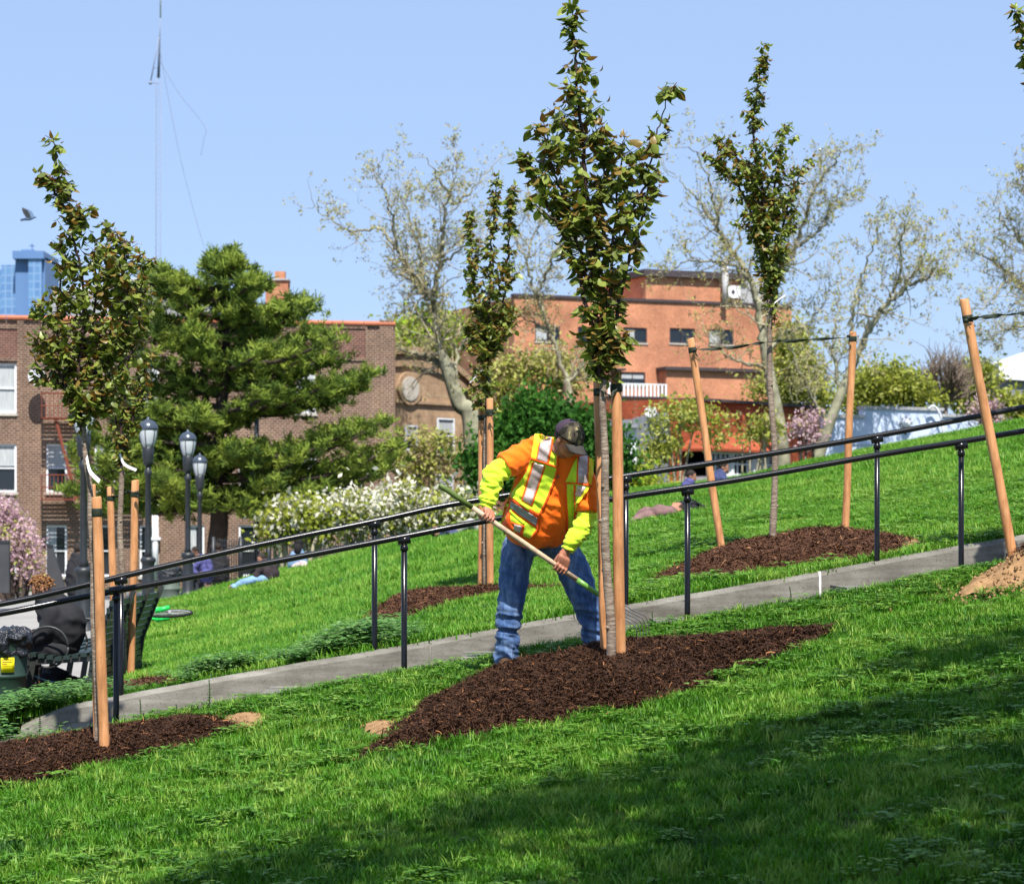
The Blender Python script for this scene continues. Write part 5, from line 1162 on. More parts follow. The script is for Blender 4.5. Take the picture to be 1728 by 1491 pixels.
# long pale blue wall
V_ = Facade(1392, 96, 1660, 99); pb = bthing('painted_wall', V_, 1500, 800, 'long pale blue painted wall with stepped top below the far trees', 'wall')
for x0, y0, x1, y1 in ((1392, 704, 1457, 860), (1457, 690, 1590, 860), (1590, 703, 1690, 860)):
    r_ = V_.rect(x0, y0, x1, y1); o = obj('wall_section', V_.box(MB(), r_, 0, .35), M['pale_blue'], pb, smooth=False); obj('coping', V_.box(MB(), [r_[0]-.05, r_[3], r_[2]+.05, r_[3]+.12], -.08, .43), M['concrete_far'], o, smooth=False)
V_.box(MB(), [0, 0, 1, 1], 0, 1)
o = obj('base_band', V_.box(MB(), V_.rect(1392, 748, 1600, 752), -.06, 0), M['white_wall'], pb, smooth=False)
a, z = V_.uv(1524, 714); c_ = V_.w(a, z, -.25); t_ = thing('wall_lamp', tuple(c_), 'round white lamp with a petalled rim on the pale blue wall', 'wall lamp'); obj('globe', MB().ball(c_, .17, 12, 8), M['white_wall'], t_); mb = MB()
for k in range(8): aa = k*math.pi/4; mb.ball(c_+Vector((.22*math.cos(aa), .1, .22*math.sin(aa)+.02)), .06, 6, 5)
obj('rim', mb, M['concrete_far'], t_); obj('arm', MB().tube([c_, c_+Vector((0, .25, 0)), c_+Vector((0, .25, -.45))], .04, 6), M['dark_trim'], t_)
a, z = V_.uv(1560, 690); p0 = V_.w(a, z+.05, -.3); t_ = thing('bent_pipe', tuple(p0), 'white pipe arching over the top of the pale blue wall', 'pipe')
obj('pipe', MB().tube(smooth_line([V_.w(V_.uv(1560, 690)[0], V_.uv(1560, 690)[1], -.3), V_.w(V_.uv(1570, 686)[0], V_.uv(1570, 686)[1], -.3), V_.w(V_.uv(1581, 705)[0], V_.uv(1581, 705)[1], -.3), V_.w(V_.uv(1586, 740)[0], V_.uv(1586, 740)[1], -.3)], 6), .05, 8), M['white_wall'], t_)
# white gabled shed at the right edge
X_ = Facade(1686, 128, 1800, 128); wg = bthing('white_gable', X_, 1700, 800, 'white gable end over a grey wall at the right edge', 'building')
o = obj('grey_wall', X_.box(MB(), [X_.uv(1686, 0)[0], -1, X_.uv(1800, 0)[0], X_.uv(1700, 640)[1]], 0, 8), M['grey_wall'], wg, smooth=False)
V = [];
for px, py in ((1684, 640), (1800, 646), (1800, 590), (1728, 594), (1684, 612)): a, z = X_.uv(px, py); V.append(X_.w(a, z, -.3))
V += [v+Vector((0, 8.5, 0)) for v in V]; obj('gable', MB().add(V, [(0, 1, 2, 3, 4), (9, 8, 7, 6, 5)]+[(i, i+5, (i+1) % 5+5, (i+1) % 5) for i in range(5)]), M['white_wall'], wg, smooth=False)
# low white house glimpsed between shrub and shed
Z_ = Facade(1040, 84, 1075, 84); zz = bthing('low_white_house', Z_, 1058, 820, 'sliver of a white rendered house between the dark shrub and the grey shed', 'house'); Z_.wall('wall', Z_.rect(1040, 722, 1074, 850), 5, [], M['white_wall'], zz); obj('roof', Z_.box(MB(), Z_.rect(1036, 716, 1076, 722), -.3, 5.2), M['grey_wall'], zz, smooth=False)
# distant glass tower
G_ = Facade(-40, 1200, 80, 1200); gt = bthing('office_tower', G_, 20, 880, 'distant blue glass office tower above the brown parapet at the left', 'tower'); gt.location.z = -2
m = N('blue_curtain_wall', .25, .5); c = m.n('TexCoord'); s = m.n('SeparateXYZ'); m.l(c.outputs['Object'], s.inputs[0]); cb = m.n('CombineXYZ'); m.l(s.outputs[0], cb.inputs[0]); m.l(s.outputs[2], cb.inputs[1]); t = m.n('TexBrick'); t.offset = 0; m.l(cb.outputs[0], t.inputs['Vector'])
for k_, v_ in (('Scale', 1), ('Brick Width', 3.2), ('Row Height', 3.9), ('Mortar Size', .35)): t.inputs[k_].default_value = v_
t.inputs['Color1'].default_value = (.095, .20, .40, 1); t.inputs['Color2'].default_value = (.13, .26, .46, 1); t.inputs['Mortar'].default_value = (.19, .31, .50, 1); m.color(t.outputs['Color']); M['tower'] = m.m
M['tower2'] = simple('deep_blue_tower_side', (.12, .22, .42), (.10, .19, .38), .02, .4)
for nm, q, mt, d0 in (('west_block', (2, 447, 30, 890), 'tower', 0), ('main_shaft', (30, 436, 80, 890), 'tower2', -6), ('glazed_bay', (54, 440, 76, 890), 'tower', -9), ('crown', (28, 427, 80, 440), 'tower2', -10), ('west_block', (-60, 452, 1, 890), 'tower', 8)):
    r_ = G_.rect(*q); r_[1] = -2 if q[3] == 890 else r_[1]; obj(nm, G_.box(MB(), r_, d0, 30), M[mt], gt, smooth=False)
e = MB(); G_.box(e, G_.rect(36, 421, 56, 428), 0, 5); G_.box(e, G_.rect(53, 411, 54.5, 421), 0, 1); G_.box(e, G_.rect(49, 414, 58, 415.5), 0, 1); obj('roof_plant', e, M['tower2'], gt, smooth=False)
# lattice mast
Ym = 480; k_ = Ym/F; bx = (264-864)*k_; c0 = Vector((bx, Ym, -1)); mt = thing('radio_mast', tuple(c0), 'tall thin lattice radio mast rising out of the frame behind the pine', 'mast')
M['galv'] = simple('galvanised_steel', (.24, .27, .36), (.18, .21, .30), .2, .6)
zt = EYE-(30-HZ)*k_; zl = EYE-(118-HZ)*k_; R1 = .62; legs = [Vector((R1*math.cos(a), R1*math.sin(a), 0)) for a in (.2, .2+2.094, .2+4.189)]
for l in legs: obj('mast_leg', MB().tube([c0+l*.95, Vector((bx+.35, Ym, zt-12))+l], .06, 5), M['galv'], mt)
e = MB(); z = -1.; n = 0
while z < zt-13:
    o3 = Vector((bx+.35*(z/zt), Ym, z))
    for i in range(3): e.bar(o3+legs[i], o3+legs[(i+1) % 3]+Vector((0, 0, 1.1)), .03)
    z += 1.1
obj('bracing', e, M['galv'], mt, smooth=False)['kind'] = 'stuff'
top = Vector((bx+.4, Ym, zt-12)); obj('top_spire', MB().tube([top, top+Vector((.3, 0, 9)), top+Vector((.4, 0, 12))], [.3, .12, .08], 6), M['galv'], mt); obj('whip_antenna', MB().tube([top+Vector((.4, 0, 12)), top+Vector((.45, 0, 26))], .16, 6), M['white_wall'], mt)
e = MB(); q = top+Vector((-1.6, 0, -1)); e.bar(top+Vector((.1, 0, 8)), q, .18); e.bar(q, top+Vector((0, 0, -1)), .12); e.ball(q, .35, 8, 6); e.bar(top+Vector((-1, 0, 2)), top+Vector((.3, 0, 2)), .12); obj('side_antenna', e, M['galv'], mt)
pp = lambda px, py: Vector(((px-864)*k_, Ym, EYE-(py-HZ)*k_))
obj('guy_wire', MB().tube(smooth_line([pp(264, 92), pp(300, 155), pp(345, 213), pp(344, 235), pp(339, 262)], 6), .045, 4), M['galv'], mt); obj('guy_wire', MB().tube(smooth_line([pp(270, 85), pp(285, 170), pp(310, 290), pp(350, 432), pp(430, 640)], 6), .045, 4), M['galv'], mt)
# ------------------------------------------------------------------ background trees and shrubs
def cards(centers, size, r, up=.3, asp=.55):
    """a leaf-sized quad at each centre, random orientation"""
    n = len(centers); d = r.normal(0, 1, (n, 3)); d[:, 2] += up; d /= np.linalg.norm(d, axis=1)[:, None]; e = np.cross(d, r.normal(0, 1, (n, 3))); e /= np.linalg.norm(e, axis=1)[:, None]
    s = (size*r.uniform(.6, 1.3, n))[:, None]; c = np.asarray(centers); V = np.stack([c-d*s, c+e*s*asp, c+d*s, c-e*s*asp], 1).reshape(-1, 3); return V, np.arange(4*n).reshape(-1, 4)
def fol(name, c1, c2, tr=.3):
    m = N(name, .7, .15); g_ = m.n('NewGeometry'); v = m.coord(); f = m.noise(v, 1.2, 3); a = m.ramp(f, [(.35, c1), (.65, c2)]); 
    wn = m.n('TexWhiteNoise'); m.l(v, wn.inputs[0]); m.color(a); m.translucent(a, tr); return m.m
M['pine'] = fol('pine_needles', (.050, .095, .018), (.12, .17, .026), .2); M['pine_light'] = fol('pine_sunlit_needles', (.16, .24, .035), (.26, .32, .05), .25)  # lighter needle colour paints in the sunlit bough tips
M['shrub_green'] = fol('glossy_shrub_leaf', (.022, .085, .012), (.06, .17, .02), .3)
M['olive_bud'] = fol('olive_spring_bud', (.30, .33, .07), (.44, .46, .13), .3); M['tan_bud'] = fol('tan_seed_ball', (.30, .25, .12), (.42, .35, .18), .2)
M['yellow_green'] = fol('yellow_green_leaf', (.20, .25, .03), (.34, .36, .05), .35); M['lime_leaf'] = fol('lime_spring_leaf', (.26, .44, .02), (.40, .55, .04), .4)
M['blossom'] = fol('white_blossom', (.56, .54, .42), (.76, .74, .64), .3); M['pink'] = fol('pink_blossom', (.46, .29, .33), (.64, .47, .50), .3)
M['pale_bark'] = simple('mottled_pale_bark', (.34, .33, .22), (.12, .115, .08), 2.5, .85, bump=.4, bdist=.03); M['grey_twig'] = simple('grey_twig', (.42, .38, .26), (.28, .25, .17), 2, .9); M['dark_bark'] = simple('dark_pine_bark', (.065, .045, .035), (.03, .022, .018), 5, .9, bump=.8, bdist=.03)
def bare_tree(Y, trunk, r0, limbs, lab, seed, mats=('olive_bud', 'tan_bud'), leaf=.058, dens=.62, depthspread=2.5, bark='pale_bark', per=5, group='budding trees behind the hill', twl=2.3):
    r = np.random.default_rng(seed); base = P(trunk[0][0], trunk[0][1], Y); base.z = min(base.z, -.3); root = thing('plane_tree', tuple(base), lab, 'tree', group)
    tl = smooth_line([base]+[P(a, b, Y) for a, b in trunk], 6); obj('trunk', MB().tube(tl, list(np.linspace(r0*.72, r0*.36, len(tl))), 12), M[bark], root); tw = MB(); buds = []
    def grow(p, d, ln, rad, lev):
        n = 4; pts = [p]; dd = d.copy()
        for i in range(n):
            dd = (dd+Vector(r.normal(0, .30, 3))+Vector((0, 0, .10))).normalized(); pts.append(pts[-1]+dd*ln/n)
        tw.tube(pts, list(np.linspace(rad, rad*.4, n+1)), 4 if rad > .02 else 3, cap=False)
        if lev == 0 or ln < .35:
            for q in range(per): buds.append(pts[r.integers(1, n+1)]+Vector(r.normal(0, .05, 3)))
            return
        for q in range(r.integers(2, 5)):
            i = r.integers(1, n+1); a = (dd+Vector(r.normal(0, .75, 3))).normalized(); grow(pts[i], a, ln*r.uniform(.42, .68), rad*.45, lev-1)
    for lb in limbs:
        rr0 = lb[0]*.44; pl = lb[1:]; off = r.uniform(-1, 1)*depthspread
        L = smooth_line([P(a, b, Y+off*i/(len(pl)-1)) for i, (a, b) in enumerate(pl)], 8); m = len(L); L = [p+Vector(r.normal(0, .05, 3)) for p in L]
        obj('branch', MB().tube(L, [max(rr0*(1-i/m)**.8, .02) for i in range(m)], 7), M[bark], root)
        for i in range(2, m):
            for _ in range(r.poisson(1.15*dens)):
                d = (L[min(i+1, m-1)]-L[i-1]).normalized(); a = (d*.7+Vector(r.normal(0, .8, 3))).normalized(); grow(L[i], a, twl*r.uniform(.35, 1.0)*(1-.45*i/m), max(rr0*(1-i/m)*.4, .018), 2)
        grow(L[-1], (L[-1]-L[-2]).normalized(), twl*.5, .018, 2)
    obj('twigs', tw, M['grey_twig'], root)['kind'] = 'stuff'
    b = np.array([tuple(v) for v in buds]); V, Fa = cards(b, leaf, r); mi = r.integers(0, 2, len(Fa)); raw('buds', V, Fa, [M[k] for k in mats], root, mi=mi)['kind'] = 'stuff'
bare_tree(100, [(797, 722), (775, 680), (757, 628), (742, 592)], .62, [
    [.34, (742, 592), (735, 545), (725, 500), (700, 470), (680, 435), (660, 408), (640, 385), (600, 390), (560, 375), (532, 350)],
    [.30, (728, 505), (738, 470), (745, 430), (747, 390), (752, 350), (765, 310), (770, 262)],
    [.20, (722, 500), (712, 460), (710, 430), (702, 400), (690, 365), (688, 330)],
    [.16, (672, 425), (665, 380), (655, 345), (642, 300), (640, 275)],
    [.22, (755, 625), (742, 580), (722, 548), (700, 528), (668, 527)],
    [.24, (760, 640), (725, 602), (690, 592), (660, 597), (640, 622), (622, 642)],
    [.16, (742, 450), (772, 425), (805, 402)], [.14, (765, 345), (795, 322), (826, 288)], [.14, (760, 330), (738, 300), (720, 265)],
    [.2, (765, 640), (775, 590), (800, 560), (830, 540)]], 'tall budding plane tree rising left of the slender young tree', 41)
bare_tree(104, [(985, 780), (968, 700), (955, 640)], .42, [
    [.28, (958, 645), (985, 612), (1005, 595)], [.24, (955, 640), (930, 560), (905, 500), (890, 440), (905, 385), (915, 350)], [.18, (905, 500), (930, 440), (950, 412), (975, 395)], [.16, (930, 560), (900, 545), (870, 530)], [.14, (890, 440), (870, 400), (885, 365)]],
    'thin budding tree whose branches show between the two tallest young trees', 42, dens=.8)
bare_tree(100, [(1322, 830), (1318, 740), (1300, 640), (1288, 570)], .55, [
    [.36, (1288, 575), (1281, 523), (1268, 475), (1241, 430), (1213, 390), (1189, 350), (1161, 318), (1132, 290)],
    [.2, (1268, 475), (1235, 448), (1200, 440), (1150, 444), (1110, 470)], [.26, (1290, 570), (1305, 500), (1322, 446), (1345, 415), (1372, 398), (1395, 370), (1402, 345), (1430, 330), (1455, 320)],
    [.2, (1322, 446), (1355, 380), (1372, 322), (1400, 285), (1414, 262), (1438, 250)], [.16, (1213, 390), (1205, 340), (1190, 290), (1165, 245)], [.16, (1241, 430), (1260, 370), (1290, 340)],
    [.2, (1292, 600), (1325, 560), (1358, 548), (1385, 520), (1400, 490)], [.2, (1295, 620), (1250, 610), (1215, 590), (1190, 560)]], 'spreading plane tree behind the wide pair of stakes', 43)
bare_tree(94, [(1378, 800), (1395, 730), (1425, 650), (1446, 603)], .40, [
    [.30, (1446, 603), (1475, 540), (1500, 508), (1530, 482), (1556, 474), (1575, 458), (1585, 435)], [.2, (1440, 615), (1436, 560), (1445, 500), (1462, 445), (1478, 405), (1484, 372)],
    [.18, (1420, 655), (1405, 590), (1414, 520), (1420, 470)], [.16, (1500, 508), (1522, 450), (1520, 400), (1530, 372)], [.14, (1530, 482), (1556, 440), (1562, 400)],
    [.18, (1400, 720), (1365, 660), (1340, 600), (1330, 560)]], 'pale budding tree leaning up to the right behind the upright stake', 44)
bare_tree(98, [(1800, 800), (1790, 640), (1775, 560)], .4, [
    [.26, (1775, 560), (1740, 500), (1700, 460), (1665, 435), (1632, 415)], [.24, (1775, 540), (1750, 450), (1718, 400), (1690, 370), (1680, 345)], [.2, (1780, 500), (1765, 400), (1740, 330), (1725, 290)], [.18, (1775, 560), (1730, 550), (1690, 560), (1650, 580)], [.15, (1700, 460), (1680, 500), (1660, 525)]], 'pale budding tree cut off by the right edge', 45, dens=1.1, per=4)
# yellow-green crowns, hedges and shrubs: clumped leaves over a frame of stems
def bush(name, blobs, n, leaf, mats, lab, cat, seed, group=None, stems=6, holes=.25, wts=None, stemmat='grey_twig', clus=26):
    r = np.random.default_rng(seed); x0 = sum(b[0] for b in blobs)/len(blobs); Yb = blobs[0][2]; pz = P(x0, blobs[0][1], Yb); g0 = Vector((pz.x, Yb, min(float(H(pz.x, Yb)), max(b[1] for b in blobs)*-.0+50))); root = thing(name, tuple(g0), lab, cat, group)
    area = [b[3]*b[4] for b in blobs]; cs = []; cen = []; ncl = max(1, n//clus)
    for b, a in zip(blobs, area):
        m = max(3, int(ncl*a/sum(area))); c = P(b[0], b[1], b[2]); R3 = np.array([b[3]*b[2]/F, b[3]*b[2]/F*.8, b[4]*b[2]/F]); d = r.normal(0, 1, (m, 3)); d /= np.linalg.norm(d, axis=1)[:, None]; q = r.uniform(.35, 1.0, m)**.6; q += r.normal(0, .06, m)
        cc = np.array(c)+d*q[:, None]*R3; cen += list(cc)
    cen = np.array(cen); sp = r.uniform(.5, 1.5, len(cen)); k = int(n/len(cen)); rad = leaf*3.0
    pts = (cen[:, None, :]+r.normal(0, 1, (len(cen), k, 3))*rad*sp[:, None, None]*np.array([1, 1, .75])).reshape(-1, 3)
    V, Fa = cards(pts, leaf, r); mi = np.repeat(r.choice(len(mats), len(cen), p=wts), k); fl = r.random(len(mi)) < .25; mi[fl] = r.choice(len(mats), fl.sum(), p=wts)
    raw('foliage', V, Fa, [M[q] for q in mats], root, mi=mi)['kind'] = 'stuff'
    tw = MB()
    for i in range(stems):
        c = cen[r.integers(len(cen))]; f = Vector((g0.x+(c[0]-g0.x)*.35, g0.y+r.normal(0, .2), g0.z-.3)); tw.tube(smooth_line([f, f.lerp(Vector(c), .5)+Vector(r.normal(0, .15, 3)), Vector(c)], 4), list(np.linspace(.09, .02, 9)), 6, cap=False)
    obj('stems', tw, M[stemmat], root); return root
bush('evergreen_shrub', [(905, 712, 62, 46, 46), (868, 745, 62, 34, 50), (830, 790, 62, 24, 44), (955, 728, 62, 42, 46), (1005, 752, 62, 32, 50), (1040, 775, 62, 14, 40), (900, 790, 62, 60, 40), (803, 775, 62, 9, 34), (980, 800, 62, 60, 36)], 24000, .085, ['shrub_green'], 'large bright green evergreen bush directly behind the worker', 'bush', 51, clus=40)
for i, (bl, lab, mats, wt, sd_, nn) in enumerate((
    ([(500, 872, 57, 42, 22), (468, 894, 57, 22, 16), (540, 882, 57, 26, 24)], 'yellow green flowering shrub at the left end of the blossom hedge', ['yellow_green', 'blossom'], [.72, .28], 61, 5600),
    ([(590, 866, 57.5, 36, 26), (625, 868, 57.5, 30, 26)], 'white blossoming shrub under the tips of the pine', ['yellow_green', 'blossom'], [.45, .55], 62, 5200),
    ([(675, 856, 58, 32, 28), (702, 876, 58, 24, 22)], 'tall white blossoming shrub in the middle of the hedge', ['blossom', 'yellow_green'], [.52, .48], 63, 4800),
    ([(755, 866, 58, 32, 26), (798, 874, 58, 20, 16)], 'pale blossoming shrub behind the grip of the fork', ['blossom', 'yellow_green', 'olive_bud'], [.42, .33, .25], 64, 4400))):
    bush('blossom_shrub', bl, nn, .075, mats, lab, 'shrub', sd_, 'blossoming shrubs along the crest', wts=wt, clus=16, stems=14)
bush('pink_cherry', [(12, 905, 66, 32, 44), (45, 935, 66, 18, 36), (0, 865, 66, 20, 24), (60, 965, 66, 8, 18)], 6500, .06, ['pink', 'pink', 'olive_bud'], 'pink blossoming tree at the left edge before the brown building', 'tree', 71, wts=[.45, .4, .15], stemmat='dark_bark', stems=10)
bush('pink_cherry', [(1356, 720, 84, 14, 11), (1366, 738, 84, 9, 12), (1372, 706, 84, 8, 7)], 1300, .07, ['pink', 'pink', 'tan_bud'], 'small pink blossoming tree between the wide pair of stakes', 'tree', 72, wts=[.5, .3, .2], stemmat='dark_bark')
bush('pink_cherry', [(1668, 704, 84, 16, 12), (1650, 694, 84, 8, 6), (1662, 684, 84, 18, 6)], 1500, .07, ['pink', 'tan_bud'], 'pink and rust coloured shrub behind the leaning stake', 'tree', 73, wts=[.55, .45], stemmat='dark_bark')
Tg = 'yellow green trees behind the hill'
bush('spring_tree', [(700, 590, 116, 42, 42), (735, 560, 116, 30, 30), (690, 570, 116, 20, 20)], 5500, .17, ['lime_leaf', 'yellow_green', 'olive_bud'], 'bright lime green tree just right of the brown building', 'tree', 81, Tg, wts=[.4, .35, .25])
bush('spring_tree', [(865, 640, 112, 45, 40), (915, 615, 112, 50, 36), (850, 680, 112, 45, 30), (955, 640, 112, 36, 30)], 5200, .12, ['olive_bud', 'yellow_green', 'tan_bud'], 'hazy olive tree before the left part of the orange building', 'tree', 82, Tg, wts=[.5, .25, .25])
bush('spring_tree', [(700, 775, 95, 40, 30), (750, 775, 95, 34, 34), (720, 735, 95, 50, 8), (680, 820, 95, 50, 26)], 3200, .09, ['olive_bud', 'tan_bud', 'yellow_green'], 'sparse tan and olive tree before the arched brownstone front', 'tree', 83, Tg, wts=[.45, .4, .15])
bush('spring_tree', [(1115, 740, 88, 24, 36), (1150, 700, 88, 44, 22), (1100, 780, 88, 16, 26)], 2600, .09, ['yellow_green', 'olive_bud'], 'yellow green tree between the grey shed and the red brick house', 'tree', 84, Tg, wts=[.5, .5])
bush('spring_tree', [(1235, 738, 88, 46, 6), (1290, 720, 88, 30, 18), (1215, 708, 88, 24, 7)], 1300, .09, ['yellow_green', 'olive_bud', 'tan_bud'], 'thin olive spray before the roof of the red brick house', 'tree', 85, Tg, wts=[.35, .45, .2])
bush('spring_tree', [(1345, 630, 106, 46, 50), (1305, 670, 106, 40, 40), (1375, 680, 106, 34, 40), (1335, 570, 106, 30, 30)], 6800, .11, ['yellow_green', 'olive_bud'], 'broad olive green tree behind the tied young tree', 'tree', 86, Tg, wts=[.4, .6])
bush('spring_tree', [(1490, 645, 112, 50, 34), (1530, 655, 112, 36, 26), (1450, 670, 112, 36, 26), (1560, 672, 112, 26, 14)], 9000, .11, ['yellow_green', 'olive_bud'], 'yellow green tree above the stepped pale blue wall', 'tree', 87, Tg, wts=[.65, .35])
bush('spring_tree', [(1650, 640, 125, 30, 32), (1640, 675, 125, 30, 18), (1700, 685, 125, 34, 18), (1735, 690, 125, 30, 20)], 3600, .15, ['yellow_green', 'olive_bud'], 'loose yellow green tree just right of the leaning stake', 'tree', 88, Tg, wts=[.6, .4])
bush('forsythia', [(1075, 815, 64, 28, 24), (1095, 832, 64, 30, 14), (1125, 838, 64, 20, 8)], 3200, .07, ['yellow_green', 'lime_leaf'], 'low yellow shrub at the foot of the grey shed', 'shrub', 89, wts=[.8, .2])
M['brown_twig'] = simple('brown_grey_twig', (.22, .17, .13), (.14, .105, .08), 2, .9)
def brush(px0, px1, yt, yb, Y, n, lab, seed):
    r = np.random.default_rng(seed); base = P((px0+px1)/2, yb, Y); root = thing('bare_tree', (base.x, Y, -.6), lab, 'tree', 'leafless brown trees behind the hill'); mb = MB(); f = Vector((base.x, Y, -.6)); fk = P((px0+px1)/2, yb-10, Y)
    obj('trunk', MB().tube([f, fk], [.3, .2], 8), M['brown_twig'], root)
    for i in range(n):
        t = r.uniform(-1, 1); e = P((px0+px1)/2+t*(px1-px0)/2, yt+abs(t)**1.5*(yb-yt)*.55+r.uniform(0, (yb-yt)*.4), Y+r.normal(0, 1.5)); mid = fk.lerp(e, .5)+Vector((t*.5, 0, .3)); L = smooth_line([fk, mid, e], 4); mb.tube(L, list(np.linspace(.07, .015, len(L))), 3, cap=False)
        for q in range(6):
            s = L[r.integers(3, len(L))]; ee = s+Vector((r.normal(0, .5), r.normal(0, .4), abs(r.normal(.5, .4)))); mb.tube([s, s.lerp(ee, .5)+Vector(r.normal(0, .08, 3)), ee], [.022, .018, .01], 3, cap=False)
    obj('branches', mb, M['brown_twig'], root)['kind'] = 'stuff'
brush(1545, 1640, 598, 690, 118, 95, 'leafless brown tree left of the leaning stake', 1); brush(1600, 1668, 610, 690, 126, 60, 'leafless brown tree behind the leaning stake', 2); brush(1340, 1400, 600, 700, 128, 40, 'leafless brown tree behind the upright stake', 3)
# ------------------------------------------------------------------ the pine
def pine():
    r = np.random.default_rng(91); Y = 74; base = P(368, 975, Y); root = thing('pine_tree', tuple(base), 'broad dark green pine with layered boughs before the brown apartment building', 'tree')
    tl = smooth_line([P(368, 985, Y), P(366, 930, Y), P(370, 870, Y), P(362, 800, Y), (P(372, 700, Y)), P(382, 600, Y), P(380, 500, Y), P(383, 450, Y)], 5); obj('trunk', MB().tube(tl, list(np.linspace(.36, .06, len(tl))), 12), M['dark_bark'], root)
    tips = [(383, 432), (362, 446), (405, 452), (430, 480), (445, 478), (345, 500), (300, 505), (268, 462), (245, 475), (500, 512), (528, 520), (475, 530), (240, 520), (250, 560), (450, 560), (530, 560), (568, 575), (235, 600), (560, 610), (500, 620), (440, 600), (622, 635), (600, 645), (560, 650), (240, 650), (470, 660), (520, 665), (585, 660), (235, 700), (250, 735), (640, 715), (655, 745), (668, 772), (600, 730), (560, 740), (650, 790), (590, 790), (620, 800), (540, 800), (500, 780), (470, 820), (500, 850), (440, 855), (530, 830), (230, 780), (225, 815), (215, 760), (270, 800), (300, 840), (320, 850), (260, 690), (300, 640), (290, 580), (320, 560), (410, 520), (345, 600), (330, 700), (300, 740), (400, 640), (420, 700), (400, 760), (440, 760), (360, 780), (350, 840), (400, 840), (200, 740), (195, 780), (130, 770), (160, 800), (120, 830), (190, 840), (150, 740), (210, 690), (170, 700)]
    cl = []; tw = MB()
    for (tx, ty) in tips:
        big = 1+abs(tx-375)/150; yo = min(max(ty+18+abs(tx-375)*.13+r.uniform(-8, 8), 450), 850)
        for rep in range(2):
            dy = r.uniform(-1, 1)*(.5+abs(ty-430)/430*2.7) if rep == 0 else r.uniform(-3.2, 3.2); s_ = P(372, yo, Y); e = P(tx+(r.normal(0, 7) if rep else 0), ty+(r.normal(0, 7) if rep else 0), Y+dy); mid = s_.lerp(e, .55)+Vector((0, 0, -.012*abs(tx-375)*Y/F*8)); L = smooth_line([s_, mid, e], 7)
            tw.tube(L, list(np.linspace(.07+.02*big, .02, len(L))), 5, cap=False); m = len(L); length = (e-s_).length
            for i in range(m):
                t = i/(m-1)
                if t < .18: continue
                if t < .4 and r.random() < .45: continue
                for q in range(4 if t > .5 else 3):
                    o = Vector((r.normal(0, .26), r.normal(0, .42), r.normal(.06, .15)))*(.55+.5*(1-t)+.12*big); cl.append((L[i]+o, t))
    obj('boughs', tw, M['dark_bark'], root)
    c = np.array([tuple(a) for a, _ in cl]); nb = 22; n = len(c); d = r.normal(0, 1, (n, nb, 3)); d[:, :, 2] = np.abs(d[:, :, 2])*.9+.1; d /= np.linalg.norm(d, axis=2)[:, :, None]; ln = r.uniform(.13, .30, (n, nb, 1)); s = np.cross(d, r.normal(0, 1, (n, nb, 3))); s /= np.linalg.norm(s, axis=2)[:, :, None]; wd = .022
    st = c[:, None, :]+r.normal(0, .05, (n, nb, 3)); V = np.stack([st-s*wd, st+s*wd, st+d*ln+s*wd*.5, st+d*ln-s*wd*.5], 2).reshape(-1, 3); mi = np.repeat((r.random(n) < .55).astype(int), nb)
    raw('needles', V, np.arange(len(V)).reshape(-1, 4), [M['pine'], M['pine_light']], root, mi=mi)['kind'] = 'stuff'
pine()
# big tree behind the photographer whose shade dapples the lower right lawn
def shade_tree():
    r = np.random.default_rng(95); base = Vector((6.2, 1.2, Hs(6.2, 5))); root = thing('shade_tree', tuple(base), 'tree standing beside the camera that shades the lower right lawn', 'tree'); cen = []
    tgt = []
    sp_ = [(120, 1500), (420, 1440), (650, 1385), (820, 1330), (1120, 1285), (1330, 1215), (1450, 1150), (1780, 1050), (1780, 1560), (120, 1560)]
    while len(tgt) < SH_N:
        qx, qy = r.uniform(120, 1780), r.uniform(1050, 1560)
        if not inpoly(np.array(qx), np.array(qy), sp_): continue
        if vnoise(qx*.0035+qy*.002, (qy+.30*qx)*.024, 1, 3) < .16 and r.random() < .97: continue
        if qx < 900 and r.random() < .5: continue
        tgt.append(hit(qx, qy, 7, 18))
    tw = MB(); top = base+Vector((-.6, .6, 6.0)); obj('trunk', MB().tube(smooth_line([base-Vector((0, 0, .3)), base+Vector((0, 0, 3)), top], 5), list(np.linspace(.3, .16, 11)), 12), M['pale_bark'], root)
    for gx, gy in tgt:
        g = Vector((gx, gy, Hs(gx, gy))); h = r.uniform(6.0, 9.0); c = g+sd*(h/sd.z); cen.append(c)
        if r.random() < .5: L = smooth_line([top+Vector(r.normal(0, .2, 3)), top.lerp(c, .5)+Vector((0, 0, .4)), c], 5); tw.tube(L, list(np.linspace(.06, .012, len(L))), 5, cap=False)
    obj('branches', tw, M['pale_bark'], root); cen = np.array([tuple(c) for c in cen]); pts = (cen[:, None, :]+r.normal(0, 1, (len(cen), 90, 3))*np.array([.27, .17, .14])).reshape(-1, 3); V, Fa = cards(pts, .07, r); raw('foliage', V, Fa, [M['yellow_green']], root)['kind'] = 'stuff'
SH_N = 200
shade_tree()
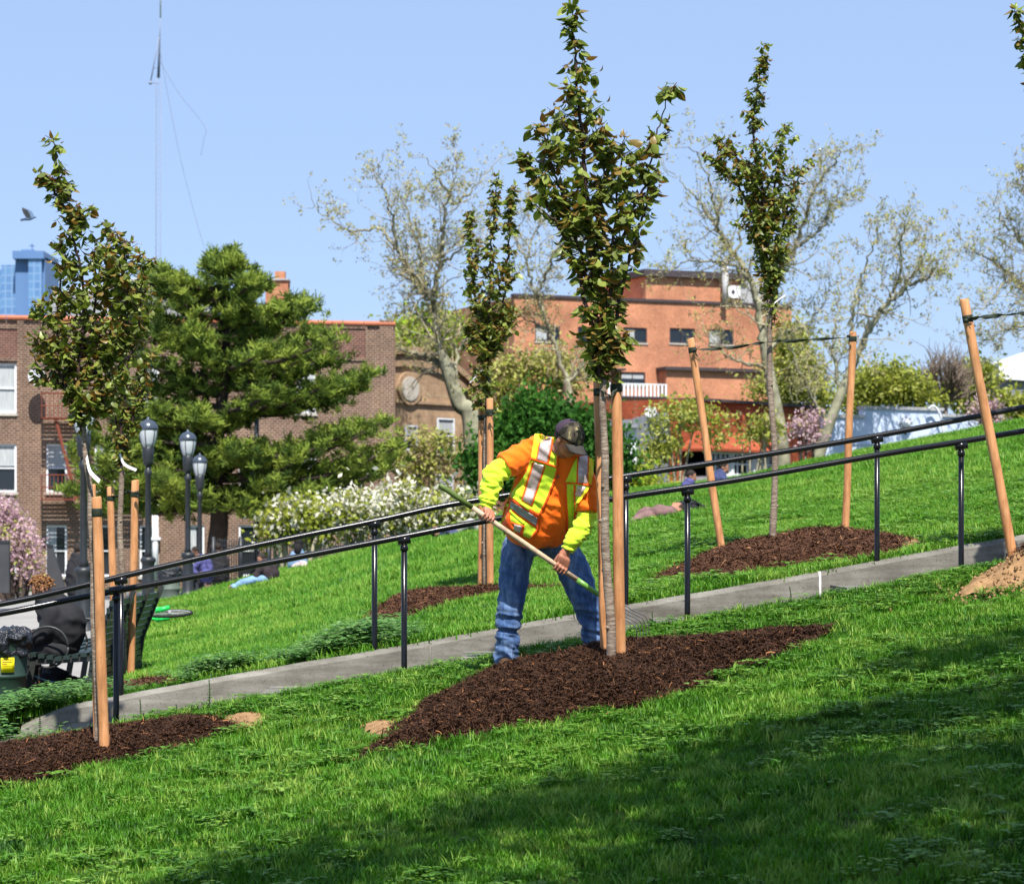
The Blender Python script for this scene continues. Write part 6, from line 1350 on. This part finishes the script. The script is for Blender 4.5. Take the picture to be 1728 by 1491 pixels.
# ------------------------------------------------------------------ lamp posts
M['lampblack'] = simple('lamp_post_paint', (.022, .026, .030), (.014, .016, .020), 8, .45, .5)
m = N('frosted_lamp_glass', .25, .5); m.color((.62, .66, .68)); m.b.inputs['Transmission Weight'].default_value = .25; M['lampglass'] = m.m
M['dome'] = simple('blue_grey_lamp_dome', (.10, .12, .15), (.07, .085, .11), 6, .25, .6, metallic=.5)
def lamp_post(px, ytop, Y, lab, foot=None):
    t = P(px, ytop, Y); g0 = Hs(t.x, Y) if foot is None else foot; h = t.z-g0; s = h/3.75; x = t.x; root = thing('lamp_post', (x, Y, g0), lab, 'lamp post', 'park lamp posts with glass globes')
    c = (x, Y, g0); q = lambda pr: [(r_*s, z*s) for r_, z in pr]
    obj('base', MB().lathe(q([(.24, -.05), (.24, .06), (.19, .10), (.16, .16), (.125, .22), (.115, .85), (.12, .92), (.15, .97), (.15, 1.02), (.10, 1.06)]), c, 16), M['lampblack'], root)
    obj('pole', MB().lathe(q([(.085, 1.04), (.062, 1.15), (.052, 2.6), (.075, 2.64), (.075, 2.70), (.055, 2.73), (.05, 2.82)]), c, 12), M['lampblack'], root)
    cr = obj('holder', MB().lathe(q([(.05, 2.80), (.10, 2.84), (.095, 2.90), (.11, 2.96), (.115, 3.14), (.095, 3.18)]), c, 16), M['lampblack'], root)
    obj('globe', MB().lathe(q([(.10, 3.16), (.135, 3.24), (.165, 3.36), (.178, 3.46), (.175, 3.52)]), c, 20), M['lampglass'], root)
    mb = MB()
    for k in range(6):
        a = k*math.pi/3+.35; mb.tube([Vector((x+r_*s*math.cos(a), Y+r_*s*math.sin(a), g0+z*s)) for r_, z in ((.105, 3.16), (.14, 3.24), (.170, 3.36), (.184, 3.46), (.180, 3.54))], .009*s, 5)
    obj('cage', mb, M['lampblack'], root)
    obj('dome', MB().lathe(q([(.19, 3.50), (.195, 3.53), (.17, 3.60), (.12, 3.66), (.05, 3.69), (.03, 3.70), (.035, 3.72), (.01, 3.75)]), c, 20), M['dome'], root)
    return root
lamp_post(250, 703, 45, 'nearest clearly seen lamp post, standing by the edge of the paving')
lamp_post(317, 724, 53.5, 'lamp post in the middle of the row, before the pine trunk')
lamp_post(337, 764, 65, 'smallest and farthest lamp post, just right of the middle one')
lamp_post(141, 672, 37, 'dark lamp post hidden behind the leafy young tree at the lower left')
t_ = thing('street_pole', tuple(P(433, 975, 78)), 'thin dark street pole before the ground floor window right of the pine trunk', 'pole'); obj('pole', MB().tube([P(433, 975, 78), P(433, 700, 78)], [.11, .08], 10), M['lampblack'], t_); obj('base', MB().lathe([(.22, 0), (.2, .5), (.12, .6)], tuple(P(433, 975, 78)), 10), M['lampblack'], t_)
# ------------------------------------------------------------------ picket fence and panels
def fence(pa, pb, Ya, Yb, h, n, lab, z0=None):
    a = P(pa, 888, Ya); b = P(pb, 888, Yb); a.z = Hs(a.x, Ya) if z0 is None else z0; b.z = Hs(b.x, Yb) if z0 is None else z0; root = thing('iron_fence', tuple(a), lab, 'fence')
    for k in range(n+1):
        p = a.lerp(b, k/n); p.z = Hs(p.x, p.y) if z0 is None else z0
        if k % 12 == 0: obj('fence_post', MB().tube([p, p+Vector((0, 0, h+.12))], .05, 8), M['lampblack'], root)
        else: obj('picket', MB().tube([p, p+Vector((0, 0, h)), p+Vector((0, 0, h+.07))], [.014, .014, .003], 5), M['lampblack'], root)
    for zz in (.12, h-.12): obj('fence_rail', MB().bar(a+Vector((0, 0, zz)), b+Vector((0, 0, zz)), .03), M['lampblack'], root, smooth=False)
fence(360, 600, 66, 63, 1.15, 60, 'black iron picket fence between the pine trunk and the blossom hedge', .15)
for (q, Y, lab) in ((((-30, 915), (15, 917), (15, 1000), (-30, 1000)), 48, 'dark grey solid panel at the left edge before the pink tree'), (((79, 922), (88, 924), (112, 1000), (79, 1000)), 50, 'dark slanted panel between the pink tree and the standing person')):
    V = [P(x, y, Y) for x, y in q]; V += [v+Vector((0, .12, 0)) for v in V]; root = thing('dark_panel', tuple(V[3]), lab, 'panel')
    obj('panel', MB().add(V, [(0, 1, 2, 3), (7, 6, 5, 4), (0, 4, 5, 1), (1, 5, 6, 2), (2, 6, 7, 3), (3, 7, 4, 0)]), M['grey_wall_dark'] if 'grey_wall_dark' in M else simple('dark_grey_panel', (.055, .055, .06), (.04, .04, .045), 3, .6), root, smooth=False); obj('top_rail', MB().bar(V[0]+Vector((0, .06, .03)), V[1]+Vector((0, .06, .03)), .14, .06), M['lampblack'], root, smooth=False)
# ------------------------------------------------------------------ other people
CL = {}
def cm(name, c): 
    if name not in CL: CL[name] = simple(name, c, tuple(v*.6 for v in c), 9, .85, bump=.2)
    return CL[name]
def person(Y, lab, head, torso, arms, legs, hr, top, bot, skin=(.40, .20, .13), hair=(.03, .022, .018), fwd=Vector((0, -1, -.1)), shoes=None, s=1.0, hairstyle='short', vox=.02, sleeves=True):
    """head (px,py,dy); torso and limbs are px polylines with radii in metres"""
    pt = lambda q: P(q[0], q[1], Y+(q[2] if len(q) > 2 else 0))
    low = min((pt(q) for l in legs for q in l[0]), key=lambda v: v.z) if legs else pt(torso[0][-1]); root = thing('person', tuple(low), lab, 'person')
    sk = cm('skin_%d' % int(skin[0]*100), skin); hc = pt(head); up = Vector((0, 0, 1)); mb = MB(); q, Mx = head_blob(mb, hc, fwd, up, s)
    nb = pt(torso[0][0]); mb.tube([hc-Vector((0, 0, .05)), nb], [.055*s, .065*s], 10)
    tp = [pt(a) for a in torso[0]]; limb(mb, tp if len(tp) > 2 else tp, [v*.8 for v in torso[1]], 12)
    for l in arms+legs: limb(mb, [pt(a) for a in l[0]], [v*.72 for v in l[1]], 10); e = pt(l[0][-1]); mb.ball(e, l[1][-1]*.95, 8, 6)
    fuse('body', mb, vox*.8, sk, root, 2)
    f2 = folds(.012, 6, 9, head[0]*.37)
    mb = MB(); limb(mb, tp, torso[1], 14)
    for l in arms:
        ps = [pt(a) for a in l[0]]; ps[-1] = ps[-2].lerp(ps[-1], .86 if sleeves else .3); limb(mb, ps, l[1], 12)
    fuse('jacket' if sleeves else 'shirt', mb, vox, cm(*top), root, 2, disp=f2)
    if legs:
        mb = MB()
        for l in legs: ps = [pt(a) for a in l[0]]; ps[-1] = ps[-2].lerp(ps[-1], .92); limb(mb, ps, l[1], 12)
        fuse('trousers', mb, vox, cm(*bot), root, 2, disp=f2)
        for l in legs:
            e = pt(l[0][-1]); mb = MB().ball(e+Vector((0, -.05, -.01)), (.05, .11, .045), 10, 7); obj('shoe', mb, cm(*(shoes or ('dark_shoe', (.03, .028, .026)))), root)
    rr = np.random.default_rng(int(head[0])); mb = MB()
    if hairstyle == 'curly':
        for i in range(700):
            d = Vector(rr.normal(0, 1, 3)).normalized(); dl = Vector((d.dot(Mx.col[0].to_3d()), d.dot(Mx.col[1].to_3d()), d.dot(Mx.col[2].to_3d())))
            if dl.z < -.15+.55*max(dl.y, -.2) or (dl.y > .55 and dl.z < .62): continue
            mb.ball(hc+Vector((0, 0, .03*s))+d*rr.uniform(.090, .118)*s+Vector(rr.normal(0, .006, 3)), rr.uniform(.006, .012)*s, 5, 4)
    elif hairstyle == 'long':
        mb.ball(q(0, -.03, .03), (.092*s, .098*s, .100*s), 14, 10, rot=Mx); mb.tube([q(0, -.06, .0), q(0, -.09, -.12), q(0, -.09, -.24)], [.085*s, .08*s, .05*s], 12)
    else: mb.ball(q(0, -.022, .040), (.083*s, .094*s, .090*s), 14, 10, rot=Mx)
    obj('hair', mb, cm('hair_%d_%d' % (int(hair[0]*1000), int(hair[1]*1000)), hair), root); return root
BK = ('black_jacket_fabric', (.020, .020, .024)); BT = ('black_trouser_fabric', (.022, .022, .026)); BD = ('faded_blue_jeans', (.10, .18, .34)); PU = ('violet_blue_jacket', (.075, .075, .22))
person(21.7, 'person with curly ginger hair in a black jacket hunched on the hoop armed bench', (70, 996, 0), ([(86, 1020), (104, 1050), (104, 1084)], [.155, .23, .18]), [([(88, 1034, -.16), (72, 1072, -.2), (46, 1078, -.22)], [.085, .07, .045]), ([(92, 1030, .16), (76, 1066, .2), (50, 1070, .15)], [.085, .07, .045])],
    [([(102, 1096, -.1), (62, 1098, -.12), (58, 1150, -.12)], [.10, .085, .06]), ([(102, 1096, .12), (60, 1096, .14), (54, 1146, .14)], [.10, .085, .06])], None, BK, BT, skin=(.42, .20, .12), hair=(.26, .12, .045), fwd=Vector((-.85, -.35, -.42)), hairstyle='curly', s=1.0, vox=.016)
person(43, 'person in black hooded coat standing with back turned beside the hidden lamp post', (133, 928, 0), ([(131, 942), (130, 968), (131, 1000)], [.15, .21, .19]), [([(120, 950), (116, 978), (118, 1004)], [.08, .07, .05]), ([(143, 950), (147, 978), (146, 1004)], [.08, .07, .05])],
    [([(126, 1004), (125, 1030), (124, 1058)], [.10, .08, .06]), ([(137, 1004), (138, 1030), (139, 1058)], [.10, .08, .06])], None, BK, BT, fwd=Vector((.3, 1, 0)))
person(57, 'person in violet blue jacket sitting bent forward beside the pine trunk', (329, 931, 0), ([(340, 944), (346, 956), (348, 972)], [.14, .2, .19]), [([(338, 948, -.15), (325, 960, -.2), (334, 968, -.25)], [.08, .065, .045]), ([(352, 948, -.15), (354, 962, -.2), (340, 966, -.25)], [.08, .065, .045])],
    [([(346, 974), (328, 972), (326, 992)], [.10, .08, .06]), ([(350, 974), (338, 974), (340, 994)], [.10, .08, .06])], None, PU, BT, fwd=Vector((-.7, -.6, -.4)), skin=(.20, .10, .07))
person(58, 'dark dressed person standing against the foot of the pine trunk', (369, 925, 0), ([(370, 938), (369, 955), (372, 972)], [.16, .24, .22]), [([(358, 944), (355, 960), (360, 972)], [.08, .07, .05]), ([(380, 944), (384, 960), (380, 972)], [.08, .07, .05])],
    [([(364, 972), (363, 980), (362, 990)], [.11, .10, .07]), ([(378, 972), (380, 980), (382, 990)], [.11, .10, .07])], None, BK, BT, fwd=Vector((.2, 1, 0)))
person(46.0, 'person in dark jacket sitting on the grass with pale blue jeans stretched out', (441, 944, 0), ([(446, 952), (452, 962), (456, 974)], [.13, .20, .20]), [([(440, 958, -.15), (432, 972, -.2), (440, 982, -.2)], [.08, .065, .045]), ([(458, 956, -.1), (464, 968, -.1), (460, 980, -.1)], [.08, .065, .045])],
    [([(450, 978, -.1), (420, 980, -.25), (390, 992, -.3)], [.10, .085, .065]), ([(448, 980, .1), (424, 984, 0), (398, 993, 0)], [.10, .085, .065])], None, ('plum_black_jacket', (.04, .028, .034)), ('pale_blue_jeans', (.22, .38, .62)), fwd=Vector((-.5, -.7, -.3)))
person(49.3, 'person with long black hair in a blue top and pale trousers, back to the camera', (505, 918, 0), ([(503, 932), (500, 944), (499, 956)], [.12, .17, .17]), [([(495, 936), (493, 948), (498, 958)], [.07, .06, .045]), ([(511, 936), (515, 948), (510, 958)], [.07, .06, .045])],
    [([(500, 958, -.1), (512, 952, -.3), (516, 960, -.4)], [.10, .085, .06]), ([(498, 958, -.1), (510, 956, -.3), (512, 963, -.4)], [.10, .085, .06])], None, ('dusty_blue_top', (.20, .32, .50)), ('pale_pink_trousers', (.62, .50, .50)), fwd=Vector((.3, 1, 0)), hairstyle='long', hair=(.012, .01, .012))
person(43.2, 'person lying on the hillside behind the worker with pale grey legs drawn up', (736, 896, 0), ([(745, 902), (755, 902), (768, 902)], [.12, .17, .16]), [([(750, 900, -.15), (754, 896, -.2), (746, 890, -.2)], [.07, .055, .04])],
    [([(768, 900, 0), (795, 882, -.1), (812, 902, -.1)], [.11, .085, .06]), ([(768, 902, .2), (790, 890, .1), (806, 904, .1)], [.11, .085, .06])], None, ('indigo_top', (.07, .07, .20)), ('pale_grey_trousers', (.45, .43, .42)), fwd=Vector((.2, -.3, .9)))
person(33.4, 'person in mauve brown clothes lying barefoot on the grass right of the stakes', (1142, 858, .2), ([(1130, 866), (1118, 870), (1108, 873)], [.12, .17, .16]), [([(1126, 866, -.15), (1112, 866, -.2), (1106, 870, -.2)], [.07, .06, .045])],
    [([(1108, 874, 0), (1086, 874, -.1), (1066, 886, -.15)], [.12, .095, .07]), ([(1108, 872, .1), (1090, 866, .1), (1074, 878, .1)], [.12, .095, .07])], None, ('mauve_brown_top', (.19, .11, .105)), ('mauve_brown_trousers', (.25, .145, .14)), fwd=Vector((-.3, -.3, .9)), hairstyle='long', hair=(.035, .022, .016), shoes=('bare_foot', (.50, .26, .18)))
person(46.8, 'person in violet jacket facing right before the red brick house, lower of two', (1167, 804, 0), ([(1163, 815), (1160, 826), (1158, 838)], [.12, .17, .17]), [([(1156, 820, -.12), (1154, 832, -.15), (1160, 840, -.2)], [.07, .06, .045])], [([(1158, 838), (1176, 836), (1180, 848)], [.10, .08, .06])], None, PU, BT, fwd=Vector((.9, -.3, -.2)))
person(47.8, 'person in navy jacket and white shirt facing right, nearer the leaning stake', (1222, 789, 0), ([(1216, 800), (1213, 812), (1212, 826)], [.12, .18, .18]), [([(1207, 806, -.12), (1206, 818, -.15), (1214, 824, -.2)], [.07, .06, .045]), ([(1220, 808, -.15), (1226, 818, -.18), (1222, 826, -.2)], [.07, .06, .045])], [([(1212, 826), (1232, 822), (1236, 834)], [.10, .08, .06])], None, ('navy_jacket', (.05, .065, .16)), BT, fwd=Vector((.9, -.3, -.2)))
# bag beside the lying person
c_ = P(1165, 857, 34.0); mb = MB(); mb.ball(c_, (.20, .16, .09), 14, 10); mb.ball(c_+Vector((.12, 0, -.02)), (.15, .13, .06), 12, 8); mb.ball(c_+Vector((-.12, 0, .0)), (.13, .14, .10), 12, 8)
root = thing('backpack', (c_.x, c_.y, Hs(c_.x, c_.y)), 'black backpack lying on the grass by the head of the person in mauve', 'bag'); fuse('bag_body', mb, .018, cm('black_nylon', (.018, .017, .022)), root, 2, disp=folds(.02, 8, 8, 3)); obj('strap', MB().tube(smooth_line([c_+Vector((-.1, -.12, .07)), c_+Vector((.0, -.14, .12)), c_+Vector((.14, -.12, .04))], 5), .012, 6), cm('black_nylon', (.018, .017, .022)), root)
# ------------------------------------------------------------------ bench, bins, bicycle, bird
def bench():
    M['benchg'] = simple('dark_green_bench_slat', (.018, .035, .030), (.010, .020, .018), 12, .45, .5, bump=.2); M['iron'] = simple('worn_black_iron', (.035, .038, .036), (.016, .018, .017), 20, .45, .5)
    g0 = P(95, 1156, 21.4); g0.z -= .20; root = thing('park_bench', tuple(g0), 'dark green park bench with hoop armrests seen end on beside the bin', 'bench'); x0 = g0.x
    for k in range(7):
        mb = MB(); x = x0-.20+k*.075; mb.box((x-.028, 21.35, g0.z+.42+.012*abs(k-3)), (x+.028, 24.2, g0.z+.455+.012*abs(k-3))); obj('seat_slat', mb, M['benchg'], root, smooth=False)
    for k in range(12):
        t = k/7-.6; x = x0+.32+.18*max(t, 0); z = g0.z+.50+.44*t; mb = MB(); mb.bar((x, 21.35, z), (x, 24.2, z), .03, .05); obj('back_slat', mb, M['benchg'], root, smooth=False)
    for y in (21.4, 22.35, 23.3, 24.15):
        mb = MB(); r_ = .185; cx, cz = x0-.08, g0.z+.54; pts = [Vector((cx+r_*math.cos(a), y, cz+r_*.98*math.sin(a))) for a in np.linspace(0, 2*math.pi, 33)]; mb.tube(pts, .011, 7); obj('hoop_armrest', mb, M['iron'], root)
        mb = MB(); mb.bar((x0+.26, y, g0.z-.05), (x0+.34, y, g0.z+.5), .05); mb.bar((x0+.34, y, g0.z+.5), (x0+.54, y, g0.z+1.02), .045); mb.bar((x0-.28, y, g0.z-.05), (x0-.20, y, g0.z+.42), .05); mb.bar((x0-.28, y, g0.z+.40), (x0+.34, y, g0.z+.44), .045); obj('leg_frame', mb, M['iron'], root, smooth=False)
bench()
def bin_(px, ytop, yfoot, Y, r, lab, col, sticker=False, slump=1.0):
    c_ = P(px, yfoot, Y); g0 = c_.z; h = P(px, ytop, Y).z-g0; root = thing('litter_bin', tuple(c_), lab, 'bin', 'round litter bins with black liners')
    pr = [(r*.84, -.03), (r*.86, 0), (r*.88, h*.26), (r*.93, h*.28), (r*.93, h*.31), (r*.89, h*.33), (r*.95, h*.80), (r*.99, h*.83), (r*.95, h*.85)]
    obj('barrel', MB().lathe(pr, tuple(c_), 28), col, root)
    mb = MB(); rr = np.random.default_rng(int(px)+5); mb.lathe([(r*.97, h*.60), (r*1.05, h*.66), (r*1.08, h*.84), (r*1.04, h*.96), (r*.85, h*1.0), (r*.3, h*.97)], tuple(c_), 26)
    mb.ball(c_+Vector((r*.45, -r*.2, h*.93)), (r*.5, r*.45, h*.10), 12, 8)
    fuse('bin_liner', mb, .012 if sticker else .02, M['liner'], root, 1, disp=folds(.035*slump, 7, 9, px*.1, True, .5))
    if sticker:
        a0 = -math.pi/2+.45; V = []
        for z in (h*.36, h*.58):
            for k in range(6): a = a0+(k-2.5)*.10; V.append(c_+Vector((r*.965*math.cos(a), r*.965*math.sin(a), z)))
        s_ = obj('notice_sticker', MB().add(V, [(k, k+1, k+7, k+6) for k in range(5)]), M['yellowst'], root); s_.modifiers.new('t', 'SOLIDIFY').thickness = .002
        for j, (w0, w1) in enumerate(((.08, .92), (.08, .85), (.08, .45), (.08, .9), (.08, .18))):
            z = h*(.56-.033*j-(.02 if j == 4 else 0)); V = []
            for zz in (z, z-h*(.014 if j != 3 else .005)):
                for t in np.linspace(w0, w1, 5): a = a0+(t*5-2.5)*.10; V.append(c_+Vector((r*.974*math.cos(a), r*.974*math.sin(a), zz)))
            obj('print_line', MB().add(V, [(k, k+1, k+6, k+5) for k in range(4)]), M['redprint'], s_)
    return root
m = N('black_bin_liner', .22, .5); v = m.coord(); m.color((.014, .016, .022)); m.bump(m.noise(v, 9, 5, .7), .9, .05); M['liner'] = m.m
M['yellowst'] = simple('yellow_sticker', (.90, .78, .01), (.85, .72, .01), 9, .5); M['redprint'] = simple('red_brown_print', (.35, .14, .02), (.3, .12, .02), 9, .6)
bin_(2, 1060, 1172, 21.0, .245, 'dark green bin with shiny black liner and yellow notice at the left edge', simple('dark_green_bin', (.028, .060, .045), (.018, .038, .030), 6, .5, .4), True)
bin_(286, 957, 1008, 54, .26, 'grey green bin with dark liner between the two lamp posts', simple('grey_green_bin', (.13, .17, .14), (.09, .12, .10), 4, .6))
def bicycle():
    Y = 34.8; gx = globals()['P'](280, 1052, Y).x; g0 = Hs(gx, Y)
    P0 = globals()['P']; lift = max(0, g0+.20-P0(286, 1058, Y).z); P = lambda a, b, c: P0(a, b, c)+Vector((0, 0, lift))
    root = thing('bicycle', (gx, Y, g0), 'bright green bicycle lying on the grass with one wheel in the air', 'bicycle'); gm = simple('bright_green_paint', (.02, .62, .10), (.015, .50, .08), 9, .35, .5); c_ = P(286, 1053, Y); ax = Vector((.10, -.10, 1)).normalized(); u = Vector((1, .0, .02)).normalized(); v = ax.cross(u)
    def ring(c, R_, r_, seg=36): return MB().tube([c+u*math.cos(a)*R_+v*math.sin(a)*R_ for a in np.linspace(0, 2*math.pi, seg)], r_, 7, cap=False)
    tyre = cm('black_rubber', (.02, .02, .02)); w_ = obj('wheel', ring(c_, .32, .022), tyre, root); obj('rim', ring(c_, .295, .012), cm('alloy_rim', (.35, .35, .37)), w_); sp = MB()
    for k in range(18): a = k*math.pi/9; sp.tube([c_, c_+u*math.cos(a)*.29+v*math.sin(a)*.29], .003, 4)
    sp.tube([c_-ax*.05, c_+ax*.05], .022, 8); obj('spokes', sp, cm('alloy_rim', (.35, .35, .37)), w_)
    hd = P(250, 1058, Y-.1); 
    for s_ in (1, -1): obj('fork_blade', MB().tube(smooth_line([c_+ax*.07*s_+u*-.02, c_+ax*.075*s_-u*.2, hd+ax*.05*s_], 5), [.020]*11, 8), gm, root)
    for (x0, y0), (x1, y1), r_ in (((262, 1049), (286, 1043), .035), ((262, 1064), (286, 1060), .035)): obj('fender', MB().tube([P(x0, y0, Y-.15), P(x1, y1, Y-.15)], r_, 10), gm, root)
    fr = MB(); a = hd; b = P(232, 1072, Y-.3); d = P(212, 1074, Y-.2); fr.tube([a, b], .038, 10); fr.tube([a+Vector((0, 0, -.05)), P(238, 1068, Y-.3), b+Vector((.06, 0, -.03))], .03, 8); fr.tube([b, d], .03, 8); obj('frame', fr, gm, root)
    obj('head_tube', MB().tube([hd+Vector((.0, 0, -.06)), hd+Vector((-.03, 0, .16))], .03, 8), cm('alloy_rim', (.35, .35, .37)), root)
    obj('handlebar', MB().tube(smooth_line([P(234, 1026, Y), P(235, 1038, Y), P(240, 1046, Y), P(245, 1040, Y), P(246, 1030, Y)], 5), .014, 8), cm('black_rubber', (.02, .02, .02)), root); c2 = P(206, 1078, Y+.1); w2 = obj('wheel', ring(c2, .32, .022), tyre, root); obj('rim', ring(c2, .295, .012), cm('alloy_rim', (.35, .35, .37)), w2)
bicycle()
def pigeon():
    Y = 58; c_ = P(49, 369, Y); root = thing('pigeon', tuple(c_), 'grey pigeon flying with raised wings above the blue tower', 'bird'); g_ = cm('pigeon_grey', (.10, .16, .26)); w_ = cm('pigeon_wing_grey', (.22, .23, .24)); mb = MB(); mb.ball(c_, (.13, .05, .045), 12, 8, rot=Matrix.Rotation(-.2, 3, 'Y')); mb.ball(c_+Vector((.13, 0, .035)), (.045, .032, .03), 8, 6); mb.tube([c_+Vector((.16, 0, .03)), c_+Vector((.195, 0, .025))], [.015, .003], 6); mb.tube([c_+Vector((-.08, 0, -.01)), c_+Vector((-.21, 0, -.035))], [.035, .028], 8); fuse('body', mb, .010, g_, root, 2)
    for s_, mt, dx in ((-1, w_, 0), (1, g_, .05)):
        q = lambda x, z, y: c_+Vector((x+dx, s_*(.03+y), z)); V = [q(-.06, .01, 0), q(.06, .02, 0), q(.03, .12, .08), q(-.02, .2, .12), q(-.13, .25, .15), q(-.14, .20, .13), q(-.12, .12, .08)]; V += [p+Vector((.004, .008*s_, 0)) for p in V]; n = 7
        obj('wing', MB().add(V, [tuple(range(n)), tuple(range(2*n-1, n-1, -1))]+[(i, i+n, (i+1) % n+n, (i+1) % n) for i in range(n)]), mt, root, smooth=False)
pigeon()
c_ = P(88, 1136, 21.9); g_ = Vector((c_.x, c_.y, Hs(c_.x, c_.y))); mb = MB(); mb.ball(g_+Vector((0, 0, .12)), (.24, .2, .14), 14, 10); mb.ball(g_+Vector((.16, .1, .1)), (.17, .2, .12), 12, 8); mb.ball(g_+Vector((-.08, .3, .14)), (.22, .3, .15), 12, 8)
root = thing('duffel_bag', tuple(g_), 'black bags with a pale blue cord pushed under the hoop armed bench', 'bag'); fuse('bag_body', mb, .02, cm('black_nylon', (.018, .017, .022)), root, 2, disp=folds(.02, 8, 8, 7)); obj('cord', MB().tube(smooth_line([P(49, 1134, 21.5), P(65, 1143, 21.5), P(85, 1149, 21.5), P(103, 1152, 21.5)], 5), .005, 6), cm('pale_blue_cord', (.20, .50, .62)), root)
# small bits on the grass
for (px, py, lab) in ((390, 1044, 'crumpled white scrap of paper on the far grass'), (1112, 1173, None)):
    if lab: x, y = hit(px, py, 20, 50); c_ = Vector((x, y, Hs(x, y)+.03)); mb = MB().ball(c_, (.05, .04, .035), 7, 5); tag(obj('paper_scrap', mb, M['trim'], smooth=False, base=tuple(c_)), lab, 'litter')
# sparse upright weeds along the steps
def weed(px, py, h, lab, seed):
    x, y = hit(px, py, 14, 19); r = np.random.default_rng(seed); b = Vector((x, y, Hs(x, y))); mb = MB(); V = []; top = b+Vector((r.normal(0, .01), 0, h)); L = smooth_line([b, b.lerp(top, .5)+Vector((.006, 0, 0)), top], 6); mb.tube(L, .003, 4)
    lv = []
    for p in L[2:]:
        for q in range(4):
            a = r.uniform(0, 6.28); d = Vector((math.cos(a), math.sin(a), .5)); s = d.cross(Vector((0, 0, 1))).normalized()*.007; e = p+d*h*.16*(1.2-(p.z-b.z)/h); mb.add([p, p.lerp(e, .5)-s, e, p.lerp(e, .5)+s], [(0, 1, 2, 3)])
    tag(obj('tall_weed', mb, M['weed'], base=tuple(b), smooth=False), lab, 'weed', 'upright weeds by the steps')
for i, (px, py, h, lab) in enumerate(((236, 1216, .15, 'upright weed before the curb just right of the lower left stakes'), (352, 1200, .22, 'tallest upright weed before the left part of the curb'), (66, 1240, .16, 'upright weed at the left end of the curb'), (98, 1236, .08, 'small weed beside the left end of the curb'), (1334, 1022, .14, 'upright weed before the curb near the white joint'), (1226, 1062, .10, 'small weed just right of the fork tines'), (1098, 1062, .13, 'weed sprouting on the step edge behind the fork tines'), (297, 1212, .10, 'thin weed stalk before the curb'))): weed(px, py, h, lab, i)
